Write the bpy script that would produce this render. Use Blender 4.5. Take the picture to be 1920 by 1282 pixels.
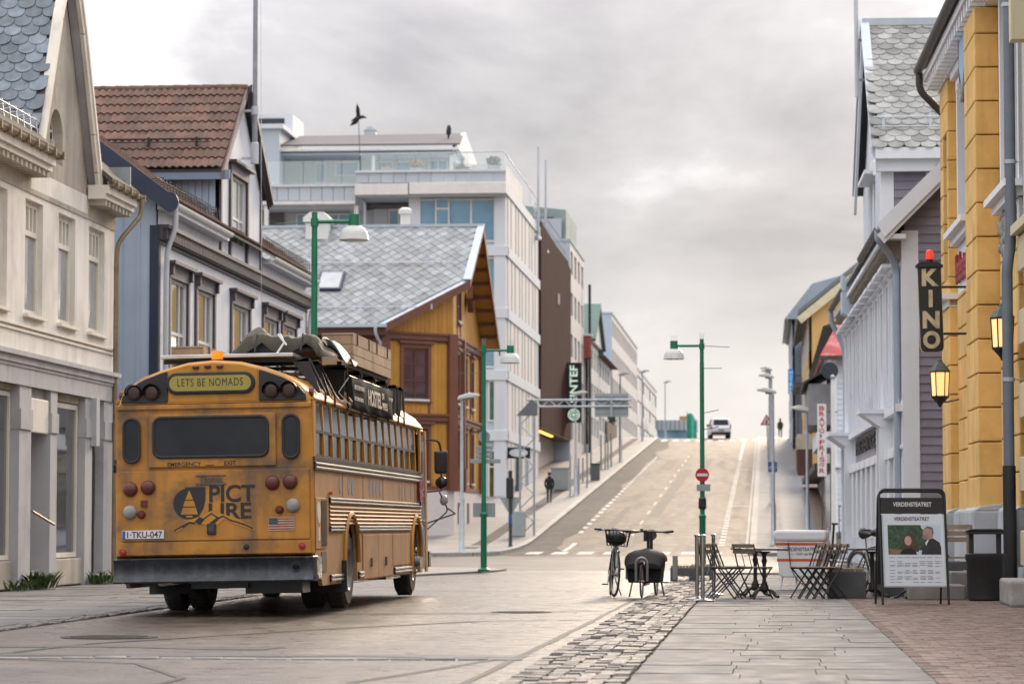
import bpy, bmesh, math, random
from mathutils import Vector, Matrix, noise as mnoise
for o in list(bpy.data.objects): bpy.data.objects.remove(o)
SC = bpy.context.scene
COL = SC.collection
RND = random.Random(11)
# ---------------------------------------------------------------- camera
F_PX = 5500.0
cam_d = bpy.data.cameras.new('camera'); cam = bpy.data.objects.new('camera', cam_d); COL.objects.link(cam)
cam_d.sensor_width = 36; cam_d.lens = 36*F_PX/1920
cam_d.clip_start = 0.1; cam_d.clip_end = 6000
CAM_Z = 1.1
cam.location = (0, 0, CAM_Z)
PITCH = math.atan(344/F_PX); YAW = math.atan(475/F_PX*math.cos(PITCH))
cam.rotation_euler = (math.pi/2+PITCH, 0, YAW)
cam_d.dof.use_dof = True; cam_d.dof.focus_distance = 37.0; cam_d.dof.aperture_fstop = 3.2
SC.camera = cam
# ---------------------------------------------------------------- sky and sun
SUN_AZ = math.radians(8)      # clockwise from the street axis (+Y)
SUN_EL = math.radians(17)
world = bpy.data.worlds.new('World'); SC.world = world; world.use_nodes = True
def build_world():
    nt = world.node_tree; n = nt.nodes; l = nt.links; n.clear()
    out = n.new('ShaderNodeOutputWorld'); bg = n.new('ShaderNodeBackground')
    sky = n.new('ShaderNodeTexSky'); sky.sky_type = 'NISHITA'; sky.sun_disc = False
    sky.sun_elevation = SUN_EL; sky.sun_rotation = SUN_AZ; sky.air_density = 1; sky.dust_density = .6
    tc = n.new('ShaderNodeTexCoord')
    mp = n.new('ShaderNodeMapping'); mp.inputs['Scale'].default_value = (1, 1, 1.9); mp.inputs['Location'].default_value = (8.7, 8.04, 2.69)
    l.new(tc.outputs['Generated'], mp.inputs['Vector'])
    no = n.new('ShaderNodeTexNoise'); no.inputs['Scale'].default_value = 6.5; no.inputs['Detail'].default_value = 9; no.inputs['Roughness'].default_value = .56
    no.inputs['Distortion'].default_value = .25
    l.new(mp.outputs['Vector'], no.inputs['Vector'])
    rp = n.new('ShaderNodeValToRGB'); e = rp.color_ramp.elements
    e[0].position = .36; e[0].color = (.265, .26, .28, 1); e[1].position = .64; e[1].color = (.66, .645, .655, 1)
    m = rp.color_ramp.elements.new(.5); m.color = (.385, .375, .39, 1)
    l.new(no.outputs['Fac'], rp.inputs['Fac'])
    # clouds thin to bright haze near the horizon
    sx = n.new('ShaderNodeSeparateXYZ'); l.new(tc.outputs['Generated'], sx.inputs[0])
    mr = n.new('ShaderNodeMapRange'); mr.inputs['From Min'].default_value = 0.0; mr.inputs['From Max'].default_value = .115
    mr.inputs['To Min'].default_value = .95; mr.inputs['To Max'].default_value = 0; mr.interpolation_type = 'SMOOTHSTEP'
    l.new(sx.outputs['Z'], mr.inputs['Value'])
    mx = n.new('ShaderNodeMix'); mx.data_type = 'RGBA'; mx.inputs['B'].default_value = (.66, .655, .67, 1)
    l.new(mr.outputs['Result'], mx.inputs['Factor']); l.new(rp.outputs['Color'], mx.inputs['A'])
    # the blue sky above the cloud deck shows faintly through it
    sk = n.new('ShaderNodeVectorMath'); sk.operation = 'SCALE'; sk.inputs['Scale'].default_value = .09
    l.new(sky.outputs['Color'], sk.inputs[0])
    mx2 = n.new('ShaderNodeMix'); mx2.data_type = 'RGBA'; mx2.inputs['Factor'].default_value = .045
    l.new(mx.outputs['Result'], mx2.inputs['A']); l.new(sk.outputs['Vector'], mx2.inputs['B'])
    # overcast sky, overhead raised past the standard ratio to brighten walls
    zc = n.new('ShaderNodeMath'); zc.operation = 'MAXIMUM'; zc.inputs[1].default_value = 0; l.new(sx.outputs['Z'], zc.inputs[0])
    om = n.new('ShaderNodeMath'); om.operation = 'MULTIPLY_ADD'; om.inputs[1].default_value = 3.6; om.inputs[2].default_value = 0.80; l.new(zc.outputs[0], om.inputs[0])
    ov = n.new('ShaderNodeVectorMath'); ov.operation = 'SCALE'; l.new(mx2.outputs['Result'], ov.inputs[0]); l.new(om.outputs[0], ov.inputs['Scale'])
    l.new(ov.outputs['Vector'], bg.inputs['Color']); bg.inputs['Strength'].default_value = 1.0
    l.new(bg.outputs['Background'], out.inputs['Surface'])
build_world()
sun_d = bpy.data.lights.new('sun', 'SUN'); sun_d.energy = 2.0; sun_d.angle = math.radians(14); sun_d.color = (1, .80, .58)
sun = bpy.data.objects.new('sun', sun_d); COL.objects.link(sun)
sun.rotation_euler = Vector((math.sin(SUN_AZ)*math.cos(SUN_EL), math.cos(SUN_AZ)*math.cos(SUN_EL), math.sin(SUN_EL))).to_track_quat('Z', 'Y').to_euler()
SC.view_settings.view_transform = 'Standard'; SC.view_settings.look = 'None'
SC.view_settings.exposure = 0.55; SC.view_settings.gamma = 1; SC.view_settings.use_curve_mapping = False

# ---------------------------------------------------------------- helpers
_rot = cam.rotation_euler.to_matrix()
def at(px, py, Y):
    """world point on the plane Y seen at photo pixel px,py: used to read sizes and places off the photograph"""
    d = _rot @ Vector(((px-960)/F_PX, -(py-641)/F_PX, -1))
    t = Y/d.y
    return Vector((d.x*t, Y, CAM_Z+d.z*t))
def lin(h):
    h = h.lstrip('#'); r = []
    for i in (0, 2, 4):
        c = int(h[i:i+2], 16)/255
        r.append(c/12.92 if c <= .04045 else ((c+.055)/1.055)**2.4)
    return (r[0], r[1], r[2], 1)
MATS = {}
def mat(name, col, rough=.6, metal=0, var=.12, scale=2.0, bump=0, bscale=30, dirt=None, rnd=0, spec=.5, emit=None, streak=None, coat=0, obj=False, rvar=0, dmap=None):
    if name in MATS: return MATS[name]
    m = bpy.data.materials.new(name); m.use_nodes = True; MATS[name] = m
    nt = m.node_tree; n = nt.nodes; l = nt.links; b = n['Principled BSDF']
    c = lin(col) if isinstance(col, str) else tuple(col)+(1,)
    b.inputs['Roughness'].default_value = rough; b.inputs['Metallic'].default_value = metal
    b.inputs['Specular IOR Level'].default_value = spec; b.inputs['Coat Weight'].default_value = coat
    if emit:
        b.inputs['Emission Color'].default_value = lin(emit[0]); b.inputs['Emission Strength'].default_value = emit[1]
    if obj:
        tc = n.new('ShaderNodeTexCoord'); pos = tc.outputs['Object']
    else:
        g = n.new('ShaderNodeNewGeometry'); pos = g.outputs['Position']
    def nz(sc, det=4, vec=None, rg=.55):
        t = n.new('ShaderNodeTexNoise'); t.inputs['Scale'].default_value = sc; t.inputs['Detail'].default_value = det; t.inputs['Roughness'].default_value = rg
        l.new(vec or pos, t.inputs['Vector']); return t.outputs['Fac']
    def rng(fac, a0, a1, b0, b1):
        r = n.new('ShaderNodeMapRange'); l.new(fac, r.inputs['Value'])
        for k, v in zip(('From Min', 'From Max', 'To Min', 'To Max'), (a0, a1, b0, b1)): r.inputs[k].default_value = v
        return r.outputs['Result']
    def mixc(fac, A, B, mode='MIX'):
        x = n.new('ShaderNodeMix'); x.data_type = 'RGBA'; x.blend_type = mode
        if isinstance(fac, float): x.inputs['Factor'].default_value = fac
        else: l.new(fac, x.inputs['Factor'])
        for k, q in (('A', A), ('B', B)):
            if isinstance(q, tuple): x.inputs[k].default_value = q
            else: l.new(q, x.inputs[k])
        return x.outputs['Result']
    cur = c
    if var:
        f = rng(nz(scale, 6), .3, .7, 1-var, 1+var)
        cc = n.new('ShaderNodeCombineColor')
        for k in range(3): l.new(f, cc.inputs[k])
        cur = mixc(1.0, cur, cc.outputs[0], 'MULTIPLY')
    if rnd:
        oi = n.new('ShaderNodeObjectInfo'); f = rng(oi.outputs['Random'], 0, 1, 1-rnd, 1+rnd)
        cc = n.new('ShaderNodeCombineColor')
        for k in range(3): l.new(f, cc.inputs[k])
        cur = mixc(1.0, cur, cc.outputs[0], 'MULTIPLY')
    if streak:   # run-off stains, and the bumper's painted sheen, (colour, amount, scale)
        mp = n.new('ShaderNodeMapping'); mp.inputs['Scale'].default_value = (1, 1, .08); l.new(pos, mp.inputs['Vector'])
        f = rng(nz(streak[2], 5, mp.outputs['Vector']), .5, .78, 0, streak[1]); cur = mixc(f, cur, lin(streak[0]))
    if dirt:     # (colour, amount, scale[, low threshold])
        dv = None
        if dmap:
            mpd = n.new('ShaderNodeMapping'); mpd.inputs['Scale'].default_value = dmap; l.new(pos, mpd.inputs['Vector']); dv = mpd.outputs['Vector']
        f = rng(nz(dirt[2], 7, dv, .62), dirt[3] if len(dirt) > 3 else .48, dirt[3]+.17 if len(dirt) > 3 else .72, 0, dirt[1]); cur = mixc(f, cur, lin(dirt[0]))
    if isinstance(cur, tuple): b.inputs['Base Color'].default_value = cur
    else: l.new(cur, b.inputs['Base Color'])
    if rvar: l.new(rng(nz(scale*2.3, 5), .3, .7, max(.02, rough-rvar), min(1, rough+rvar)), b.inputs['Roughness'])
    if bump:
        bp = n.new('ShaderNodeBump'); bp.inputs['Strength'].default_value = min(1, bump); bp.inputs['Distance'].default_value = .02
        l.new(nz(bscale, 6), bp.inputs['Height']); l.new(bp.outputs['Normal'], b.inputs['Normal'])
    return m
class MB:
    def __init__(s): s.v = []; s.f = []; s.mi = []; s.cur = 0
    def add(s, vs, fs):
        k = len(s.v); s.v += [tuple(p) for p in vs]; s.f += [tuple(i+k for i in f) for f in fs]; s.mi += [s.cur]*len(fs); return s
    def box(s, x0, x1, y0, y1, z0, z1):
        return s.add([(x0,y0,z0),(x1,y0,z0),(x1,y1,z0),(x0,y1,z0),(x0,y0,z1),(x1,y0,z1),(x1,y1,z1),(x0,y1,z1)],
                     [(0,3,2,1),(4,5,6,7),(0,1,5,4),(1,2,6,5),(2,3,7,6),(3,0,4,7)])
    def prism(s, pts, axis, a, b):
        def P(p, q):
            return (q, p[0], p[1]) if axis == 'x' else (p[0], q, p[1]) if axis == 'y' else (p[0], p[1], q)
        n = len(pts)
        return s.add([P(p, a) for p in pts]+[P(p, b) for p in pts],
                     [tuple(range(n)), tuple(range(2*n-1, n-1, -1))]+[(i, (i+1) % n, n+(i+1) % n, n+i) for i in range(n)])
    def poly(s, pts): return s.add(pts, [tuple(range(len(pts)))])
    def slab(s, pts, d):
        d = Vector(d); n = len(pts); p = [Vector(q) for q in pts]
        return s.add(p+[q+d for q in p], [tuple(range(n)), tuple(range(2*n-1, n-1, -1))]+[(i, (i+1) % n, n+(i+1) % n, n+i) for i in range(n)])
    def tube(s, pts, r, n=8, closed=False):
        pts = [Vector(p) for p in pts]; m = len(pts); rings = []
        rr = r if isinstance(r, (list, tuple)) else [r]*m
        up = None
        for i, p in enumerate(pts):
            if closed: t = pts[(i+1) % m]-pts[i-1]
            else: t = pts[min(i+1, m-1)]-pts[max(i-1, 0)]
            t.normalize()
            if up is None: up = Vector((0,0,1)) if abs(t.z) < .9 else Vector((1,0,0))
            a = t.cross(up)
            if a.length < 1e-4: a = t.orthogonal()
            a.normalize(); bb = a.cross(t).normalized(); up = bb
            rings.append([p+(a*math.cos(2*math.pi*k/n)+bb*math.sin(2*math.pi*k/n))*rr[i] for k in range(n)])
        vs = [q for g in rings for q in g]; fs = []
        for i in range(m if closed else m-1):
            j = (i+1) % m
            for k in range(n): fs.append((i*n+k, i*n+(k+1) % n, j*n+(k+1) % n, j*n+k))
        if not closed: fs += [tuple(range(n-1, -1, -1)), tuple((m-1)*n+k for k in range(n))]
        return s.add(vs, fs)
    def cyl(s, p0, p1, r0, r1=None, n=12): return s.tube([p0, p1], [r0, r0 if r1 is None else r1], n)
    def lathe(s, prof, c=(0,0,0), axis='z', n=16, cap=True):
        c = Vector(c); vs = []; fs = []
        for r, h in prof:
            for k in range(n):
                a = 2*math.pi*k/n; u, w = r*math.cos(a), r*math.sin(a)
                vs.append(c+Vector((u, w, h) if axis == 'z' else (h, u, w) if axis == 'x' else (u, h, w)))
        for i in range(len(prof)-1):
            for k in range(n): fs.append((i*n+k, i*n+(k+1) % n, (i+1)*n+(k+1) % n, (i+1)*n+k))
        if cap: fs += [tuple(range(n-1, -1, -1)), tuple((len(prof)-1)*n+k for k in range(n))]
        return s.add(vs, fs)
    def ball(s, c, r, n=12, m=8):
        r = r if isinstance(r, (tuple, list)) else (r, r, r); vs = []; fs = []
        for i in range(m+1):
            th = math.pi*(i+.02)/(m+.04)
            for k in range(n):
                a = 2*math.pi*k/n
                vs.append((c[0]+r[0]*math.sin(th)*math.cos(a), c[1]+r[1]*math.sin(th)*math.sin(a), c[2]+r[2]*math.cos(th)))
        for i in range(m):
            for k in range(n): fs.append((i*n+k, i*n+(k+1) % n, (i+1)*n+(k+1) % n, (i+1)*n+k))
        return s.add(vs, fs)
    def wall(s, x0, x1, z0, z1, holes, y=0, d=.15, top=None):
        """front wall in the plane y with rectangular holes and reveals of depth d"""
        xs = sorted({x0, x1}|{min(max(h[i], x0), x1) for h in holes for i in (0, 1)}); zs = sorted({z0, z1}|{min(max(h[i], z0), z1) for h in holes for i in (2, 3)})
        for i in range(len(xs)-1):
            for j in range(len(zs)-1):
                cx, cz = (xs[i]+xs[i+1])/2, (zs[j]+zs[j+1])/2
                if not any(h[0] < cx < h[1] and h[2] < cz < h[3] for h in holes):
                    s.poly([(xs[i], y, zs[j]), (xs[i+1], y, zs[j]), (xs[i+1], y, zs[j+1]), (xs[i], y, zs[j+1])])
        for a, b, c, e in holes:
            for p, q in (((a, c), (b, c)), ((b, c), (b, e)), ((b, e), (a, e)), ((a, e), (a, c))):
                s.poly([(p[0], y, p[1]), (q[0], y, q[1]), (q[0], y+d, q[1]), (p[0], y+d, p[1])])
        return s
    def xf(s, M, k=0):
        s.v[k:] = [tuple(M @ Vector(p)) for p in s.v[k:]]; return s
    def mesh(s, name, m, smooth=False, weld=False):
        me = bpy.data.meshes.new(name); me.from_pydata(s.v, [], s.f)
        for mm in (m if isinstance(m, (list, tuple)) else [m]): me.materials.append(mm)
        if max(s.mi or [0]): me.polygons.foreach_set('material_index', s.mi)
        bm = bmesh.new(); bm.from_mesh(me)
        if weld: bmesh.ops.remove_doubles(bm, verts=bm.verts, dist=1e-4)
        bmesh.ops.recalc_face_normals(bm, faces=bm.faces); bm.to_mesh(me); bm.free()
        if smooth:
            me.polygons.foreach_set('use_smooth', [True]*len(me.polygons)); me.set_sharp_from_angle(angle=math.radians(40))
        return me
    def build(s, name, m, parent=None, smooth=False, bev=0, weld=False, seg=2):
        o = bpy.data.objects.new(name, s.mesh(name, m, smooth, weld)); COL.objects.link(o); o.parent = parent
        if bev:
            b = o.modifiers.new('bevel', 'BEVEL'); b.width = bev; b.segments = seg; b.limit_method = 'ANGLE'; b.angle_limit = math.radians(35)
        return o
def each(mb, name, m, parent, bev=0, smooth=False):
    """build every separate piece of mb as an object of its own"""
    par = list(range(len(mb.v)))
    def find(a):
        while par[a] != a: par[a] = par[par[a]]; a = par[a]
        return a
    for f in mb.f:
        for q in f[1:]: par[find(q)] = find(f[0])
    grp = {}
    for f in mb.f: grp.setdefault(find(f[0]), []).append(f)
    out = []
    for fs in grp.values():
        ids = sorted({i for f in fs for i in f}); mp = {i: k for k, i in enumerate(ids)}; q = MB()
        q.add([mb.v[i] for i in ids], [tuple(mp[i] for i in f) for f in fs]); out.append(q.build(name, m, parent, smooth, bev))
    return out
def tag(o, label, cat, group=None):
    o['label'] = label; o['category'] = cat
    if group: o['group'] = group
    return o
def T(name, label, cat, loc=(0,0,0), rz=0, group=None):
    o = bpy.data.objects.new(name, None); COL.objects.link(o); o.location = loc; o.rotation_euler = (0, 0, rz); o.empty_display_size = .2
    return tag(o, label, cat, group)
def kind(o, k='structure'): o['kind'] = k; return o
def piece(me, name, parent, M):
    o = bpy.data.objects.new(name, me); COL.objects.link(o); o.parent = parent; o.matrix_basis = M; return o
def dup(o, parent=None):
    c = o.copy(); COL.objects.link(c); c.parent = parent
    for ch in list(o.children): dup(ch, c)
    return c
def text(s, name, parent, m, x, y, z, h, w=None, ext=.004, off=0, align='CENTER', M=None, shear=0, space=1.0):
    """flat lettering facing local -y, cap height h, centred on x, base at z, stretched to width w"""
    cu = bpy.data.curves.new('t', 'FONT'); cu.body = s; cu.align_x = align; cu.size = 1; cu.offset = off; cu.extrude = .001; cu.shear = shear; cu.space_character = space
    to = bpy.data.objects.new('t', cu); COL.objects.link(to)
    me = bpy.data.meshes.new_from_object(to)
    bpy.data.objects.remove(to); bpy.data.curves.remove(cu)
    xs = [v.co.x for v in me.vertices]; ys = [v.co.y for v in me.vertices]
    w0 = max(xs)-min(xs); cx = (max(xs)+min(xs))/2; y0 = min(ys); h0 = max(ys)-min(ys)
    sx = (w/w0) if w else h/h0; sz = h/h0
    for v in me.vertices:
        p = Vector(((v.co.x-cx)*sx, -ext if v.co.z > 0 else 0, (v.co.y-y0)*sz))
        v.co = (M @ p) if M else p+Vector((x, y, z))
    me.materials.clear(); me.materials.append(m)
    o = bpy.data.objects.new(name, me); COL.objects.link(o); o.parent = parent; return o
def window(parent, x0, x1, z0, z1, y, fm, gm, cols=(1,), rows=(1,), fw=.06, mw=.04, d=.06, name='window', sill=None):
    """framed window; cols and rows are relative widths of the lights; panes are sub-parts"""
    mb = MB()
    mb.box(x0, x0+fw, y, y+d, z0, z1).box(x1-fw, x1, y, y+d, z0, z1).box(x0+fw, x1-fw, y, y+d, z0, z0+fw).box(x0+fw, x1-fw, y, y+d, z1-fw, z1)
    xs = [x0+fw]; tw = (x1-x0-2*fw); sc = sum(cols)
    for c in cols: xs.append(xs[-1]+tw*c/sc)
    zs = [z0+fw]; th = (z1-z0-2*fw); sr = sum(rows)
    for c in rows: zs.append(zs[-1]+th*c/sr)
    for x in xs[1:-1]: mb.box(x-mw/2, x+mw/2, y+.006, y+d-.003, z0+fw, z1-fw)
    for z in zs[1:-1]: mb.box(x0+fw, x1-fw, y+.01, y+d-.006, z-mw/2, z+mw/2)
    o = mb.build(name, fm, parent)
    for i in range(len(xs)-1):
        for j in range(len(zs)-1):
            MB().box(xs[i], xs[i+1], y+d*.6, y+d*.6+.01, zs[j], zs[j+1]).build('pane', gm, o)
    if sill: MB().box(x0-.06, x1+.06, y-.1, y+.02, z0-.07, z0-.003).build('sill', sill, o)
    return o
# ground height along the street: flat, then the hill, then the crest
SLOPE = .0595; Y_A = 106.; L_A = 18.; Y_B = 262.; L_B = 14.
def zg(Y):
    if Y <= Y_A: return 0.
    if Y < Y_A+L_A: return SLOPE*(Y-Y_A)**2/(2*L_A)
    z1 = SLOPE*L_A/2
    if Y <= Y_B: return z1+SLOPE*(Y-Y_A-L_A)
    z2 = z1+SLOPE*(Y_B-Y_A-L_A); t = min(Y-Y_B, L_B)
    return z2+SLOPE*(t-t*t/(2*L_B))
YS = [-30, 0, 10, 20, 30, 40, 50, 60, 66, 70, 74, 80, 88, 96, 102, 104]+[106+i*2 for i in range(10)]+[130+i*11 for i in range(13)]+[264+i*2 for i in range(8)]+[300, 340, 400, 500, 700, 1000, 1600, 2600]
def strip(name, xl, xr, y0, y1, dz, m, parent=None, th=0, nx=1):
    f = lambda q, y: q(y) if callable(q) else q
    ys = sorted({y0, y1}|{y for y in YS if y0 < y < y1}); mb = MB(); k = nx+1
    vs = [(f(xl, y)+(f(xr, y)-f(xl, y))*i/nx, y, zg(y)+dz) for y in ys for i in range(k)]
    fs = [(i*k+j, i*k+j+1, (i+1)*k+j+1, (i+1)*k+j) for i in range(len(ys)-1) for j in range(nx)]
    mb.add(vs, fs)
    if th:
        for s in (0, nx):
            vs = [(f(xl, y) if s == 0 else f(xr, y), y, zg(y)+dz-q) for y in ys for q in (0, th)]
            mb.add(vs, [(2*i, 2*i+1, 2*i+3, 2*i+2) for i in range(len(ys)-1)])
        for y in (y0, y1): mb.poly([(f(xl, y), y, zg(y)+dz), (f(xr, y), y, zg(y)+dz), (f(xr, y), y, zg(y)+dz-th), (f(xl, y), y, zg(y)+dz-th)])
    return mb.build(name, m, parent)
# ================================================================ GROUND, ROADS, PAVEMENTS
ASPH = mat('asphalt', (.088, .069, .054), rough=.36, var=.32, scale=1.4, bump=.5, bscale=45, dirt=('#221d1a', .8, .8, .485), rvar=.14, dmap=(.7, .42, 1))
ASPH_H = mat('asphalt_hill', (.098, .073, .054), rough=.58, spec=.18, var=.25, scale=1.0, bump=.3, bscale=40, dirt=('#1e1a17', .85, 1.0, .475), rvar=.1, dmap=(.95, .055, 1))
ASPH_D = mat('asphalt_dark', (.032, .030, .029), rough=.75, spec=.3, var=.3, scale=.6, bump=.35, bscale=90, rvar=.08)
ASPH_X = mat('asphalt_cross', (.06, .052, .046), rough=.55, var=.3, scale=.4, bump=.3, bscale=90, dirt=('#221f1e', .7, .3), rvar=.08)
TAR = mat('tar', (.022, .021, .021), rough=.6, var=.3, scale=3)
PAVE = mat('pavement_concrete', (.19, .178, .168), rough=.62, var=.18, scale=.8, bump=.2, bscale=50, dirt=('#5a524c', .5, .6))
JOINT = mat('joint_sand', (.17, .155, .135), rough=.95, var=.3, scale=6)
SLABM = mat('slab_stone', (.125, .125, .126), rough=.66, spec=.35, var=.28, scale=1.6, bump=.2, bscale=40, rnd=.16, dirt=('#6a5f56', .5, 1.1), rvar=.12)
COBM = mat('cobble_granite', (.12, .108, .098), rough=.5, var=.25, scale=5, bump=.4, bscale=60, rnd=.3, rvar=.15)
BRKM = mat('paving_brick', (.165, .11, .09), rough=.6, var=.25, scale=3, bump=.3, bscale=70, rnd=.35, dirt=('#665a52', .5, 1.5))
KERB = mat('kerb_granite', (.27, .255, .235), rough=.6, var=.2, scale=4, bump=.2, bscale=60, rnd=.1)
PAINT = mat('road_paint', (.52, .50, .46), rough=.6, var=.2, scale=5, dirt=('#57504a', .8, 2.2, .46))
PAINT_Y = mat('road_paint_yellow', (.33, .22, .10), rough=.5, var=.15, scale=8, dirt=('#6d6660', .6, 4))
GROUND = mat('ground_dull', (.12, .11, .10), rough=.9, var=.3, scale=.1)
kind(strip('ground', -1500, 1500, -30, 2600, -.12, GROUND, nx=2))
road = kind(strip('road', -7.9, -1.83, -25, 72, 0, ASPH, nx=4))
xs = kind(strip('crossing_street', -75, 60, 72, 106, -.004, ASPH_X, nx=20))
hill = kind(strip('hill_road', -9.8, -.4, 106, 700, 0, ASPH_H, nx=6))
strip('cycle_lane', lambda y: -9.76, lambda y: -8.15+.28*math.sin(y*.35)+.15*math.sin(y*.9), 108, 262, .004, ASPH_D, hill)
# ---- flush pavement beds
pavR = kind(strip('pavement', -1.83, 8, -25, 66, -.012, JOINT))
pavL = kind(strip('pavement', -16, -7.9, -25, 66, -.012, JOINT))
# nose of the left pavement that bulges round the green lamp
mb = MB(); nose = [(-16, 66), (-7.9, 60), (-7.6, 63), (-6.9, 66.5), (-6.35, 69.5), (-6.3, 71.5), (-6.9, 73.2), (-8.5, 74.4), (-12, 75), (-40, 75.5), (-40, 66)]
mb.prism(nose, 'z', -.02, .05); kind(mb.build('pavement', PAVE))
mb = MB(); mb.prism([(-1.83, 66.02), (-1.5, 68.5), (-.5, 70.5), (1.2, 71.6), (30, 72), (30, 66.02)], 'z', -.02, .05); kind(mb.build('pavement', PAVE))
# ---- hill pavements, raised kerbs
cr = [(-60, 101.0), (-13.5, 103.2), (-11.9, 104.1), (-10.8, 106), (-10.2, 109.5), (-9.95, 114), (-9.85, 118)]
mb = MB()
def apron(pts, back, z, name, m):
    mb = MB(); top = []
    for (x, y) in pts: top.append((x, y, zg(y)+z))
    bk = [(back, p[1], zg(p[1])+z) for p in pts]
    for i in range(len(pts)-1): mb.poly([bk[i], top[i], top[i+1], bk[i+1]])
    for i in range(len(pts)-1): mb.poly([top[i], (top[i][0], top[i][1], top[i][2]-.2), (top[i+1][0], top[i+1][1], top[i+1][2]-.2), top[i+1]])
    return kind(mb.build(name, m))
apron(cr, -60, .12, 'pavement', PAVE)
hl = kind(strip('pavement', -60, -9.85, 118, 420, .12, PAVE, th=.2, nx=2))
strip('dark_strip', -11.75, -11.15, 112, 262, .124, ASPH_D, hl)  # narrow darker band along the pavement
# kerb stones, one by one
def kerbs(pts, name_parent, zt, w=.28):
    for i in range(len(pts)-1):
        a, b = Vector((*pts[i], 0)), Vector((*pts[i+1], 0)); L = (b-a).length; n = max(1, round(L/2.0)); d = (b-a).normalized(); s = Vector((d.y, -d.x, 0))*w
        for k in range(n):
            p = a+d*(L*k/n+.012); q = a+d*(L*(k+1)/n-.012); m = MB()
            pts3 = [p, q, q+s, p+s]
            lo = [(v.x, v.y, zg(v.y)-.1) for v in pts3]; hi = [(v.x, v.y, zg(v.y)+zt) for v in pts3]
            m.add(lo+hi, [(0,1,2,3), (4,5,6,7), (0,1,5,4), (1,2,6,5), (2,3,7,6), (3,0,4,7)]); m.build('kerb_stone', KERB, name_parent)
kerbs(cr[1:]+[(-9.84, 190), (-9.84, 268)], hl, .135)
hr = kind(strip('pavement', -.35, 60, 108, 420, .11, PAVE, th=.2, nx=2))
SLABB = mat('slab_blue_grey', (.14, .14, .15), rough=.55, var=.14, scale=1.2, bump=.15, bscale=40, rnd=.1)
strip('slab_band', .75, 2.2, 108.5, 268, .114, SLABB, hr)
BRICKB = mat('brick_band', (.19, .125, .10), rough=.7, var=.25, scale=2)
strip('brick_band', 2.2, 3.1, 108.5, 268, .118, BRICKB, hr)
kerbs([(-.35, 268), (-.35, 190), (-.35, 108.2)], hr, .125)
kerbs([(-.7, 268), (-.7, 108.2)], hr, .02, .1)
# ---- markings
for k in range(9):
    x = -9.05+k*.98; MB().add([(x, 110.2, zg(110.2)+.008), (x+.55, 110.2, zg(110.2)+.008), (x+.55, 113, zg(113)+.010), (x, 113, zg(113)+.010), (x, 111.6, zg(111.6)+.010), (x+.55, 111.6, zg(111.6)+.010)], [(0, 1, 5, 4), (4, 5, 2, 3)]).build('crossing_bar', PAINT, hill)
for k in range(9):
    x = -9.1+k*1.0; strip('crossing_bar', x, x+.5, 257, 261.5, .009, PAINT, hill)
for k in range(46):
    y = 119+k*2.0; strip('lane_dash', -1.9, -1.66, y, y+1.0, .009, PAINT, hill)
strip('lane_line', -1.9, -1.7, 212, 256, .009, PAINT, hill)
for k in range(30):
    y = 128+k*3.1; strip('lane_dash', -8.15, -7.95, y, y+1.5, .009, PAINT, hill)
strip('lane_line', -7.9, -7.72, 114, 121, .009, PAINT, hill)
for k in range(12):
    y = 126+k*8.4; strip('centre_dash', -5.75, -5.64, y, y+3.0, .009, PAINT_Y, hill)
for y in (150, 196): strip('cross_line', -1.6, -.75, y, y+.35, .009, PAINT, hill)
# dark worn patches of older asphalt on the hill
def blob(cx, cy, rx, ry, parent, m, dz, seed, n=22):
    r = random.Random(seed); mb = MB(); pts = []
    for k in range(n):
        a = 2*math.pi*k/n; q = 1+.35*mnoise.noise((math.cos(a)*1.7+seed, math.sin(a)*1.7, seed*.3))+r.uniform(-.07, .07)
        x, y = cx+rx*q*math.cos(a), cy+ry*q*math.sin(a); pts.append((x, y, zg(y)+dz))
    mb.add([(cx, cy, zg(cy)+dz)]+pts, [(0, 1+k, 1+(k+1) % n) for k in range(n)]); return mb.build('asphalt_patch', m, parent)
ASPH_P = mat('asphalt_patch', (.04, .034, .03), rough=.45, var=.35, scale=1.2, bump=.3, bscale=80, rvar=.1)
ASPH_T = mat('asphalt_track', (.032, .026, .022), rough=.62, spec=.25, var=.3, scale=1.5, bump=.3, bscale=60, dirt=('#5a4b3d', .6, 1.6, .5))
# seams, repairs and a row of setts in the near road
def ribbon(pts, w, parent, m, dz, name='tar_seam', seed=0):
    mb = MB(); P = []
    for i in range(len(pts)-1):
        a, b = Vector(pts[i]), Vector(pts[i+1]); n = max(2, int((b-a).length/.35))
        P += [a.lerp(b, k/n) for k in range(n)]
    P.append(Vector(pts[-1])); vs = []
    for i, p in enumerate(P):
        t = (P[min(i+1, len(P)-1)]-P[max(i-1, 0)]).normalized(); s = Vector((-t.y, t.x))
        for q in (1, -1):
            ww = w*(1+.55*mnoise.noise((p.x*1.3+q*7+seed, p.y*1.3, seed)))
            jit = .12*w*mnoise.noise((p.x*5, p.y*5, q+seed))
            e = p+s*q*(ww/2+jit); vs.append((e.x, e.y, zg(e.y)+dz))
    mb.add(vs, [(2*i, 2*i+1, 2*i+3, 2*i+2) for i in range(len(P)-1)]); return mb.build(name, m, parent)
for i_, (pts_, w_) in enumerate((([(-5.1, 196), (-5.25, 165), (-5.3, 140)], .55), ([(-5.35, 134), (-5.3, 121)], .4), ([(-4.0, 216), (-4.1, 198)], .5), ([(-6.7, 214), (-6.6, 196)], .8), ([(-.95, 200), (-.95, 176)], .35), ([(-3.0, 212), (-3.1, 203)], .4), ([(-6.9, 150), (-7.0, 128)], .35))): ribbon(pts_, w_, hill, ASPH_T, .005, 'asphalt_patch', seed=30+i_)
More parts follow.
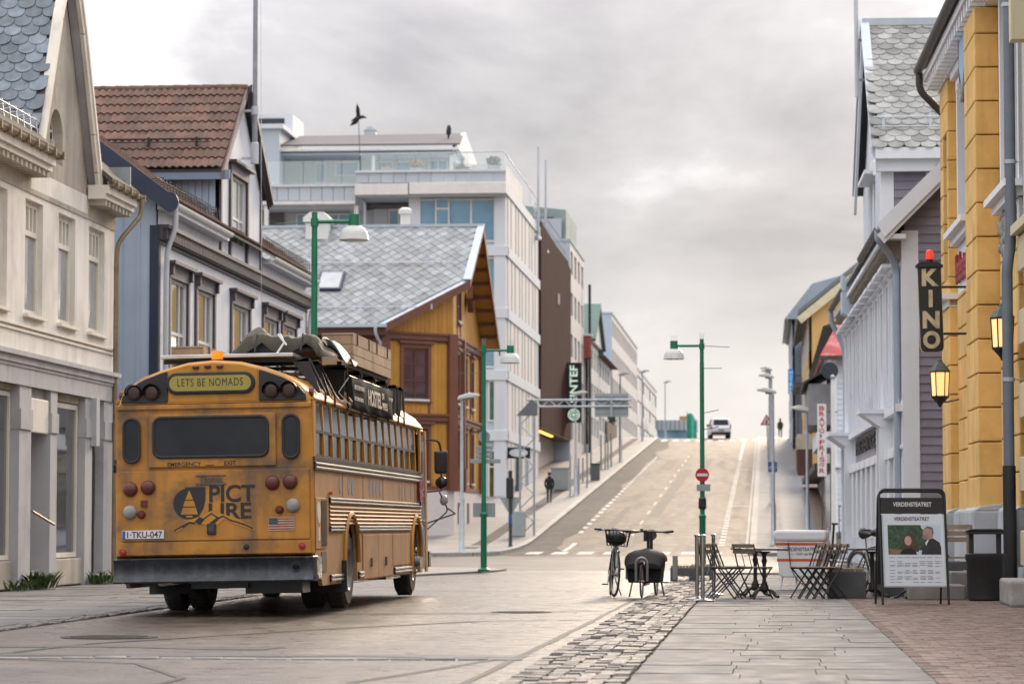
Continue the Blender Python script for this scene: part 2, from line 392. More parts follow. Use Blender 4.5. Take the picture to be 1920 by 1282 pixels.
ribbon([(-1.95, 34.5), (-3.3, 33.7), (-4.7, 31.0), (-6.3, 27.0), (-6.6, 24.6)], .09, road, TAR, .005, seed=2)
ribbon([(-6.4, 24.0), (-5.0, 23.2), (-4.2, 21.0), (-4.2, 19.0)], .07, road, TAR, .005, seed=3)
ribbon([(-7.8, 24.75), (-2.0, 24.75)], .5, road, ASPH_P, .004, 'asphalt_patch', seed=4)
ribbon([(-7.8, 26.3), (-6.0, 26.5), (-4.4, 26.1)], .55, road, ASPH_P, .004, 'asphalt_patch', seed=5)
ribbon([(-5.2, 36.5), (-3.6, 36.9), (-2.2, 38.2)], .6, road, ASPH_P, .0035, 'asphalt_patch', seed=6)
ribbon([(-2.1, 20), (-2.05, 26), (-2.0, 33), (-1.95, 44)], .07, road, TAR, .0045, seed=7)
ribbon([(-7.8, 49.5), (-2, 49.0)], .07, road, TAR, .005, seed=8)
ribbon([(-7.8, 57.5), (-2, 58.0)], .06, road, TAR, .005, seed=9)
ribbon([(-7.8, 66.0), (-2, 66.4)], .2, road, ASPH_P, .005, 'asphalt_patch', seed=10)
ribbon([(-2.9, 20.5), (-2.2, 24.2)], .08, road, TAR, .0036, seed=12)
for y, w in ((76, .25), (80, .12), (85, .3), (91, .2), (97, .35)): ribbon([(-20, y), (-8, y+.4), (2, y-.3), (14, y+.2)], w, xs, ASPH_P, .004, 'asphalt_patch', seed=int(y))
SETTM = mat('sett_pale', (.24, .235, .225), rough=.75, var=.2, scale=5, bump=.2, rnd=.2)
def stone(w, l, h=.03, r=.25, seed=0):
    """a flat stone with chipped, uneven edges"""
    q = random.Random(seed); c = min(w, l)*.12; hx, hy = w/2, l/2
    pts = [(-hx+c, -hy), (hx-c, -hy), (hx, -hy+c), (hx, hy-c), (hx-c, hy), (-hx+c, hy), (-hx, hy-c), (-hx, -hy+c)]
    pts = [(x+q.uniform(-.04, .04)*min(w, l), y+q.uniform(-.04, .04)*min(w, l)) for x, y in pts]
    mb = MB(); n = 8; k = .95
    mb.add([(x, y, -h) for x, y in pts]+[(x, y, -.006) for x, y in pts]+[(x*k, y*k, 0) for x, y in pts],
           [(i, (i+1) % n, n+(i+1) % n, n+i) for i in range(n)]+[(n+i, n+(i+1) % n, 2*n+(i+1) % n, 2*n+i) for i in range(n)]+[tuple(range(2*n, 3*n))])
    return mb
setts = [stone(.25, .13, seed=i).mesh('sett', SETTM) for i in range(4)]
x = -7.75
k = 0
while x < -2.1:
    piece(setts[k % 4], 'sett', road, Matrix.Translation((x+.13, 24.05+.03*math.sin(x*2), .014+RND.uniform(-.004, .004))) @ Matrix.Rotation(RND.uniform(-.05, .05), 4, 'Z')); x += .275; k += 1
# right: granite setts along the kerb line
cobs = [stone(.117, .165, .04, seed=20+i) for i in range(5)]; cobm = [c.mesh('sett', COBM) for c in cobs]
rest = MB(); cnt = 0; y = 18.6; row = 0
cells = []
for c in range(7):
    y = 18.6+RND.uniform(0, .2)
    while y < 66: cells.append((y, -1.775+c*.12)); y += .17
cells.sort()
for y, x in cells:
    M = Matrix.Translation((x+RND.uniform(-.012, .012), y+RND.uniform(-.015, .015), .012+RND.uniform(-.009, .009))) @ Matrix.Rotation(RND.uniform(-.08, .08), 4, 'Z') @ Matrix.Rotation(RND.uniform(-.05, .05), 4, 'X')
    if cnt < 300: piece(cobm[cnt % 5], 'sett', pavR, M)
    else:
        k = len(rest.v); c = cobs[cnt % 5]; rest.add([M @ Vector(p) for p in c.v], c.f)
    cnt += 1
kind(rest.build('sett_paving', COBM, pavR), 'stuff')
# right: broad pale slabs in the walking line
y = 17.5
while y < 66:
    h = RND.choice((.5, .6, .6, .8)); x = -.97; big = RND.uniform(.6, 1.1)
    while x < 1.17:
        w = RND.uniform(.55, 1.15)
        if 1.19-(x+w) < .35: w = 1.19-x
        m = MB().box(-w/2+.004, w/2-.004, -h/2+.004, h/2-.004, -.03, 0)
        o = m.build('slab', SLABM, pavR); o.location = (x+w/2, y+h/2, .006+RND.uniform(-.003, .004)); x += w
    y += h
# right: brick paving towards the facades
bm_ = [stone(.205, .098, .04, seed=60+i) for i in range(4)]; bme = [c.mesh('brick', BRKM) for c in bm_]
rest = MB(); cnt = 0; y = 20.0; row = 0; cells = []
while y < 58:
    x = 1.3+(.105 if row % 2 else 0)
    while x < 4.2:
        if x/y < .094: cells.append((x, y))
        x += .212
    y += .105; row += 1
for x, y in cells:
    M = Matrix.Translation((x+RND.uniform(-.004, .004), y+RND.uniform(-.004, .004), .004+RND.uniform(-.004, .004))) @ Matrix.Rotation(RND.uniform(-.02, .02), 4, 'Z')
    if cnt < 300: piece(bme[cnt % 4], 'brick', pavR, M)
    else: c = bm_[cnt % 4]; rest.add([M @ Vector(p) for p in c.v], c.f)
    cnt += 1
BRKM2 = mat('paving_brick_field', (.165, .11, .09), rough=.6, var=.45, scale=4.5, bump=.3, bscale=70, dirt=('#665a52', .5, 1.5))
kind(rest.build('brick_paving', BRKM2, pavR), 'stuff')
# left pavement slabs and gutter
y = 27.0
while y < 60:
    h = RND.choice((.6, .7, .9)); x = -12.62
    while x < -8.35:
        w = RND.uniform(.8, 1.4)
        if -8.3-(x+w) < .5: w = -8.3-x
        o = MB().box(-w/2+.008, w/2-.008, -h/2+.008, h/2-.008, -.03, 0).build('slab', SLABM, pavL); o.location = (x+w/2, y+h/2, .008+RND.uniform(-.004, .005)); x += w
    y += h
y = 27.0; k = 0
while y < 60:
    for c in range(2):
        piece(cobm[k % 5], 'sett', pavL, Matrix.Translation((-8.2+c*.13, y+c*.1, .012+RND.uniform(-.008, .008))) @ Matrix.Rotation(RND.uniform(-.08, .08), 4, 'Z')); k += 1
    y += .19
# manhole covers
IRON = mat('cast_iron', (.06, .05, .045), rough=.6, metal=.6, var=.3, scale=8, bump=.3)
for lab, x, y, r in (('round iron manhole cover in the road near the cobbled cross line, left of the bus', -6.45, 28.6, .42), ('round iron manhole cover in the road to the right of the bus', -3.1, 37.3, .34)):
    t = T('manhole_cover', lab, 'manhole cover', (x, y, 0), 0, 'manhole covers in the road')
    MB().lathe([(r*1.14, .0), (r*1.14, .009), (r*1.02, .009), (r*1.02, .004)], n=32, cap=False).build('rim', IRON, t)
    mb = MB().lathe([(r, .0), (r, .008)], n=32)
    for i in range(-4, 5):
        hw = math.sqrt(max(.01, 1-(i/5)**2))*r*.9
        mb.box(-hw, hw, i*r/5-.02, i*r/5+.02, .008, .013)
    mb.build('lid', IRON, t)
# weeds at the foot of the left wall
WEED = mat('weed_leaf', (.07, .11, .03), rough=.6, var=.4, scale=12)
def weed(x, y, h, n, lab, seed):
    q = random.Random(seed); t = T('weed_clump', lab, 'plant', (x, y, 0), 0, 'weeds along the cream facade'); mb = MB()
    for k in range(n):
        a = q.uniform(0, 6.28); l = h*q.uniform(.5, 1); d = Vector((math.cos(a), math.sin(a), 0)); b = d*q.uniform(0, h*.5)+Vector((q.uniform(-.15, .15), q.uniform(-.2, .2), 0)); s = Vector((-d.y, d.x, 0))*l*q.uniform(.05, .16)
        m_ = b+d*l*.3+Vector((0, 0, l*.6)); e = b+d*l*.65+Vector((0, 0, l*q.uniform(.6, 1)))
        mb.add([b, m_+s, e, m_-s], [(0, 1, 2, 3)])
    mb.build('leaves', WEED, t); mb = MB()
    for k in range(5): a = q.uniform(0, 6.28); mb.cyl((0, 0, 0), (.1*math.cos(a), .1*math.sin(a), h*.5), .006, .003, 5)
    mb.build('stems', WEED, t)
# ================================================================ LEFT SIDE BUILDINGS
GLASS = mat('window_glass', (.035, .042, .046), rough=.03, var=.3, scale=.9, spec=1.0, coat=.6)
GLASS_B = mat('window_glass_blue', (.16, .32, .44), rough=.04, var=.25, scale=.5, spec=.8)
GLASS_C = mat('window_glass_curtain', (.30, .32, .32), rough=.08, var=.2, scale=1.5, spec=.7)
CREAM = mat('cream_render', '#e4dfd6', rough=.85, var=.08, scale=.7, bump=.25, bscale=45, dirt=('#a0978a', .45, .9), streak=('#958c7f', .45, 2.4))
CREAM_R = mat('cream_rough_render', '#bdb4a6', rough=.95, var=.22, scale=1.8, bump=.8, bscale=60, dirt=('#6f6554', .7, .9), streak=('#6d6353', .5, 2))
CREAM_T = mat('cream_trim', '#ded7ca', rough=.7, var=.06, scale=2, streak=('#8b806f', .35, 4))
GREYP = mat('grey_shop_paint', '#b4b4b6', rough=.8, var=.08, scale=1.2, bump=.15, dirt=('#75706a', .5, 1.2), streak=('#837d76', .35, 3))
BROWN_T = mat('brown_trim', '#5b4d40', rough=.7, var=.2, scale=2)
GUT_B = mat('gutter_brown', '#8d7c66', rough=.5, metal=.3, var=.2, scale=4, dirt=('#4d4335', .6, 3))
SLATE_D = mat('slate_blue', (.15, .185, .215), rough=.5, var=.3, scale=5, bump=.3, bscale=40, rnd=.3, dirt=('#55595a', .6, 3.5), rvar=.1)
BARK = mat('dark_door', '#241a16', rough=.5, var=.3, scale=3)
WHITE = mat('white_paint', '#d9d8d4', rough=.55, var=.05, scale=3, streak=('#a39c92', .25, 5))
def basis(t, o, ex, ey, ez): 
    M = Matrix.Identity(4)
    for i, e in enumerate((ex, ey, ez)):
        for k in range(3): M[k][i] = e[k]
    for k in range(3): M[k][3] = o[k]
    return M
def rebase(t, loc):
    loc = Vector(loc); t.location = loc
    for c in t.children: c.location = c.location-loc
    return t
def downpipe(parent, pts, r, m, name='downpipe'): return MB().tube(pts, r, 10).build(name, m, parent, True)
def curve(pts, n=6):
    """rounded polyline"""
    P = [Vector(p) for p in pts]; out = [P[0]]
    for i in range(1, len(P)-1):
        a, b, c = P[i-1], P[i], P[i+1]; r = min((a-b).length, (c-b).length)*.45
        s, e = b+(a-b).normalized()*r, b+(c-b).normalized()*r
        for k in range(n+1):
            t = k/n; out.append(s*(1-t)**2+b*2*t*(1-t)+e*t*t)
    out.append(P[-1]); return out
# ---------------------------------------------------------------- cream house with steep gable
cr_h = T('cream_house', 'dirty cream rendered house with steep slate gable and shop windows, far left', 'house', (-12.7, 44, 0), math.pi/2)
H = [(3.0, 4.3, 4.75, 6.75), (5.5, 6.75, 4.75, 6.75), (7.9, 9.2, 4.75, 6.75), (10.3, 11.6, 4.75, 6.75), (.3, 1.6, 4.75, 6.75)]
mb = MB().wall(0, 12.45, 4.06, 7.3, H, 0, .2); mb.box(0, 12.45, .3, 9, 3.2, 7.5); mb.poly([(12.45, 0, 0), (12.45, 9, 0), (12.45, 9, 7.5), (12.45, 0, 7.5)]); mb.build('wall', CREAM, cr_h)
# rough upper wall with the gable
def gable(zf, zt, x0, x1, xc): return [(x0, zf), (x1, zf), (x1, zf+.2), (xc, zt), (x0, zf+.2)]
GX0, GX1, GXC, GZ = 5.8, 10.2, 8.0, 11.35
mb = MB(); n = 14
aw = (7.2, 8.15, 7.62, 8.6)   # arched window opening
ax, ar, az = 7.75, .48, 8.12
arc = [(ax+ar*math.cos(math.pi*k/n), az+ar*math.sin(math.pi*k/n)) for k in range(n+1)]
gp_ = lambda x: 7.75+(GZ-7.75)*(1-abs(x-GXC)/(GXC-GX0))
cut = [(ax+ar, 7.62)]+arc+[(ax-ar, 7.62)]
left = [(GX0, 6.95), (GX0, gp_(GX0)), (ax, gp_(ax)-.05)]
mb.poly([(GX0, .02, 6.95), (GX0, .02, gp_(GX0)), (ax, .02, gp_(ax))]+[(x, .02, z) for x, z in arc[n//2:]]+[(ax-ar, .02, 7.62), (ax-ar, .02, 6.95)])
mb.poly([(ax-ar, .02, 6.95), (ax-ar, .02, 7.62), (ax+ar, .02, 7.62), (ax+ar, .02, 6.95)])
mb.poly([(ax+ar, .02, 6.95), (ax+ar, .02, 7.62)]+[(x, .02, z) for x, z in arc[:n//2+1]]+[(ax, .02, gp_(ax)), (GXC, .02, GZ), (GX1, .02, gp_(GX1)), (GX1, .02, 6.95)])
for i in range(len(cut)-1): a, b = cut[i], cut[i+1]; mb.poly([(a[0], .02, a[1]), (b[0], .02, b[1]), (b[0], .27, b[1]), (a[0], .27, a[1])])
mb.poly([(ax-ar, .02, 7.62), (ax+ar, .02, 7.62), (ax+ar, .27, 7.62), (ax-ar, .27, 7.62)])
mb.box(0, GX0, -.02, .3, 6.86, 7.5).box(GX1, 12.45, -.02, .3, 6.86, 7.5).box(GX0, GX1, -.021, .02, 6.86, 6.95)
mb.build('gable_wall', CREAM_R, cr_h)
ow = MB()
for i in range(n): a, b = arc[i], arc[i+1]; k = .84; ow.add([(a[0], .2, a[1]), (b[0], .2, b[1]), (ax+(b[0]-ax)*k, .2, az+(b[1]-az)*k), (ax+(a[0]-ax)*k, .2, az+(a[1]-az)*k)], [(0, 1, 2, 3)])
ow.box(ax-ar, ax-ar+.08, .17, .24, 7.62, az).box(ax+ar-.08, ax+ar, .17, .24, 7.62, az).box(ax-ar, ax+ar, .17, .24, 7.62, 7.7)
for x in (ax-.15, ax+.15): ow.box(x-.02, x+.02, .18, .23, 7.7, az+.4)
for z in (7.98, 8.25): ow.box(ax-.42, ax+.42, .19, .225, z-.02, z+.02)
owo = ow.build('arched_window', WHITE, cr_h)
MB().poly([(x, .225, z) for x, z in cut]).build('pane', GLASS, owo)
# gable roof: near slope towards the camera, far slope behind, both with fish-scale slates on the visible one
ROOFU = mat('roof_underlay', (.05, .055, .06), rough=.8, var=.2)
sl = MB()
for sx in (-1, 1):
    xa = GXC+sx*2.5; sl.slab([(xa, -.16, 7.55), (GXC, -.16, GZ+.22), (GXC, 7.5, GZ+.22), (xa, 7.5, 7.55)], (0, 0, .08))
sl.build('gable_roof', ROOFU, cr_h)
vb = MB()
for sx in (-1, 1):   # barge boards, curved outwards at the foot
    path = [(GXC, GZ+.36), (GXC+sx*1.0, GZ-1.18), (GXC+sx*1.9, 8.42), (GXC+sx*2.25, 7.75), (GXC+sx*2.45, 7.3)]
    for i in range(len(path)-1):
        a, b = path[i], path[i+1]; w = .24
        vb.slab([(a[0], -.22, a[1]), (b[0], -.22, b[1]), (b[0]-sx*w*.9, -.22, b[1]-.02), (a[0]-sx*w*.9 if i else a[0], -.22, a[1]-(.04 if i else .4))], (0, .07, 0))
        vb.slab([(a[0]+sx*.03, -.25, a[1]+.05), (b[0]+sx*.03, -.25, b[1]+.05), (b[0]-sx*.05, -.25, b[1]-.01), (a[0]-sx*.05, -.25, a[1]-.01)], (0, .16, 0))
vb.build('barge_board', CREAM_T, cr_h)
MB().slab([(GXC+2.42, -.18, 7.3), (GXC+.1, -.18, GZ), (GXC+.1, .02, GZ), (GXC+2.42, .02, 7.3)], (0, 0, .05)).build('soffit', GREYP, cr_h)
def scale_mesh(w, h, m, name='slate', t=.014):
    k = 8; pts = [(-w/2, h*.55), (-w/2, -h*.1)]+[(-w/2*math.cos(math.pi*i/k), -h*.1-w*.42*math.sin(math.pi*i/k)) for i in range(1, k)]+[(w/2, -h*.1), (w/2, h*.55)]
    return MB().prism(pts, 'z', 0, t).mesh(name, m)
sc_m = scale_mesh(.31, .36, SLATE_D)
ln = Vector((GXC-(GXC-2.5), 0, GZ+.22-7.55)); Ls = ln.length; up = ln.normalized(); ex = Vector((0, -1, 0)); nz_ = ex.cross(up)
if nz_.z < 0: nz_ = -nz_
r = 0; s = .1
while s < Ls:
    y = -.02+(.16 if r % 2 else 0)
    while y < 2.7:
        p = Vector((GXC-2.5, y, 7.55))+up*s+Vector((0, 0, .1))
        M = basis(None, p, (0, -1, 0), up, nz_) @ Matrix.Rotation(-.07, 4, 'X') @ Matrix.Rotation(RND.uniform(-.03, .03), 4, 'Z')
        M = Matrix.Translation(nz_*RND.uniform(0, .008)) @ M
        piece(sc_m, 'slate', cr_h, M); y += .32
    s += .215; r += 1
# main roof and eaves
mr = MB(); mr.slab([(-.2, -.45, 7.55), (5.75, -.45, 7.55), (5.75, 4.5, 11.6), (-.2, 4.5, 11.6)], (0, 0, .1)); mr.slab([(10.25, -.45, 7.55), (12.6, -.45, 7.55), (12.6, 4.5, 11.6), (10.25, 4.5, 11.6)], (0, 0, .1))
mr.slab([(-.2, 9.4, 7.55), (12.6, 9.4, 7.55), (12.6, 4.5, 11.6), (-.2, 4.5, 11.6)], (0, 0, .1)); each(mr, 'roof_slope', mat('roof_mossy', (.09, .075, .06), rough=.9, var=.4, scale=4, bump=.6, bscale=25, dirt=('#4d4a2c', .6, 2)), cr_h)
MB().prism([(0.3, 7.5), (9, 7.5), (4.6, 11.5)], 'x', 12.3, 12.45).build('gable_end', CREAM, cr_h)
ev = MB()
for a, b in ((-.2, 5.95), (10.1, 12.6)): ev.box(a, b, -.42, -.02, 7.34, 7.5).box(a, b, -.36, -.02, 7.24, 7.34)
each(ev, 'eaves_box', CREAM_T, cr_h)
dn = MB()
for a, b in ((0, 5.8), (10.2, 12.4)):
    x = a
    while x < b: dn.box(x, x+.14, -.33, -.02, 7.13, 7.24); x += .3
each(dn, 'eaves_bracket', CREAM_R, cr_h)
for a, b in ((-.2, 6.0), (10.1, 12.75)):
    g = MB(); k = 8; pr = [(-.46-.08*math.cos(math.pi*i/k), 7.57-.09*math.sin(math.pi*i/k)) for i in range(k+1)]; pr += [(p[0], p[1]+.012) for p in reversed(pr[1:-1])]
    g.prism(pr, 'x', a, b)
    x = a+.2
    while x < b: g.box(x, x+.03, -.56, -.36, 7.46, 7.60); x += .6
    g.build('gutter', GUT_B, cr_h)
mg = MB(); mg.slab([(10.6, -.3, 7.68), (12.3, -.3, 7.68), (12.3, .35, 8.2), (10.6, .35, 8.2)], (0, 0, .03)); mg.box(12.27, 12.31, -.35, .3, 7.62, 8.1); mg.build('flashing', mat('zinc_sheet', '#aab3b8', rough=.35, metal=.6, var=.15, scale=3), cr_h)
downpipe(cr_h, curve([(12.62, -.5, 7.5), (12.62, -.5, 7.2), (12.2, -.12, 6.6), (12.2, -.1, 6.2), (12.2, -.1, 4.3), (12.2, -.1, .1)]), .05, GUT_B)
IRONW = mat('snow_guard_wire', '#3c3c3c', rough=.6, metal=.6, var=.2)
for a, b in ((2.4, 5.7),):
    g = MB(); x = a
    while x < b: g.tube([(x, -.2, 7.75), (x, -.15, 8.15), (x, .1, 8.1)], .012, 5); x += .45
    for z in (7.95, 8.1): g.cyl((a, -.17, z), (b, -.17, z), .01, n=5)
    g.build('snow_guard', mat('galvanised', '#b7bcc0', rough=.45, metal=.5, var=.1), cr_h)
for h in H:
    w = window(cr_h, h[0], h[1], h[2], h[3], .10, CREAM_T, GLASS_C, (1,), (1,), fw=.1, name='window'); w.name = 'window'
    w2 = MB(); z = h[3]-.55; w2.box(h[0]+.1, h[1]-.1, .085, .15, z-.06, z+.03)
    for k in range(1, 4): x = h[0]+.1+(h[1]-h[0]-.2)*k/4; w2.box(x-.03, x+.03, .09, .14, z+.03, h[3]-.1)
    w2.build('glazing_bars', CREAM_T, w)
    MB().box(h[0]-.08, h[1]+.08, -.09, .2, h[2]-.06, h[2]-.004).build('sill', CREAM_T, w)
st = MB(); st.box(0, 12.47, -.05, 0.0, 4.5, 4.54).box(0, 12.47, -.03, 0.0, 4.42, 4.46); st.build('string_course', CREAM_T, cr_h)
cn = MB(); cn.box(0, 12.48, -.16, .02, 3.98, 4.06).box(0, 12.47, -.10, .02, 3.86, 3.98).box(0, 12.46, -.05, .02, 3.5, 3.80).box(0, 12.47, -.07, .02, 3.80, 3.86); cn.build('cornice', GREYP, cr_h)
# shopfront: pilasters, windows, doors, plinth
pl = MB()
for a, b in ((5.17, 5.98), (7.36, 7.86), (10.05, 10.62), (11.6, 12.45), (-.1, .4), (2.3, 2.6)): pl.box(a, b, -.02, .5, 0, 3.5); pl.box(a-.015, b+.015, -.05, .3, 2.75, 3.1)
each(pl, 'pilaster', GREYP, cr_h)
pn = MB(); pn.box(2.6, 5.17, .08, .5, 0.02, .5).box(7.86, 10.05, .03, .5, .02, .5).box(.4, 2.3, .08, .5, .02, .5).box(7.86, 10.05, .1, .5, 3.36, 3.52).box(2.6, 5.17, .1, .5, 3.40, 3.52).box(.4, 2.3, .1, .5, 3.4, 3.52); each(pn, 'plinth', CREAM_R, cr_h, bev=.02)
window(cr_h, 2.62, 5.15, .52, 3.38, .14, CREAM_T, GLASS, fw=.08, name='shop_window'); window(cr_h, 7.9, 10.0, .52, 3.34, .12, CREAM_T, GLASS, fw=.09, name='shop_window'); window(cr_h, .42, 2.28, .52, 3.38, .14, CREAM_T, GLASS, fw=.08, name='shop_window')
rc = MB(); rc.box(5.98, 7.36, 1.1, 1.2, 0, 3.5).box(5.98, 7.36, .1, 1.1, 3.3, 3.5); rc.build('door_recess', GREYP, cr_h)
d = MB().box(6.05, 6.95, .95, 1.05, .32, 2.75).build('door', BARK, cr_h); MB().cyl((6.85, .93, 1.3), (6.85, .9, 1.3), .03).build('handle', GUT_B, d)
MB().box(6.0, 7.3, .0, .06, 2.72, 3.32).build('transom_panel', CREAM_T, cr_h, bev=.02)
MB().tube([(6.1, -.02, 1.35), (7.2, -.14, 1.12)], .025, 8).build('handrail', mat('varnished_rail', '#8a6b45', rough=.4, var=.2), cr_h)
MB().box(6.0, 7.35, -.1, .95, .0, .18).box(6.0, 7.35, .12, .95, .18, .32).build('door_step', KERB, cr_h, bev=.015)
d = MB().box(10.66, 11.56, .15, .22, .2, 2.72).build('door', BARK, cr_h); MB().box(10.70, 11.52, .13, .15, 1.2, 2.5).build('door_panel', mat('door_panel_dark', '#1c1412', rough=.35), d); MB().cyl((10.8, .13, 1.3), (10.8, .08, 1.3), .03).build('handle', GUT_B, d)
window(cr_h, 10.66, 11.56, 2.76, 3.46, .15, CREAM_T, GLASS, fw=.06, name='fanlight'); MB().box(10.6, 11.6, -.25, .15, 0, .18).build('door_step', KERB, cr_h, bev=.015)
MB().box(10.45, 10.72, -.14, -.02, 2.6, 3.5).build('signboard_bracket', GREYP, cr_h)
for i, (x, y, h, n) in enumerate(((-12.45, 48.3, .26, 60), (-12.45, 49.6, .38, 110), (-12.4, 54.2, .3, 90), (-12.3, 55.4, .32, 80))):
    weed(x, y, h, n, ('low green weeds at the foot of the cream wall at the left edge', 'tallest clump of green weeds beside the doorstep of the cream house', 'green weeds below the shop window pane of the cream house', 'green weeds at the far dark door of the cream house')[i], i)
# ---------------------------------------------------------------- blue-grey timber house
BLUE_S = mat('blue_boards', '#a5b4c6', rough=.6, var=.08, scale=1.2, rnd=.06, streak=('#6c7f98', .3, 4))
BLUE_F = mat('pale_blue_boards', '#dadce1', rough=.6, var=.05, scale=1.2, streak=('#8d9099', .3, 4))
NAVY = mat('navy_board', '#2c3449', rough=.5, var=.12, scale=2)
DKT = mat('dark_violet_trim', '#49444b', rough=.5, var=.1, scale=2)
TILE = mat('pantile', (.135, .068, .045), rough=.75, var=.35, scale=3.2, bump=.25, bscale=40, rnd=.25, dirt=('#5c4f40', .55, 2.6, .46))
TILE_S = mat('pantile_field', (.13, .07, .048), rough=.8, var=.4, scale=4, bump=.25, bscale=40, dirt=('#5a5136', .7, 2.0))
bh = T('timber_house', 'pale blue-grey timber house with brown tiled roof and gabled dormer, behind the bus', 'house', (-12.7, 60.6, 0), math.pi/2)
BL = 20.0; HW = [(.95, 3.4, 4.1, 6.4), (3.95, 6.5, 4.1, 6.4), (8.3, 11.2, 4.1, 6.4), (12.75, 15.4, 4.1, 6.4), (15.7, 18.4, 4.1, 6.4)]
HW = [(a+.2, b-.35, c, d_) for a, b, c, d_ in HW]
LOW = [(1, 3.2, .9, 2.9), (4.2, 6.4, .9, 2.9), (8.4, 11, .3, 2.9), (13, 15, .9, 2.9), (16, 18, .9, 2.9)]
mb = MB().wall(0, BL, 0, 7.9, HW+LOW, 0, .12); mb.box(0.02, BL-.02, .35, 9.9, 0, 7.7); mb.poly([(BL, 0, 0), (BL, 10, 0), (BL, 10, 7.9), (BL, 0, 7.9)])
mb.build('wall', BLUE_F, bh)
def battens(mb, x0, x1, z0, z1, holes, pitch, w, y, th):
    x = x0
    while x < x1:
        segs = [(z0, z1)]
        for a, b, c, d_ in holes:
            if a-.02 < x+w and x < b+.02:
                ns = []
                for s0, s1 in segs:
                    if c > s0: ns.append((s0, min(c, s1)))
                    if d_ < s1: ns.append((max(d_, s0), s1))
                segs = [q for q in ns if q[1]-q[0] > .02]
        for s0, s1 in segs: mb.box(x, x+w, y-th, y, s0, s1)
        x += pitch
    return mb
big = [(a-.22, b+.22, c-.1, d_+.35) for a, b, c, d_ in HW+LOW]
kind(battens(MB(), .15, BL-.1, .4, 7.0, big, .115, .085, 0, .014).build('cladding', BLUE_F, bh), 'stuff')
for a, b, c, d_ in HW+LOW:
    w = window(bh, a, b, c, d_, .04, WHITE, GLASS, (.55, 1, .55), (1, 1.0), fw=.07, mw=.07)
    k = MB(); k.box(a-.17, a-.003, -.06, .03, c-.12, d_+.0).box(b+.003, b+.17, -.06, .03, c-.12, d_+.0).box(a-.17, b+.17, -.07, .03, d_, d_+.28).box(a-.26, b+.26, -.2, .02, d_+.28, d_+.35).box(a-.2, b+.2, -.1, .03, c-.2, c-.12)
    for x in (a-.16, b+.04): k.box(x, x+.12, -.14, -.06, d_+.05, d_+.28)
    k.build('casing', DKT, w)
# cornice with dentils
cn = MB(); cn.box(-.05, BL+.05, -.24, .01, 7.34, 7.42).box(-.05, BL+.05, -.12, .01, 7.1, 7.34).box(-.03, BL+.03, -.05, .01, 7.02, 7.08); cn.build('cornice', DKT, bh)
dn = MB(); x = 0
while x < BL: dn.box(x, x+.08, -.2, -.12, 7.12, 7.34); x += .17
each(dn, 'dentil', DKT, bh)
# corner boards
each(MB().box(-.02, .16, -.03, 0, 0, 7.1).box(BL-.16, BL+.02, -.03, 0, 0, 7.1), 'corner_board', DKT, bh)
# gable end towards the camera: broad boards one by one
GEr = .72
def ridge_z(y): return 7.9+GEr*min(y+.4, 10.4-y)
MB().prism([(0.03, 0), (9.97, 0), (9.97, 7.7), (5, 11.2), (0.03, 7.7)], 'x', .0, .03).build('gable_end', BLUE_S, bh)
y = .05; k = 0
while y < 9.9:
    w = .37; zt = min(ridge_z(y), ridge_z(min(y+w, 9.9)))-.15
    o = MB().box(-.035, 0, 0, w-.03, .3, zt).build('board', BLUE_S, bh); o.location = (0, y, 0)
    MB().box(-.055, -.0, w-.05, w+.02, .3, zt-.05).build('batten', BLUE_S, o)
    y += w
MB().box(-.07, .0, -.03, .16, 0, 7.4).build('corner_board', NAVY, bh)
# main roof
mr = MB()
mr.slab([(-.45, -.26, 7.9), (BL+.3, -.26, 7.9), (BL+.3, 5, 11.75), (-.45, 5, 11.75)], (0, 0, .06)); mr.slab([(-.45, 10.5, 7.85), (BL+.3, 10.5, 7.85), (BL+.3, 5, 11.75), (-.45, 5, 11.75)], (0, 0, .06)); each(mr, 'roof_slope', ROOFU, bh)
bb = MB(); bb.slab([(-.5, -.32, 7.62), (-.5, -.32, 8.05), (-.5, 5, 12.0), (-.5, 5, 11.45)], (.05, 0, 0)); bb.slab([(-.5, 10.56, 7.62), (-.5, 10.56, 8.0), (-.5, 5, 12.0), (-.5, 5, 11.45)], (.05, 0, 0)); bb.prism([(-.32+.215*math.cos(a), 7.835+.215*math.sin(a)) for a in [math.pi/2+math.pi*k/8 for k in range(9)]], 'x', -.499, -.451); bb.build('barge_board', NAVY, bh)
MB().slab([(-.45, -.3, 7.82), (0, -.3, 7.82), (0, 5, 11.70), (-.45, 5, 11.70)], (0, 0, -.02)).build('soffit', NAVY, bh)
def tile_mb(w, h, waves=2, amp=.022, n=6):
    mb = MB(); m = waves*n; vs = []
    for j in (0, 1):
        for i in range(m+1):
            x = w*i/m; z = amp*math.sin(2*math.pi*i/n)+amp
            vs.append((x, h*j, z+(.03 if j == 0 else 0)))
    for i in range(m+1): vs.append((w*i/m, 0, amp*math.sin(2*math.pi*i/n)+amp))
    k = m+1
    mb.add(vs, [(i, i+1, k+i+1, k+i) for i in range(m)]+[(i, i+1, 2*k+i+1, 2*k+i) for i in range(m)]); return mb
DX0, DX1, DXC, DZE, DZA = 6.95, 12.5, 9.72, 9.5, 11.7
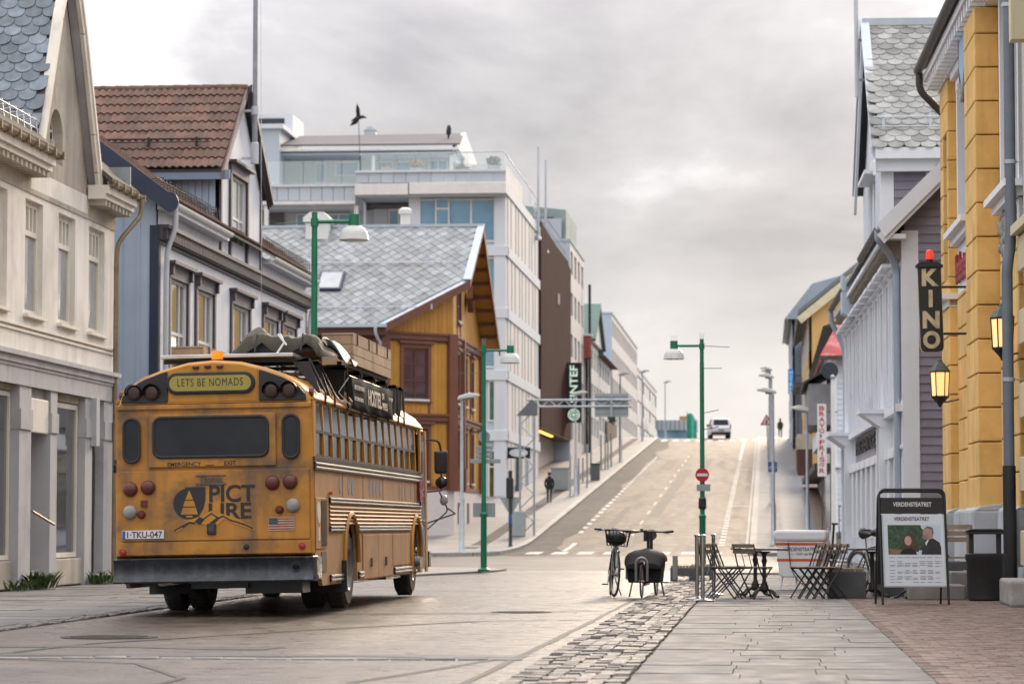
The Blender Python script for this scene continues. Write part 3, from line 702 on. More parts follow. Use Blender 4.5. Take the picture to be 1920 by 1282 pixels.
# main roof tile field (too fine to tell apart)
t_ = tile_mb(.34, .40); fld = MB(); up = Vector((0, 5.5, 3.9)).normalized(); nrm = Vector((1, 0, 0)).cross(up)
s = 0
while s < 6.5:
    x = -.45
    while x < BL+.1:
        yy = -.5+up.y*s
        inside = DX0-.2 < x < DX1+.2 and yy > .0 and (x-DX0 if x < DXC else DX1-x) > -.3 and 7.9+up.z*s < DZA-.2 and yy < 1.2
        if not inside and x+.34 < BL+.35:
            M = basis(None, Vector((x, -.26, 7.98))+up*s, (1, 0, 0), up, nrm); fld.add([M @ Vector(p) for p in t_.v], t_.f)
        x += .34
    s += .38
kind(fld.build('tile_field', TILE_S, bh), 'stuff')
# dormer: front gable wall flush with the facade
wl = (8.25, 10.35, 7.55, 9.55)
mb = MB(); mb.wall(DX0, DX1, 7.42, DZE, [(wl[0], wl[1], 7.5, 9.5)], -.004, .12); mb.poly([(DX0, -.004, DZE), (DX1, -.004, DZE), (DXC, -.004, DZA-.1)]); mb.build('dormer_wall', BLUE_F, bh)
w = window(bh, wl[0], wl[1], 7.5, 9.5, .04, WHITE, GLASS_C, (.6, 1, .6), (1, 1), fw=.07, mw=.07)
k = MB(); a, b, c, d_ = wl[0], wl[1], 7.5, 9.5
k.box(a-.17, a-.003, -.07, .03, c, d_).box(b+.003, b+.17, -.07, .03, c, d_).box(a-.17, b+.17, -.08, .03, d_, d_+.24).box(a-.26, b+.26, -.22, .02, d_+.24, d_+.3); k.build('casing', DKT, w)
kind(battens(MB(), DX0+.2, DX1-.2, 7.45, DZE, [(wl[0]-.2, wl[1]+.2, 7, 9.9)], .115, .085, -.004, .014).build('cladding', BLUE_F, bh), 'stuff')
for xx in (DX0, DX1):
    y = .1
    while y < 2.0:
        z0 = 8.0+.709*(y+.5); o = MB().box(-.025 if xx == DX0 else 0, 0 if xx == DX0 else .025, 0, .145, 0, DZE-z0).build('board', BLUE_S, bh); o.location = (xx, y, z0); y += .16
each(MB().box(DX0-.04, DX0+.13, -.05, -.0, 7.42, DZE).box(DX1-.13, DX1+.04, -.05, -.0, 7.42, DZE), 'corner_board', DKT, bh)
MB().prism([(DX0+.02, 7.9), (DX1-.02, 7.9), (DX1-.02, DZE), (DXC, DZA-.15), (DX0+.02, DZE)], 'y', .14, 4.2).build('dormer_core', BLUE_S, bh)
mr = MB()
for sx, xe in ((-1, DX0-.35), (1, DX1+.35)): mr.slab([(xe, -.14, DZE-.16), (DXC, -.14, DZA), (DXC, 5.2, DZA), (xe, 5.2, DZE-.16)], (0, 0, .05))
mr.build('dormer_roof', ROOFU, bh)
tm = tile_mb(.34, .42).mesh('tile', TILE, True)
ln = Vector((DXC-(DX0-.38), 0, DZA-(DZE-.16))); up = ln.normalized(); Ls = ln.length; rows = 9; dh = Ls/rows; nrm = up.cross(Vector((0, -1, 0)))
nrm = Vector((0, -1, 0)).cross(up)
for r in range(rows):
    y = -.12; 
    while y < 4.9:
        M = basis(None, Vector((DX0-.38, y+.34, DZE-.08))+up*(dh*r), (0, -1, 0), up, nrm); piece(tm, 'tile', bh, M @ Matrix.Rotation(RND.uniform(-.012, .012), 4, 'Y')); y += .34
rg = MB(); y = -.16
while y < 5: rg.lathe([(.1, 0), (.115, .40)], (DXC, y, DZA+.05), 'y', 10); y += .36
each(rg, 'ridge_tile', TILE_S, bh, smooth=True)
vb = MB()
vb.slab([(DX0-.40, -.17, DZE-.14), (DXC, -.17, DZA+.08), (DXC, -.17, DZA-.14), (DX0-.40, -.17, DZE-.34)], (0, .06, 0)); vb.build('barge_board', mat('barge_brown', '#7c6c66', rough=.6, var=.2, scale=3), bh)
vb = MB()
for q in range(3): vb.slab([(DX1+.42, -.17-.05*q, DZE-.16+.03*q), (DXC, -.17-.05*q, DZA+.08+.03*q), (DXC, -.17-.05*q, DZA-.14+.05*q), (DX1+.42, -.17-.05*q, DZE-.38+.05*q)], (0, .05, 0))
vb.build('barge_board', DKT, bh)
MB().box(DX0-.33, DX0-.28, -.3, 4.2, DZE-.34, DZE-.12).build('dormer_fascia', mat('fascia_blue', '#7f8ea3', rough=.5, var=.06), bh)
g = MB()
for y in (.6, 1.75, 2.9, 4.0): g.box(DX0+.35, DX0+.42, y, y+.06, DZE+.36, DZE+.75)
g.box(DX0+.36, DX0+.39, .3, 4.3, DZE+.62, DZE+.645).box(DX0+.36, DX0+.39, .3, 4.3, DZE+.7, DZE+.725); g.build('snow_guard', IRONW, bh)
for a, b in ((-.2, 6.8), (12.7, BL+.2)):
    g = MB(); pr = [(-.30-.08*math.cos(math.pi*i/8), 7.9-.1*math.sin(math.pi*i/8)) for i in range(9)]; pr += [(p[0], p[1]+.012) for p in reversed(pr[1:-1])]; g.prism(pr, 'x', a, b); g.build('gutter', WHITE, bh)
    MB().box(a, b, -.27, -.02, 7.72, 7.84).build('eaves_box', BLUE_F, bh)
    g = MB(); x = a+.3
    while x < b-.1: g.tube([(x, -.12, 8.1), (x, -.09, 8.42), (x, .18, 8.39), (x, .23, 8.32)], .012, 5); x += .33
    g.cyl((a+.2, .03, 8.41), (b-.1, .03, 8.41), .012, n=5); g.build('snow_guard', IRONW, bh)
PIPE_W = mat('downpipe_grey_white', '#c2c5c9', rough=.4, var=.08, scale=3)
downpipe(bh, curve([(.35, -.3, 7.85), (.35, -.3, 7.35), (.3, -.14, 6.95), (.3, -.12, 6.4), (.3, -.12, .1)]), .06, PIPE_W); downpipe(bh, curve([(BL+.1, -.3, 7.85), (BL+.1, -.3, 7.35), (BL-.1, -.14, 6.95), (BL-.1, -.12, 6.4), (BL-.1, -.12, .1)]), .06, PIPE_W)
# flagpole standing on the dormer gable
fp = T('flagpole', 'tall grey flagpole fixed to the dormer gable of the blue-grey timber house', 'flagpole', (-12.7, 60.6+DXC, 0), math.pi/2)
PM = mat('pole_grey', '#8e9296', rough=.4, metal=.4, var=.15, scale=4)
MB().tube([(0, -.34, 9.95), (0, -.34, 18.5)], [.065, .05], 10).build('pole', PM, fp, True); MB().lathe([(.1, 9.9), (.1, 10.4), (.08, 10.42)], (0, -.34, 0)).lathe([(.09, 11.1), (.09, 11.3)], (0, -.34, 0)).box(-.03, .03, -.34, -.02, 10.0, 10.06).box(-.03, .03, -.34, -.02, 11.17, 11.23).build('bracket', PIPE_W, fp)
MB().cyl((.22, -.5, 4.2), (.16, -.42, 18.4), .008, n=5).build('halyard', PIPE_W, fp)
# ---------------------------------------------------------------- ochre timber house on the corner
OCH = mat('ochre_boards', '#b58230', rough=.6, var=.1, scale=1.5, rnd=.1, streak=('#8a6014', .3, 3))
BRN = mat('brown_woodwork', '#6d4433', rough=.6, var=.12, scale=2, rnd=.05)
BRN_D = mat('brown_dark_woodwork', '#54342a', rough=.65, var=.15, scale=2)
SLATE_P = mat('pale_slate', (.27, .285, .29), rough=.6, var=.2, scale=3, bump=.2, bscale=30, rnd=.26, dirt=('#7a7066', .5, 1.2))
ZINC = mat('zinc_trim', '#b4bcc2', rough=.4, metal=.4, var=.1, scale=2)
PLINTHW = mat('white_plinth', '#cfc8c4', rough=.85, var=.06, scale=.8, bump=.15, dirt=('#9b928c', .4, .8))
oh = T('corner_timber_house', 'ochre and brown timber house with pale diamond slate roof on the street corner', 'house')
A_, B_ = Vector((-15.95, 122.3, 0)), Vector((-13.35, 125.0, 0)); YF = 137.0; ZB, ZE = 2.6, 9.25
zr = lambda y: 9.5+.6*(y-121.5) if y < 129.7 else 14.42-.6*(y-129.7)
def chM():   # local frame of the chamfered corner wall: x along the wall, y into the house
    ex = (B_-A_).normalized(); ey = Vector((-ex.y, ex.x, 0)); return basis(None, A_, ex, ey, (0, 0, 1)), (B_-A_).length
CM, CL = chM()
SM = basis(None, B_, (0, 1, 0), (-1, 0, 0), (0, 0, 1)); SLn = YF-B_.y
FM = basis(None, Vector((-27, 122.3, 0)), (1, 0, 0), (0, 1, 0), (0, 0, 1)); FL = 27-15.95
def put(mb, M, name, m, parent=oh, bev=0): return mb.xf(M).build(name, m, parent, bev=bev)
def put_each(mb, M, name, m, parent=oh): return each(mb.xf(M), name, m, parent)
# plinth
core = MB(); poly = [(-27, 122.36), (A_.x+.02, 122.36), (B_.x-.06, B_.y+.02), (B_.x-.06, YF), (-27, YF)]
core.prism(poly, 'z', ZB, ZE); core.build('wall_core', OCH, oh)
core = MB(); poly2 = [(-27, 122.22), (A_.x+.05, 122.22), (B_.x+.09, B_.y-.05), (B_.x+.09, YF), (-27, YF)]
core.prism(poly2, 'z', -.2, ZB-.002); core.build('plinth', PLINTHW, oh)
for x in (1.5, 5.5): put(MB().box(x, x+.7, -.12, .1, 1.2, 2.1), SM, 'cellar_window', BRN_D)
put(MB().box(3.2, 4.1, -.11, .1, .4, 2.3), SM, 'cellar_door', mat('grey_door', '#77757a', rough=.6))
# wall boards: chamfer, street side, front; gable triangles follow the roof
def boards(M, L, holes, zt, pitch=.24):
    x = .05
    while x < L-.02:
        w = min(pitch-.012, L-x)
        segs = [(ZB+.02, zt(x+w/2))]
        for a, b, c, d_ in holes:
            if a < x+w and x < b:
                ns = []
                for s0, s1 in segs:
                    if c > s0: ns.append((s0, min(c, s1)))
                    if d_ < s1: ns.append((max(d_, s0), s1))
                segs = [q for q in ns if q[1]-q[0] > .03]
        for s0, s1 in segs: put(MB().box(x, x+w, -.035, 0, s0, s1), M, 'board', OCH)
        x += pitch
HC = [(1.0, 2.35, 6.45, 8.6), (1.0, 2.35, 3.0, 5.2)]
boards(CM, CL, HC, lambda x: min(12.2, zr(A_.y+x*.7)-.12))
mb = MB(); mb.poly([(0, .03, 9), (CL, .03, 9), (CL, .03, zr(B_.y)), (0, .03, zr(A_.y))]); put(mb, CM, 'gable_core', OCH)
HS = [(1.2, 2.3, 6.4, 8.5), (4.6, 5.6, 6.4, 8.5), (7.4, 8.5, 6.4, 8.5), (1.2, 2.3, 3.0, 5.2), (4.6, 5.6, 3.0, 5.2), (7.4, 8.5, 3.0, 5.2), (1.7, 2.9, 10.0, 11.9)]
boards(SM, SLn, HS, lambda x: zr(B_.y+x)-.12, .3)
mb = MB(); mb.poly([(0, .03, 9), (SLn, .03, 9), (SLn, .03, zr(YF)), (129.7-B_.y, .03, 14.3), (0, .03, zr(B_.y))]); put(mb, SM, 'gable_core', OCH)
boards(FM, FL, [(8.4, 9.7, 6.45, 8.6), (4.5, 5.8, 6.45, 8.6)], lambda x: ZE)
def ohwin(M, a, b, c, d_):
    w = window(oh, a, b, c, d_, -.03, BRN_D, GLASS, (1, 1), (1.2, 1.2, 1), fw=.08, mw=.07, d=.06)
    for o in [w]+list(w.children): o.data.transform(M)
    k = MB(); k.box(a-.16, a, -.1, 0, c-.1, d_+.02).box(b, b+.16, -.1, 0, c-.1, d_+.02).box(a-.16, b+.16, -.1, 0, d_+.02, d_+.2).box(a-.28, b+.28, -.2, 0, d_+.2, d_+.3).box(a-.2, b+.2, -.14, 0, c-.16, c-.1); k.xf(M).build('casing', BRN, w)
    MB().box(a-.02, b+.02, -.16, -.03, c-.08, c-.003).xf(M).build('sill', WHITE, w)
    k = MB().box(a-.14, a-.02, -.07, 0, c-.8, c-.16).box(b+.02, b+.14, -.07, 0, c-.8, c-.16); k.xf(M).build('apron_trim', BRN, w)
for h in HC: ohwin(CM, *h)
for h in HS: ohwin(SM, *h)
for h in ((8.4, 9.7, 6.45, 8.6), (4.5, 5.8, 6.45, 8.6)): ohwin(FM, *h)
# horizontal mouldings with scalloped lower edge, corner pilasters
for M, L in ((CM, CL), (SM, SLn), (FM, FL)):
    for z in (8.98, 5.55):
        put(MB().box(0, L, -.2, 0, z+.2, z+.3), M, 'moulding', BRN); put(MB().box(0, L, -.14, 0, z, z+.2), M, 'moulding', BRN)
        sc = MB(); x = .05
        while x < L-.1: sc.add([(x, -.12, z), (x+.16, -.12, z), (x+.08, -.12, z-.12), (x, -.05, z), (x+.16, -.05, z), (x+.08, -.05, z-.12)], [(0, 1, 2), (3, 4, 5), (0, 1, 4, 3), (1, 2, 5, 4), (0, 2, 5, 3)]); x += .16
        kind(put(sc, M, 'scallop_trim', BRN_D), 'stuff')
    put(MB().box(0, L, -.12, 0, ZB, ZB+.18), M, 'moulding', BRN)
for M, xx in ((CM, CL-.12), (CM, -.12), (SM, 3.25), (SM, SLn-.3)):
    put(MB().box(xx-.2, xx+.28, -.24, .1, ZB, 9.28), M, 'corner_pilaster', BRN, bev=.03); put(MB().box(xx-.26, xx+.34, -.3, .1, ZB, ZB+1.0), M, 'pilaster_foot', BRN)
# roof: polygon cut back over the chamfered corner, big overhang on the gable
RA, RB, RC_ = Vector((-15.75, 121.5, 9.5)), Vector((-12.62, 124.97, 11.58)), Vector((-12.5, 129.7, 14.42))
rf = MB(); rf.slab([(-27.5, 121.5, 9.5), RA, RB, RC_, (-27.5, 129.7, 14.42)], (0, 0, -.12)); rf.build('roof_slope', ZINC, oh)
rf = MB(); rf.slab([(-27.5, 137.9, 9.5), (-12.5, 137.9, 9.5), RC_, (-27.5, 129.7, 14.42)], (0, 0, -.12)); rf.build('roof_slope', OCH, oh)
e = MB(); e.slab([RA+Vector((-.02, -.05, .03)), RB+Vector((.05, 0, .03)), RB+Vector((.05, 0, -.32)), RA+Vector((-.02, -.05, -.32))], (-.05, .06, 0)); e.build('barge_board', BRN, oh)
e = MB(); e.slab([RB+Vector((.06, -.04, .04)), RC_+Vector((.06, 0, .06)), RC_+Vector((.06, 0, -.3)), RB+Vector((.06, -.04, -.3))], (-.06, 0, 0)); e.build('barge_board', BRN, oh)
e = MB(); e.slab([(-12.44, 138, 9.48), RC_+Vector((.06, 0, .06)), RC_+Vector((.06, 0, -.32)), (-12.44, 138, 9.1)], (-.06, 0, 0)); e.build('barge_board', BRN, oh)
e = MB(); e.slab([RB+Vector((-.25, -.1, .05)), RC_+Vector((-.2, 0, .07)), RC_+Vector((.1, 0, .07)), RB+Vector((.1, -.05, .05))], (0, 0, .03)); e.build('verge_flashing', ZINC, oh)
MB().box(-27.5, RA.x+.02, 121.38, 121.5, 9.38, 9.52).build('gutter', ZINC, oh); MB().box(-27.5, -12.45, 129.55, 129.85, 14.40, 14.52).build('ridge_flashing', ZINC, oh)
MB().slab([(-27.5, 121.55, 9.36), (RA.x, 121.55, 9.36), (A_.x, 122.3, 9.3), (-27.5, 122.3, 9.3)], (0, 0, -.3)).build('eaves_board', BRN_D, oh)
for k in range(8):   # brackets under the far overhang
    y = 130.4+k*.92; z = zr(y)-.14
    MB().box(-13.35, -12.56, y, y+.14, z-.16, z-.02).build('bracket', BRN, oh)
for k in range(4):
    y = 125.6+k*.98; MB().box(-13.35, -12.56, y, y+.14, zr(y)-.3, zr(y)-.16).build('bracket', BRN, oh)
dm = MB(); cy, cz = 129.7+.6, 11.2
dm.add([(-13.22, cy, cz+.6), (-13.22, cy+.6, cz), (-13.22, cy, cz-.6), (-13.22, cy-.6, cz), (-12.95, cy, cz+.6), (-12.95, cy+.6, cz), (-12.95, cy, cz-.6), (-12.95, cy-.6, cz)], [(0, 1, 5, 4), (1, 2, 6, 5), (2, 3, 7, 6), (3, 0, 4, 7), (0, 1, 2, 3)]); dm.build('diamond_window', BRN, oh)
downpipe(oh, curve([(-16.2, 121.4, 9.4), (-16.2, 121.5, 9.1), (-16.0, 122.1, 8.6), (-16.0, 122.12, 8), (-16.0, 122.12, .3)]), .07, PIPE_W)
up = Vector((0, .857, .5145)); dw, dhh = .52, .66
dmd = MB().prism([(0, -dhh/2), (dw/2*.97, 0), (0, dhh/2), (-dw/2*.97, 0)], 'z', 0, .02); dme = dmd.mesh('slate', SLATE_P); nrm = Vector((0, -.5145, .857))
cells = []; r = 0; s = .2
while s < 9.45:
    yy = 121.5+s*.857; xr = RA.x+(RB.x-RA.x)*min(1, (yy-121.5)/(RB.y-121.5)) if yy < RB.y else -12.6
    x = xr-.3-((r % 2)*dw/2); x = -12.6-.26*(r % 2)-math.ceil((-12.6-xr)/dw)*dw
    while x > -22.5:
        ye = 121.5+(s-.33)*.857; xe = RA.x+(RB.x-RA.x)*max(0, min(1, (ye-121.5)/(RB.y-121.5)))
        if x+dw/2 < (xe if ye < RB.y else -12.52)+.06: cells.append((s, x, r))
        x -= dw
    s += dhh/2; r += 1
cells.sort(key=lambda c: -c[1]); rest = MB(); o0 = Vector((0, 121.5, 9.5))
for i, (s, x, r) in enumerate(cells):
    M = basis(None, o0+up*s+Vector((x, 0, 0))+nrm*(.012+RND.uniform(0, .006)), (1, 0, 0), up, nrm) @ Matrix.Rotation(-.045+RND.uniform(-.01, .01), 4, 'X')
    if i < 300: piece(dme, 'slate', oh, M)
    else: rest.add([M @ Vector(p) for p in dmd.v], dmd.f)
kind(rest.build('slate_field', mat('pale_slate_field', (.27, .285, .29), rough=.6, var=.45, scale=2.6, bump=.2, dirt=('#7a7066', .5, 1.2)), oh), 'stuff')
sk = MB(); M = basis(None, o0+up*3.9+Vector((-18.6, 0, 0))+nrm*.05, (1, 0, 0), up, nrm); sk.box(-.55, .55, -.85, .85, 0, .12); k = sk.xf(M).build('roof_window', NAVY, oh); MB().box(-.45, .45, -.75, .75, .12, .13).xf(M).build('pane', GLASS_C, k)
for s in (1.3, 5.6):
    g = MB(); x = -22
    while x < -13.2: q = o0+up*s+Vector((x, 0, 0))+nrm*.03; g.box(q.x, q.x+.06, q.y, q.y+.05, q.z, q.z+.22); x += 1.6
    a = o0+up*s+nrm*.15; g.cyl((-22, a.y, a.z), (-13.4 if s > 4 else -14.6, a.y, a.z), .03, n=6); g.build('snow_guard', ZINC, oh)
ch = MB(); ch.box(-20.3, -19.3, 128.6, 129.5, 13.2, 14.55); ch.box(-20.4, -19.2, 128.5, 129.6, 14.55, 14.75).prism([(-20.4, 14.75), (-19.2, 14.75), (-19.5, 15.0), (-20.1, 15.0)], 'y', 128.5, 129.6).build('chimney', WHITE, oh)
MB().lathe([(.22, 14.2), (.22, 15.0), (.3, 15.02), (.3, 15.2), (.15, 15.3)], (-16.0, 129.9, 0)).build('flue', WHITE, oh, True)
MB().box(-26.9, -16.02, 122.25, 122.35, 0.2, 2.6).build('front_plinth', PLINTHW, oh)
rebase(oh, (-13.35, 125, 0))
# ---------------------------------------------------------------- white apartment block with roof terrace
APT = mat('apartment_white', '#cdd3d8', rough=.6, var=.04, scale=.4, streak=('#a9aeb2', .2, 1.5))
APT_G = mat('apartment_grey_panel', '#b3bcc4', rough=.5, var=.05, scale=.5, rnd=.05)
APT_S = mat('apartment_street_panel', '#d2cdc8', rough=.6, var=.05, scale=.4, rnd=.03)
DARKR = mat('dark_grey_recess_shade', '#5c5d60', rough=.8, var=.1)  # plain dark grey, and painted shade in the balcony recess
RAILG = bpy.data.materials.new('balustrade_glass'); RAILG.use_nodes = True
_b = RAILG.node_tree.nodes['Principled BSDF']; _b.inputs['Base Color'].default_value = (.75, .86, .84, 1); _b.inputs['Roughness'].default_value = .03; _b.inputs['Alpha'].default_value = .2
ap = T('apartment_block', 'white five-storey apartment block with glass-railed roof terrace behind the ochre house', 'building')
YA = 158.0; XC = -13.97
def P(px, py, Y=YA): v = at(px, py, Y); return v.x, v.z
def pbox(x0, y0, x1, y1, Ya, Yb, name, m, bev=0, parent=None):
    a = P(x0, y1, Ya); b = P(x1, y0, Ya); return MB().box(a[0], b[0], Ya, Yb, a[1], b[1]).build(name, m, parent or ap, bev=bev)
def pwin(x0, y0, x1, y1, Ya, cols=(1,), rows=(1,), gm=None, fm=None, fw=.09):
    a = P(x0, y1, Ya); b = P(x1, y0, Ya); return window(ap, a[0], b[0], a[1], b[1], Ya-.06, fm or WHITE, gm or GLASS_B, cols, rows, fw=fw, mw=.08)
FLR = [5.96, 9.23, 12.59, 15.98, 19.33]
MB().box(-27.9, XC, YA+3.2, 181.2, 0, 18.9).build('core', APT, ap)
MB().box(-19.3, XC, YA+.25, YA+3.2, 0, 18.9).build('corner_wing', APT, ap)
MB().box(-27.9, -19.3, YA+2.2, YA+3.2, 2, 18.5).build('recessed_wall', APT_G, ap)
for i, z in enumerate(FLR[:-1]): MB().box(-19.4, XC+.12, YA-.1, YA+.6, z-.28, z+.28).build('floor_band', APT, ap, bev=.02)
MB().box(-19.0, XC-.4, YA+.12, YA+.25, 2, 18.5).build('wall_panel', APT_G, ap)
for x in (-14.6, -19.25): MB().box(x, x+.63, YA-.04, YA+.3, 1.5, 19).build('pier', APT, ap)
pwin(785, 372, 935, 455, YA+.1, (1.1, .75, 1.5, 1.7), (1,)); pwin(816, 372, 843, 455, YA+.0, (1,), (1, .28), fw=.07)
for (y0, y1) in ((482, 575), (600, 690)): pwin(785, y0, 936, y1, YA+.1, (1, .8, 1.5, 1.5))
pwin(915, 713, 937, 790, YA+.1, (1,), (1,), mat('green_curtain_glass', '#4d6f60', rough=.1, var=.2, scale=3)); pwin(915, 843, 942, 935, YA+.1, (1,), (2, 1), mat('lit_lobby_glass', '#5a4f2c', rough=.1, var=.5, scale=2))  # lobby light is painted into the door pane colour
# top band, parapet panels, balustrade on the right terrace; lower left terrace
pbox(665, 344, 765, 366, YA-.9, YA+2.5, 'terrace_edge', WHITE, .03); pbox(767, 341, 949, 364, YA-.9, YA+2.5, 'terrace_edge', WHITE, .03)
for k in range(12): x = 668+k*23.4; pbox(x, 323, x+22.6, 343, YA-.75, YA-.6, 'parapet_panel', APT_G)
pbox(666, 317, 949, 324, YA-.85, YA-.5, 'coping', APT)
MB().box(-21.9, XC, YA-.6, 181, 18.9, 19.7).build('terrace_slab', APT_G, ap)
MB().box(-27.9, -21.9, YA+.6, 181, 18.4, 19.3).build('terrace_slab', APT_G, ap)
for k in range(9): x = 478+k*21; pbox(x, 350, x+20.2, 376, YA-.1, YA+.1, 'parapet_panel', APT_G)
pbox(478, 345, 666, 351, YA-.2, YA+.2, 'coping', APT); pbox(478, 376, 666, 384, YA-.2, YA+.4, 'balcony_edge', WHITE)
for k in range(5): a, b = 497+k*36, 497+k*36+35; pbox(a, 303-k*.6, b, 346, YA-.08, YA-.05, 'balustrade_glass', RAILG)
for k in range(8): a, b = 677+k*33.8, 677+k*33.8+33; pbox(a, 291-k*.9, b, 320, YA-.72, YA-.69, 'balustrade_glass', RAILG)
MB().box(XC-.05, XC-.02, YA-.7, 180, 20.4, 21.4).build('balustrade_glass', RAILG, ap)
rl = MB(); a = P(948, 284, YA-.7); rl.cyl((-21.9, YA-.7, a[1]-.1), (XC-.03, YA-.7, a[1]), .03, n=6); rl.cyl((XC-.03, YA-.7, a[1]), (XC-.03, 180, a[1]), .03, n=6); rl.build('handrail', ZINC, ap)
# balcony recess below the terrace edge
pbox(700, 392, 727, 440, YA+2.0, YA+2.15, 'door', APT_G); pwin(728, 392, 767, 440, YA+2.1, (1, 1)); pbox(480, 390, 532, 440, YA+2.0, YA+2.12, 'wall_panel', DARKR)  # dark wall panel paints the shade inside the recess
pwin(555, 400, 592, 440, YA+2.1, (1, 1)); pwin(605, 400, 665, 440, YA+2.1, (1, 1)); pwin(478, 400, 494, 440, YA+2.1)
pbox(495, 386, 503, 440, YA-.1, YA+.2, 'column', WHITE); pbox(664, 386, 672, 440, YA-.1, YA+.2, 'column', WHITE)
MB().tube(curve([(P(668, 368)[0], YA+.2, P(668, 368)[1]), (P(683, 385)[0], YA+.2, P(683, 378)[1]), (P(683, 385)[0], YA+.2, 8)]), .09, 8).build('downpipe', ZINC, ap, True)
# penthouse
YP = YA+4.5
pbox(525, 292, 870, 350, YP+1.2, YP+9, 'penthouse_wall', mat('penthouse_wall', '#b9bab9', rough=.6, var=.05))
pbox(523, 276, 860, 284, YP-1.6, YP+1.5, 'fascia', WHITE, .02); pbox(526, 284, 864, 291, YP-1.2, YP+1.5, 'fascia', APT)
a, b, c = P(523, 275, YP-1.6), P(862, 272, YP-1.6), P(866, 254, YP+3)
MB().slab([(a[0], YP-1.6, a[1]), (b[0], YP-1.6, b[1]), (c[0], YP+4, c[1]+.15), (P(545, 264, YP+4)[0], YP+4, c[1]+.1)], (0, 0, .1)).build('penthouse_roof', mat('roof_felt', '#6a6668', rough=.8, var=.1), ap)
MB().prism([(YP-1.2, b[1]-.9), (YP+12, b[1]-.9), (YP+12, c[1]-.9), (YP+4, c[1]+.3), (YP-1.2, b[1])], 'x', c[0]-.1, c[0]+.12).build('roof_end', APT, ap)
MB().box(c[0]+.05, XC-.9, YP+6, 180, 19.7, 22.0).build('penthouse_wing', APT_S, ap)
for x0, x1 in ((697, 703), (843, 849)): pbox(x0, 291, x1, 330, YP-1.3, YP-1.1, 'column', WHITE)
pwin(590, 305, 612, 345, YP+1.2); pwin(628, 303, 674, 331, YP+1.2); pwin(708, 302, 738, 335, YP+1.2); pwin(742, 302, 775, 335, YP+1.2); pwin(803, 299, 840, 330, YP+1.2, (1, 1))
pbox(480, 240, 524, 350, YA+2.5, YA+10, 'stair_tower', APT_G); pbox(480, 232, 531, 241, YA+2.3, YA+10, 'coping', APT); pwin(478, 282, 496, 322, YA+2.5)
pbox(478, 214, 549, 262, YA+8, YA+12, 'lift_house', APT); pbox(478, 222, 533, 240, YA+7.95, YA+8.02, 'vent_grille', mat('black_vent', '#33363a', rough=.6))
v = P(683, 256, YP+6); MB().box(v[0], v[0]+.65, YP+6, YP+6.7, v[1], v[1]+.35).prism([(v[0]-.05, v[1]+.35), (v[0]+.7, v[1]+.35), (v[0]+.32, v[1]+.62)], 'y', YP+5.95, YP+6.75).build('roof_vent', ZINC, ap)
# street side: bands, panels with slot windows
yA, yB = YA+.2, 181.2; lv = [3.0]+FLR
for i in range(5):
    z0, z1 = lv[i]+.3, lv[i+1]-.3
    MB().box(XC-.02, XC+.12, yA, yB, lv[i+1]-.28, lv[i+1]+.28).build('floor_band', APT, ap)
    y = yA+.9; k = 0
    while y < yB-1.2:
        w = (1.5, 2.3, 1.1, 1.9)[(k+i) % 4]; MB().box(XC, XC+.05, y, min(y+w, yB-.4), z0, z1).build('wall_panel', APT_S, ap)
        o = MB().box(XC-.02, XC+.02, y+w+.05, y+w+.6, z0+.1, z1-.1).build('slot_window', GLASS, ap); MB().box(XC+.02, XC+.06, y+w+.3, y+w+.36, z0+.1, z1-.1).build('mullion', WHITE, o)
        y += w+.7; k += 1
MB().box(XC-.05, XC+.25, YA+6, YA+7.6, 2.2, 5.2).build('street_door', DARKR, ap); MB().box(XC, XC+.2, 171, 175, 2.9, 5.2).build('garage_door', APT_G, ap)
sg = MB(); sg.lathe([(.5, -.04), (.5, .04)], (0, 0, 0), 'y', 24); sg.xf(Matrix.Translation((XC+.62, YA+1, 5.05)) @ Matrix.Diagonal((1, 1, .45, 1))); MB().box(XC-.1, XC+1.25, YA+1.1, YA+1.3, 4.75, 5.35).build('hanging_sign', mat('sign_black', '#1d1f21', rough=.5), ap); sg.build('sign_oval', mat('sign_pale', '#cfd9dc', rough=.5), ap)
rebase(ap, (XC, YA, 0))
# planters on the terrace
PLT = mat('planter_zinc', '#9aa0a5', rough=.5, var=.1); HED = mat('box_shrub', (.05, .06, .035), rough=.8, var=.4, scale=10); DRYG = mat('dry_grass', (.35, .25, .15), rough=.9, var=.3, scale=9)
def foliage(mb, c, r, n, leaf, q):
    for k in range(n):
        d = Vector((q.gauss(0, 1), q.gauss(0, 1), q.gauss(0, 1))).normalized(); p = Vector(c)+Vector((d.x*r[0], d.y*r[1], d.z*r[2]))*q.uniform(.5, 1)
        a = Vector((q.gauss(0, 1), q.gauss(0, 1), q.gauss(0, 1))).normalized()*leaf; b_ = a.cross(d).normalized()*leaf*.5
        mb.add([p-a, p+b_, p+a, p-b_], [(0, 1, 2, 3)])
for px, lab, m_, hh in ((725, 'small reddish plant in a zinc pot on the roof terrace', DRYG, .5), (780, 'tall pot with a round straw-coloured plant on the roof terrace', DRYG, .9), (867, 'low zinc pot with a dark round shrub on the roof terrace', HED, .6), (926, 'zinc pot with dark shrub at the right corner of the roof terrace', HED, 1.0)):
    x = P(px, 310, YA+.6)[0]; t = T('potted_plant', lab, 'potted plant', (x, YA+.6, 19.7), 0, 'pots on the roof terrace')
    MB().lathe([(.24, 0), (.36, hh), (.32, hh), (.3, hh-.05)], n=14).build('pot', PLT, t, True); mb = MB(); foliage(mb, (0, 0, hh+.22), (.42, .42, .32), 260, .09, random.Random(px)); mb.build('foliage', m_, t)
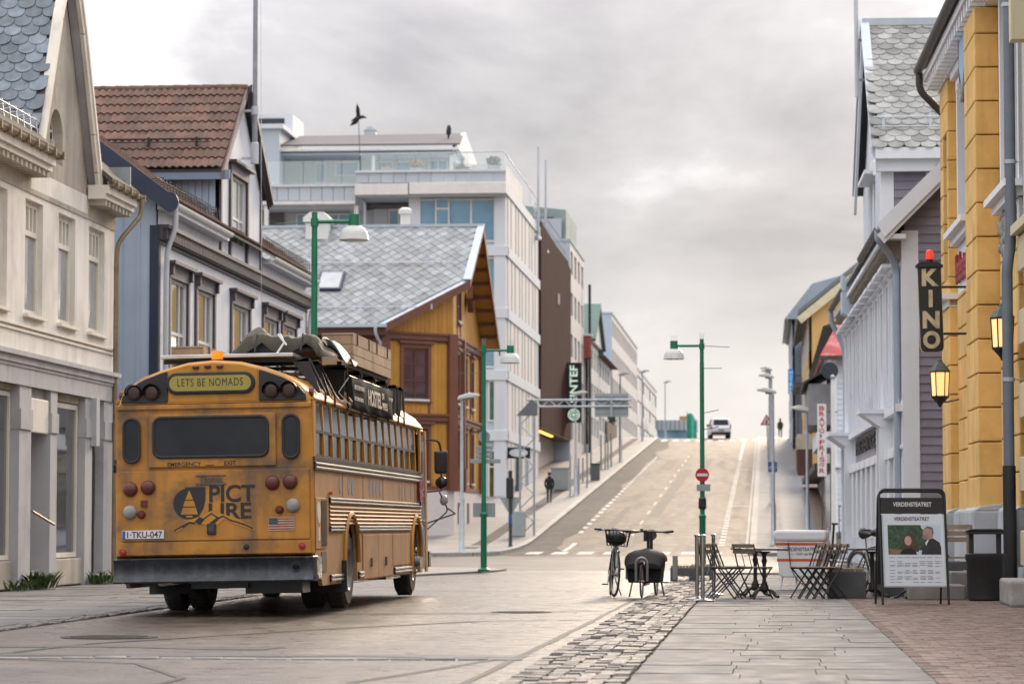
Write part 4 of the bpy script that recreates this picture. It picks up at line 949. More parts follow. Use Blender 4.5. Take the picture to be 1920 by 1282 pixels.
# birds
BIRD = mat('bird_dark', '#2b3230', rough=.8, var=.2)
def bird_kite():
    v = at(672, 222, YA-.5); g = at(676, 322, YA-.5); t = T('bird_kite', 'dark bird-shaped kite on a thin rod above the roof terrace', 'kite', (g.x, YA-.6, g.z))
    c = v-Vector((g.x, YA-.6, g.z)); MB().tube([(0, 0, 0), (-.05, 0, c.z*.5), (c.x, .1, c.z)], .02, 5).build('rod', IRONW, t)
    b = MB(); b.tube([c+Vector((-.4, 0, -.15)), c+Vector((-.1, 0, 0)), c+Vector((.25, 0, .08)), c+Vector((.45, 0, .02))], [.02, .11, .09, .02], 8); b.build('body', BIRD, t, True)
    w = MB(); w.slab([c+Vector((-.1, -.04, 0)), c+Vector((.12, -.04, .05)), c+Vector((.1, -.3, .5)), c+Vector((-.02, -.5, .75)), c+Vector((-.1, -.3, .4))], (0, .03, .01)); w.build('wing', BIRD, t)
    w = MB(); w.slab([c+Vector((-.1, .04, 0)), c+Vector((.12, .04, .02)), c+Vector((-.15, .4, -.25)), c+Vector((-.55, .6, -.35)), c+Vector((-.45, .4, -.2))], (0, .03, .02)); w.build('wing', BIRD, t)
bird_kite()
v = at(841, 261, YP+1); t = T('bird_perched', 'grey and black crow perched on the penthouse roof edge', 'bird', (v.x, YP+1, v.z+.05))
MB().tube([(0, 0, .1), (0, .02, .3), (.02, 0, .55), (.03, -.02, .7), (.09, -.06, .72)], [.04, .15, .13, .09, .02], 8).build('body', BIRD, t, True); MB().tube([(0, .02, .25), (-.02, .15, -.1)], [.08, .03], 6).build('tail', BIRD, t); MB().cyl((.03, 0, .2), (.03, 0, -.05), .015, n=5).cyl((-.03, 0, .2), (-.03, 0, -.05), .015, n=5).build('legs', BIRD, t)
# ---------------------------------------------------------------- dark red clad block with vertical sign
RED = mat('dark_red_cladding', '#3c2524', rough=.95, spec=.04, var=.15, scale=1, rnd=.12, streak=('#382020', .4, 2))
rb = T('dark_red_office', 'office block clad in dark red-brown vertical panels, beyond the white apartment block', 'building', (-13.9, 181.4, zg(181.4)), math.pi/2)
z0 = zg(181.4); RL = 28.2
MB().box(0, RL, .1, 12, 3.3, 20.0-z0).build('core', RED, rb)
x = 0
while x < RL: MB().box(x, min(x+1.1, RL), -.08, .1, 3.25, 20.0-z0-.02*x).build('clad_panel', RED, rb); x += 1.14
MB().box(0, RL, 1.2, 12, 0, 3.3).build('ground_floor', mat('pale_concrete', '#bdb6ad', rough=.8, var=.1), rb); MB().box(3, 10, 1.1, 1.21, .6, 3.0).build('shop_glass', GLASS, rb); MB().box(0, RL, -.06, 1.3, 3.18, 3.25).build('canopy_soffit', mat('soffit_wood', '#6b4a2e', rough=.7), rb)
for k in range(6):
    MB().box(2.0+k*2.4, 3.4+k*2.4, .3, .5, 3.10, 3.18).build('soffit_light', mat('soffit_lamp', '#ffb060', emit=('#ffb050', 3)), rb)
MB().box(14.8, 15.3, -.16, -.08, 12, 12.7).build('wall_lamp', WHITE, rb)
rail = MB()
for x in range(0, 28, 2): rail.cyl((x, .3, 20-z0), (x, .3, 21.2-z0), .03, n=5)
for z in (20.6, 21.2): rail.cyl((0, .3, z-z0), (28, .3, z-z0), .03, n=5)
rail.build('roof_railing', ZINC, rb)
SIGNK = mat('sign_black', '#1d1f21', rough=.5); LITW = mat('sign_letters_pale', '#d8f0dc', rough=.5, emit=('#cfeed6', .35))
sg = T('hanging_sign', 'tall black sign with pale green vertical lettering on the dark red block', 'sign', (-13.9, 205, 0))
MB().box(.05, 1.12, 0, .35, 8.3, 12.5).build('board', SIGNK, sg); text('SINTEF', 'lettering', sg, LITW, 0, 0, 0, .56, 2.6, .03, .02, M=Matrix.Translation((.85, -.01, 11.0)) @ Matrix.Rotation(-math.pi/2, 4, 'Y'))
mb = MB()
for r0, r1 in ((.42, .33), (.27, .2), (.12, .0)):
    n = 20
    for k in range(n):
        a, b = 2*math.pi*k/n, 2*math.pi*(k+1)/n; mb.poly([(.58+r0*math.cos(a), -.02, 8.85+r0*math.sin(a)), (.58+r0*math.cos(b), -.02, 8.85+r0*math.sin(b)), (.58+r1*math.cos(b), -.02, 8.85+r1*math.sin(b)), (.58+r1*math.cos(a), -.02, 8.85+r1*math.sin(a))])
mb.build('emblem', LITW, sg); MB().box(-.05, .05, .1, .25, 9, 9.1).box(-.05, .05, .1, .25, 11.8, 11.9).build('bracket', SIGNK, sg)
for i, (px, ptop) in enumerate(((1009, 275), (1023, 300))):
    v = at(px, ptop, 178+i*9); t = T('flagpole', ('taller of the two thin masts on the roof of the white block', 'shorter of the two thin masts near the dark red block')[i], 'mast', (v.x, 178+i*9, 18.5), 0, 'roof masts'); MB().tube([(0, 0, 0), (0, 0, v.z-18.5)], [.1, .05], 8).build('pole', ZINC, t); MB().lathe([(.2, 0), (.2, .1), (.12, .3)]).build('base', ZINC, t)
# ---------------------------------------------------------------- further left-hand buildings up the hill
def block(name, label, y0, y1, X, ztop, m, rows, cols, wm=None, depth=14, cat='building', win=(1.2, 1.5), zfirst=1.2, side_m=None, front=None):
    """street block: local x up the hill, y into the block; windows in a grid on the street side and on the end towards the camera"""
    b = zg(y0)-.3; t = T(name, label, cat, (X, y0, b), math.pi/2 if X < 0 else 0); L = y1-y0; Hh = ztop-b
    mb = MB(); holes = []
    for r in range(rows):
        z = zfirst+(Hh-zfirst)*(r+.25)/rows; h = (Hh-zfirst)/rows*.55
        for c in range(cols): x = L*(c+.5)/cols; holes.append((x-win[0]/2*L/cols*.5, x+win[0]/2*L/cols*.5, z, z+h))
    mb.wall(0, L, 0, Hh, holes, 0, .15); mb.box(.01, L-.01, .2, depth, 0, Hh-.01)
    mb.build('wall', m, t)
    if side_m: MB().box(-.03, .0, .0, depth, 0, Hh).build('end_wall', side_m, t)
    for h in holes:
        o = MB().box(h[0], h[1], .1, .13, h[2], h[3]).build('window', wm or GLASS, t); MB().box((h[0]+h[1])/2-.05, (h[0]+h[1])/2+.05, .07, .1, h[2], h[3]).build('mullion', WHITE, o)
    MB().box(-.08, L+.08, -.08, depth, Hh, Hh+.18).build('roof', ZINC, t)
    return t, Hh
gb, Hh = block('grey_office', 'tall pale grey and white office with glazed gable top, beyond the dark red block', 209.8, 226, -13.9, 21.5, APT_S, 5, 4, depth=9, side_m=APT_G)
mb = MB().prism([(.3, Hh+.18), (9, Hh+.18), (9, Hh+3.2), (.3, Hh+2.3)], 'x', .2, 12); mb.build('roof_storey', mat('patinated_panel', '#8b9a98', rough=.5, var=.15, scale=.6, dirt=('#5f6b68', .5, .5)), gb); MB().box(.1, .2, 1.2, 3.2, Hh+.6, Hh+1.8).build('roof_window', GLASS, gb)
for k in range(4): MB().box(-.12, -.03, .6, 8.6, 6+k*3.4, 7.6+k*3.4).build('window_band', (GLASS_C, DARKR, GLASS_C, APT_G)[k], gb)
wb, Hh = block('white_gabled_house', 'white timber house with a red bay and green-edged gable, halfway up the hill', 226.4, 241, -13.6, 15.5, WHITE, 3, 4, depth=8, cat='house')
MB().prism([(0, Hh), (14.6, Hh), (7.3, Hh+3)], 'y', -.3, 8).build('gable', WHITE, wb); MB().prism([(-.3, Hh), (0, Hh-.15), (7.3, Hh+2.9), (14.6, Hh-.15), (14.9, Hh), (7.3, Hh+3.3)], 'y', -.6, 8).build('gable_roof', mat('green_fascia', '#4f6a60', rough=.6), wb)
mb = MB().box(-1.0, -.1, -.3, .5, Hh-1.6, Hh+.2); mb.build('bay', mat('bay_red', '#8e4a42', rough=.7, var=.1), wb, bev=.15); MB().box(-1.05, -.0, -.35, .55, Hh+.2, Hh+.35).build('bay_cap', WHITE, wb)
MB().box(-.5, -.2, -.25, -.05, .3, Hh+4.2).build('chimney_shaft', mat('shaft_dark', '#23282b', rough=.6), wb)
tb, Hh = block('tiled_roof_house', 'cream house with a red-brown tiled roof below the long white office', 241.4, 262, -13.6, 15.0, WHITE, 3, 5, depth=9, cat='house')
MB().prism([(-.6, Hh), (4.2, Hh+3.4), (9.2, Hh)], 'x', -.6, 20.6).build('tiled_roof', mat('red_tile_far', '#6e3d33', rough=.8, var=.3, scale=1.5, bump=.4, bscale=8), tb); MB().box(-.75, -.6, -.4, .6, Hh, Hh+.6).build('barge_board', mat('green_fascia', '#4f6a60'), tb)
ob, Hh = block('long_office', 'long white office with rows of dark windows at the top of the hill', 267.5, 321, -13.9, 20.4, APT_S, 4, 14, depth=16, side_m=mat('pale_blue_panel', '#b6c6d4', rough=.5, var=.05))
o2, Hh = block('far_office', 'white office with dark window bands farthest along the left side', 321.5, 378, -13.9, 18.2, WHITE, 3, 3, depth=16, win=(1.9, 1.5), side_m=APT_G)
wl_ = T('retaining_wall', 'low brown stone wall with shrubs at the foot of the long office', 'wall', (-13.4, 250, zg(250))); MB().prism([(0, -.5), (17, .3), (17, 2.2), (0, 1.9)], 'x', -.6, 0).build('wall', mat('rubble_brown', '#6d5d52', rough=.9, var=.3, scale=3, bump=.6, bscale=8), wl_)
mb = MB(); foliage(mb, (-.4, 9, 2.5), (.6, 5, .8), 500, .2, random.Random(4)); mb.build('foliage', HED, wl_)
# far end of the street, beyond the crest
fb = T('construction_building', 'low unfinished building with scaffolding at the far end of the street', 'building', (at(1232, 800, 345).x, 345, zg(345)))
MB().box(0, 4.4, 0, 6, 0, 1.6).build('ground_floor', WHITE, fb); MB().box(0, 4.6, -.2, 6, 1.6, 2.1).build('timber_band', mat('raw_timber', '#a2784a', rough=.8, var=.3, scale=1), fb); MB().box(0, 4.6, .1, 6, 2.1, 3.1).build('glazing', GLASS_B, fb); MB().box(-.1, 4.7, -.1, 6, 3.1, 4.3).build('upper_wall', APT_G, fb)
for k in range(9): MB().box(k*.52, k*.52+.06, -.18, -.1, 3.1, 4.3).build('stud', DARKR, fb)
MB().box(2.6, 3.6, 1, 2, 4.3, 4.8).build('roof_box', mat('raw_timber', '#a2784a'), fb)
v = at(1288, 800, 340); nt_ = T('scaffold_net', 'green safety net hung on scaffolding at the far end of the street', 'scaffolding', (v.x, 340, zg(340)))
mb = MB(); n = 10
for k in range(n):
    a, b = k/n, (k+1)/n; f = lambda q: (1.1*q, .3*math.sin(q*9), 4.9-3.2*max(0, q-.5)**1.5)
    p, q = f(a), f(b); mb.add([(p[0], p[1], 0), (q[0], q[1], 0), (q[0], q[1], q[2]), (p[0], p[1], p[2])], [(0, 1, 2, 3)])
mb.build('net', mat('green_net', '#4fae97', rough=.8, var=.2, scale=2), nt_); g = MB()
for x in (0, .5, 1.1): g.cyl((x, .5, 0), (x, .5, 5.2-x*.8), .04, n=5)
g.build('scaffold_tubes', ZINC, nt_)
# ================================================================ RIGHT SIDE BUILDINGS
RZ = math.atan2(-1, .02)
def online(c, Y): return (c-.02*Y, Y, 0)
YEL = mat('yellow_render', '#e6be78', rough=.85, spec=.3, var=.1, scale=1.6, bump=.2, bscale=35, rnd=.05, dirt=('#b9924e', .6, 1.1), streak=('#b08846', .5, 3.0))
YELD = mat('yellow_render_joint', '#a67f3c', rough=.8, var=.1)
PLB = mat('blue_grey_plinth', '#b3bac0', rough=.85, var=.15, scale=1.5, bump=.3, bscale=30, dirt=('#6d6a66', .6, 1.3), streak=('#7c7a77', .5, 3))
WHT2 = mat('white_window_trim', '#e6e9ed', rough=.5, var=.04, scale=2)
DOORB = mat('brown_door_frame', '#6b2f22', rough=.45, var=.12, scale=2)
yb = T('cinema_building', 'yellow rusticated cinema building with grey plinth on the right of the street', 'building', online(4.8, 58.6), RZ); yb.scale = (1.17, 1, 1)
YL = 11.8
def qx(Y): return 56.6-Y
W1 = (qx(54.1), qx(51.5), 6.66, 9.3); W2 = (qx(47.2), qx(45.0), 6.4, 9.6); DR = (4.75, 6.55, .3, 4.45); W0 = (.55, 1.35, 5.6, 8.7)
mb = MB().wall(0, YL, 0, 10.1, [W1, W2, DR, W0], .12, .45); mb.box(.01, YL-.01, .7, 11, 0, 10.1); mb.build('wall', YELD, yb)
def quoins(x0, x1, y, z0, z1, holes=(), h=.565, dep=.4):
    z = z0
    while z < z1-.05:
        e = min(z+h-.02, z1)
        segs = [(x0, x1)]
        for a, b, c, d_ in holes:
            if c < (z+e)/2 < d_:
                ns = []
                for s0, s1 in segs:
                    if a > s0: ns.append((s0, min(a, s1)))
                    if b < s1: ns.append((max(b, s0), s1))
                segs = [q for q in ns if q[1]-q[0] > .05]
        for s0, s1 in segs: MB().box(s0, s1, y, y+dep, z, e).build('quoin', YEL, yb, bev=.014, seg=1)
        z += h
holes = [W1, W2, DR, W0]
quoins(0, 1.55, -.12, 1.36, 9.7, [W0]); quoins(1.6, 2.9, .1, 1.36, 9.7, holes); quoins(2.95, 4.7, -.10, 1.36, 5.4); quoins(4.72, 6.6, .08, 4.5, 5.55); quoins(4.72, 6.6, .08, 9.35, 9.7)
quoins(6.65, 8.35, -.32, 1.36, 9.7); quoins(8.4, 9.35, .1, 1.36, 9.7, holes); quoins(9.4, YL, -.06, 1.36, 5.5); quoins(9.4, YL, .08, 9.65, 9.9)
quoins(5.15, 6.6, .09, 6.0, 9.3, holes)
# plinth blocks
for a, b, y in ((-.06, 1.62, -.22), (1.62, 2.9, .02), (2.9, 4.74, -.2), (6.56, 8.42, -.42), (8.42, 9.36, .02), (9.36, YL+.05, -.14)): MB().box(a, b, y, .3, 0, 1.34).prism([(y, 1.34), (.3, 1.34), (.3, 1.5), (y+.12, 1.42)], 'x', a+.01, b-.01).build('plinth_block', PLB, yb, bev=.02)
# door
d = MB().box(DR[0], DR[0]+.16, .42, .58, .3, 4.45).box(DR[1]-.16, DR[1], .42, .58, .3, 4.45).box(DR[0]+.16, DR[1]-.16, .42, .58, 4.3, 4.45).box(DR[0]+.16, DR[1]-.16, .44, .56, 2.6, 2.75).box((DR[0]+DR[1])/2-.1, (DR[0]+DR[1])/2+.1, .43, .57, .3, 2.6).build('door', DOORB, yb)
MB().box(DR[0]+.16, DR[1]-.16, .52, .54, .3, 4.3).build('pane', GLASS, d); MB().cyl((5.5, .4, 1.3), (5.5, .4, 1.8), .02).build('handle', ZINC, d)
# windows with deep white reveals and white aprons
for a, b, c, e in (W1, W2, W0):
    w = window(yb, a, b, c, e, .42, WHT2, GLASS, (1, 1), (2, 1), fw=.1)
    k = MB().box(a-.14, a+.02, -.03, .5, c-.05, e+.1).box(b-.02, b+.14, -.03, .5, c-.05, e+.1).box(a-.14, b+.14, -.04, .5, e, e+.2); k.build('casing', WHT2, w)
    MB().box(a-.3, b+.3, -.28, .45, c-.16, c-.05).box(a-.2, b+.2, -.16, .2, c-.3, c-.16).build('sill', WHT2, w)
MB().box(W1[0]-.1, W1[1]+.1, -.03, .2, 5.45, 6.35).build('sign_panel', WHT2, yb); MB().box(W2[0]-.1, W2[1]+.1, -.03, .2, 5.3, 6.08).build('ornament_panel', WHT2, yb); MB().box(W1[0]-.35, W1[1]+.35, -.12, .1, 9.55, 9.7).build('cornice', WHT2, yb)
text('Verdensteatret', 'sign_lettering', yb, mat('red_letters', '#9c2f2c', rough=.5), (W1[0]+W1[1])/2, -.05, 5.62, .55, 2.6, .05, .015)
orn = MB(); q = random.Random(3)
for k in range(40):
    x = W2[0]+.2+q.random()*(W2[1]-W2[0]-.4); z = 5.4+q.random()*.6; r = q.uniform(.05, .14); orn.ball((x, -.06, z), (r, .07, r), 8, 5)
kind(orn.build('relief_ornament', mat('ornament_grey', '#8f8f88', rough=.8, var=.3, scale=8), yb, True), 'stuff')
# crest between the upper windows
em = MB().prism([(4.9, 10.0), (6.3, 10.0), (6.3, 9.2), (5.95, 8.75), (5.6, 8.55), (5.25, 8.75), (4.9, 9.2)], 'y', -.2, .05); emo = em.build('crest', mat('crest_white', '#d3d6d8', rough=.5), yb, bev=.03)
MB().prism([(5.1, 9.85), (6.1, 9.85), (6.1, 9.25), (5.6, 8.8), (5.1, 9.25)], 'y', -.25, -.2).build('shield', mat('crest_blue', '#7fa6c8', rough=.5), emo); MB().tube([(4.75, -.15, 8.9), (5.0, -.2, 9.9)], .06, 6).build('flag', mat('crest_red', '#7e2a2c', rough=.6), emo); MB().tube(curve([(4.95, -.22, 9.0), (5.6, -.24, 8.5), (6.25, -.22, 9.0)]), .05, 6).build('scroll', mat('ornament_grey', '#8f8f88'), emo)
# eaves
MB().box(-.2, YL, -.42, .12, 9.95, 10.1).box(-.15, YL, -.15, .12, 9.72, 9.95).build('cornice', WHT2, yb)
br = MB(); x = .1
while x < YL-.2: br.box(x, x+.16, -.38, -.15, 9.74, 9.95); x += .42
each(br, 'modillion', WHT2, yb)
DKG = mat('gutter_dark', '#4c4a44', rough=.5, metal=.3, var=.2, scale=3)
g = MB(); pr = [(-.52-.09*math.cos(math.pi*i/8), 10.22-.11*math.sin(math.pi*i/8)) for i in range(9)]; pr += [(p[0], p[1]+.012) for p in reversed(pr[1:-1])]; g.prism(pr, 'x', -.3, YL); g.build('gutter', DKG, yb)
MB().slab([(-.3, -.5, 10.15), (YL, -.5, 10.15), (YL, 5.6, 15), (-.3, 5.6, 15)], (0, 0, .12)).build('roof_slope', mat('roof_mossy', (.09, .075, .06)), yb); MB().slab([(-.3, 11.5, 10.15), (YL, 11.5, 10.15), (YL, 5.6, 15), (-.3, 5.6, 15)], (0, 0, .12)).build('roof_slope', mat('roof_mossy', (.09, .075, .06)), yb)
MB().tube(curve([(-.22, -.5, 10.15), (-.22, -.5, 9.8), (-.3, .1, 9.2), (-.35, .4, 8.6), (-.35, .4, .2)]), .075, 10).build('downpipe', DKG, yb, True)
BPIPE = mat('downpipe_slate', '#6d7680', rough=.35, metal=.2, var=.1, scale=3)
t = T('downpipe', 'slate-grey downpipe with black foot between the yellow and the cream facades, right edge', 'downpipe', (online(4.8, 44.75)[0]-.18, 44.72, 0))
MB().tube(curve([(.0, 0, 10.5), (.0, 0, 5.35), (-.06, 0, 5.0), (-.06, 0, 1.95)]), .085, 14).build('pipe', BPIPE, t, True); MB().tube([(-.06, 0, 2.0), (-.06, 0, .05)], .1, 14).build('foot', mat('pipe_black', '#26282b', rough=.4), t, True)
cl = MB()
for z in (3.3, 6.6, 9.0): cl.lathe([(.1, z-.03), (.1, z+.03)], (-.06 if z < 5 else 0, 0, 0)).cyl((0, 0, z), (.3, 0, z), .012, n=6)
each(cl, 'clamp', ZINC, t)
# near cream facade at the right edge
cb = T('cream_facade', 'cream rusticated facade at the right edge of the picture', 'building', online(4.8, 44.6), RZ)
CRM2 = mat('cream_smooth', '#cdc2a2', rough=.75, var=.06, scale=1, rnd=.05, streak=('#a1977c', .3, 2)); CRM3 = mat('cream_upper', '#cfcabf', rough=.75, var=.05, scale=1)
mb = MB().wall(0, 24, 0, 11, [(1.2, 2.5, 6.0, 9.0)], .0, .3); mb.box(.01, 23.98, .4, 10, 0, 11).poly([(24, 0, 0), (24, 10, 0), (24, 10, 11), (24, 0, 11)]); mb.build('wall', CRM3, cb)
for r in range(9):
    for c in range(12): MB().box(c*1.9+(.9 if r % 2 else 0)-.02, c*1.9+1.86+(.9 if r % 2 else 0), -.1, .02, .5+r*.55, .5+r*.55+.53).build('rusticated_block', CRM2, cb, bev=.02, seg=1)
MB().box(0, 24, -.2, .02, 5.46, 5.6).build('string_course', CRM2, cb); window(cb, 1.2, 2.5, 6.0, 9.0, .2, CRM2, GLASS, (1, 1), (2, 1)); k = 10
MB().tube([(1.85+1.0*math.cos(math.pi*i/k), -.1, 9.0+1.0*math.sin(math.pi*i/k)) for i in range(k+1)], .12, 6).build('arch_moulding', CRM2, cb); MB().box(.6, .95, -.25, .0, 8.3, 9.1).build('corbel', CRM2, cb)
MB().box(0, 24, -.14, .02, 0, .48).build('plinth', PLB, cb)
# ---------------------------------------------------------------- violet-grey and white timber house
VIO = mat('violet_siding', '#8d8893', rough=.7, var=.1, scale=1.2, rnd=.07, dirt=('#6a6670', .4, 1.4))
WSD = mat('white_siding', '#d3d9df', rough=.65, var=.07, scale=1.5, rnd=.04, streak=('#9a9ea3', .3, 4))
SLATE_G = mat('slate_green_grey', (.27, .27, .25), rough=.6, var=.28, scale=3, bump=.2, bscale=30, rnd=.25, dirt=('#5e6152', .6, 1.4))
gh = T('timber_house', 'white and violet-grey timber house with scale slates beyond the yellow cinema', 'house', online(4.2, 85.5), RZ)
GL = 23.4
up_w = [(1.0+i*2.05, 2.05+i*2.05, 4.35, 6.35) for i in range(11)]; lo_w = [(1.6+i*2.3, 3.1+i*2.3, .9, 2.55) for i in range(9)]
mb = MB().wall(0, GL, 0, 7.3, up_w+lo_w, 0, .12); mb.box(.01, GL-.01, .3, 9, 0, 7.4); mb.build('wall', WSD, gh)
for h in up_w+lo_w:
    w = window(gh, *h, .05, WHT2, GLASS, (1, 1), (1, 1), fw=.07)
    a, b, c, e = h; k = MB().box(a-.2, a, -.15, .04, c-.1, e+.02).box(b, b+.2, -.15, .04, c-.1, e+.02).box(a-.22, b+.22, -.18, .04, e+.02, e+.22); k.build('casing', WHT2, w)
    if c > 3: MB().box(a-.3, b+.3, -.45, .03, e+.22, e+.3).box(a-.24, b+.24, -.28, .03, e+.12, e+.215).build('hood', WHT2, w)
pn = MB(); x = .35
while x < GL-.3: pn.box(x, x+.16, -.2, 0, 3.75, 6.6); x += 1.025
each(pn, 'pilaster_strip', WHT2, gh)
kind(battens(MB(), .3, GL-.2, 2.6, 7.0, [(a-.25, b+.25, c-.15, e+.35) for a, b, c, e in up_w], .16, .12, 0, .03).build('cladding', WSD, gh), 'stuff')
MB().box(0, GL, -.2, .02, 3.5, 3.66).build('cornice', WHT2, gh); MB().box(0, GL, -.12, .02, 2.72, 2.8).build('cornice', WHT2, gh)
MB().box(3.6, 17.6, -.05, .0, 2.8, 3.5).build('frieze_board', VIO, gh); text('FISKEVENTIGE JAHN', 'frieze_lettering', gh, mat('letters_black', '#1e1d20', rough=.5), 10.6, -.055, 2.9, .5, 13, .03, .02)
for x0, x1 in ((17.6, 19.0), (-.2, 2.4)):
    MB().box(x0, x1, -.75, .0, 3.62, 3.72).prism([(-.7, 3.62), (0, 3.62), (0, 3.3), (-.25, 3.3)], 'x', x0+.08, x1-.08).build('door_hood', WHT2, gh)
    each(MB().box(x0+.1, x0+.35, -.3, 0, .2, 3.3).box(x1-.35, x1-.1, -.3, 0, .2, 3.3), 'hood_column', WHT2, gh)
for k in range(6): MB().box(12.8+k*.75, 13.2+k*.75, -.12, -.07, 3.75+k*.17, 4.0+k*.17).build('dark_tile', NAVY, gh)
# near end wall: each weatherboard
z = .2; k = 0
mz = lambda y: 7.35+.93*min(y+.85, 9.85-y)
while z < 11:
    y1 = 9.0 if z < 7.9 else 9.85-(z-7.35)/.93-.25; y0 = 0 if z < 7.9 else (z-7.35)/.93-.6
    if y1-y0 < .3: break
    mb = MB().prism([(.0, 0), (.045, 0), (.02, .185), (.0, .185)], 'y', y0+.0, y1); o = mb.build('weatherboard', VIO, gh); o.location = (GL, 0, z); z += .185
MB().prism([(0, 0), (9, 0), (9, 7.9), (4.5, 12.1), (0, 7.9)], 'x', GL-.05, GL-.002).build('end_wall', VIO, gh)
MB().box(GL-.24, GL+.06, -.07, .0, 0, 7.3).box(GL, GL+.065, 0, .28, 0, 7.3).build('corner_board', WHT2, gh)
# main roof with white barge boards
MB().slab([(-.3, -.5, 7.4), (GL+.45, -.5, 7.4), (GL+.45, 4.5, 12.3), (-.3, 4.5, 12.3)], (0, 0, .1)).build('roof_slope', SLATE_G, gh); MB().slab([(-.3, 9.85, 7.35), (GL+.45, 9.85, 7.35), (GL+.45, 4.5, 12.3), (-.3, 4.5, 12.3)], (0, 0, .1)).build('roof_slope', SLATE_G, gh)
for k, (dz, w, dx) in enumerate(((.1, .28, .0), (-.12, .18, -.06))):
    MB().slab([(GL+.5+dx, -.6, 7.3+dz), (GL+.5+dx, 4.5, 12.32+dz), (GL+.5+dx, 4.5, 12.32+dz-w*1.3), (GL+.5+dx, -.45, 7.3+dz-w)], (-.06, 0, 0)).build('barge_board', WHT2, gh)
MB().box(-.2, GL+.4, -.48, 0, 7.1, 7.2).build('eaves_box', WHT2, gh)
br = MB(); x = .2
while x < GL: br.box(x, x+.12, -.42, 0, 6.9, 7.1).box(x, x+.12, -.25, 0, 6.72, 6.9); x += .5
each(br, 'eaves_bracket', mat('bracket_brown', '#8a7f74', rough=.8, var=.2), gh)
g = MB(); pr = [(-.55-.09*math.cos(math.pi*i/8), 7.36-.11*math.sin(math.pi*i/8)) for i in range(9)]; pr += [(p[0], p[1]+.012) for p in reversed(pr[1:-1])]; g.prism(pr, 'x', 16.3, GL+.35); g.build('gutter', DKG, gh)
g = MB(); g.prism(pr, 'x', -.3, 7.9); g.build('gutter', DKG, gh)
MB().tube(curve([(GL+.2, -.57, 7.3), (GL+.2, -.57, 7.1), (GL-.1, -.25, 6.75), (GL-.3, -.16, 6.5), (GL-.3, -.16, .1)]), .075, 10).build('downpipe', mat('pipe_pale_blue', '#9aa6b2', rough=.4, var=.08), gh, True); MB().tube(curve([(.2, -.57, 7.3), (.2, -.57, 7.0), (.2, -.25, 6.4), (.2, -.16, 6), (.2, -.16, .1)]), .075, 10).build('downpipe', mat('pipe_pale_blue', '#9aa6b2'), gh, True)
# cross gable
KX0, KX1, KXC, KZE, KZA = 8.0, 16.2, 12.1, 9.9, 13.5
mb = MB().wall(KX0, KX1, 7.3, KZE, [(10.8, 11.8, 7.9, 9.6), (12.3, 13.3, 7.9, 9.6)], -.004, .12); mb.poly([(KX0, -.004, KZE), (KX1, -.004, KZE), (KXC, -.004, KZA-.1)]); mb.build('cross_gable_wall', WSD, gh)
for h in ((10.8, 11.8, 7.9, 9.6), (12.3, 13.3, 7.9, 9.6)): w = window(gh, *h, .05, WHT2, GLASS, (1, 1), (1, 1)); MB().box(h[0]-.25, h[1]+.25, -.3, 0, h[3]+.1, h[3]+.2).build('hood', WHT2, w)
kind(battens(MB(), KX0+.1, KX1-.1, 7.4, KZE, [(10.6, 13.5, 7.7, 9.9)], .16, .12, -.004, .03).build('cladding', WSD, gh), 'stuff')
MB().prism([(KX0+.02, 7.3), (KX1-.02, 7.3), (KX1-.02, KZE), (KXC, KZA-.15), (KX0+.02, KZE)], 'y', .2, 6.5).build('cross_gable_core', VIO, gh)
z = 7.4
while z < KZE-.1: o = MB().prism([(.0, 0), (.045, 0), (.02, .2), (.0, .2)], 'y', .02, 4.5).build('weatherboard', VIO, gh); o.location = (KX1-.015, 0, z); z += .2
MB().box(KX1-.24, KX1+.06, -.06, -.005, 7.3, KZE).box(KX1, KX1+.06, -.005, .24, 7.3, KZE).build('corner_board', WHT2, gh)
for xe in (KX0-.35, KX1+.35): MB().slab([(xe, -.2, KZE-.1), (KXC, -.2, KZA), (KXC, 6.8, KZA), (xe, 6.8, KZE-.1)], (0, 0, .08)).build('cross_roof_slope', ROOFU, gh)
for xe in (KX0-.4, KX1+.4): MB().slab([(xe, -.26, KZE-.3), (KXC, -.26, KZA+.2), (KXC, -.26, KZA-.15), (xe, -.26, KZE-.6)], (0, .07, 0)).build('barge_board', WHT2, gh); MB().slab([(xe, -.30, KZE-.1), (KXC, -.30, KZA+.25), (KXC, -.08, KZA+.25), (xe, -.08, KZE-.1)], (0, 0, .04)).build('verge_cap', ZINC, gh)
MB().box(KXC-.15, KXC+.15, -.25, 6.8, KZA+.08, KZA+.26).build('ridge_cap', ZINC, gh)
MB().box(KX1+.3, KX1+.48, -.2, 6.5, KZE-.22, KZE+.04).build('gutter', WHT2, gh); MB().box(KX1+.1, KX1+.3, -.3, 6.5, KZE-.5, KZE-.2).build('eaves_fascia', WHT2, gh)
sm = scale_mesh(.37, .42, SLATE_G); a = Vector((KX1+.45, 0, KZE)); b = Vector((KXC, 0, KZA+.1)); up = (b-a).normalized(); Ls = (b-a).length; nrm = Vector((0, 1, 0)).cross(up); nrm = nrm if nrm.z > 0 else -nrm
s = .12; r = 0
while s < Ls:
    y = -.1+(.19 if r % 2 else 0)
    while y < 2.6: piece(sm, 'slate', gh, basis(None, a+up*s+Vector((0, y, .06))+nrm*RND.uniform(0, .008), (0, 1, 0), up, nrm) @ Matrix.Rotation(-.06, 4, 'X')); y += .38
    s += .255; r += 1
g = MB()
for y in (.0, 1.1, 2.1): g.prism([(KX1-.15, KZE+.45), (KX1-.22, KZE+.95), (KX1-.28, KZE+.95), (KX1-.28, KZE+.6)], 'y', y, y+.06)
for z in (.62, .85): g.cyl((KX1-.2, -.2, KZE+z), (KX1-.2, 2.5, KZE+z), .018, n=5)
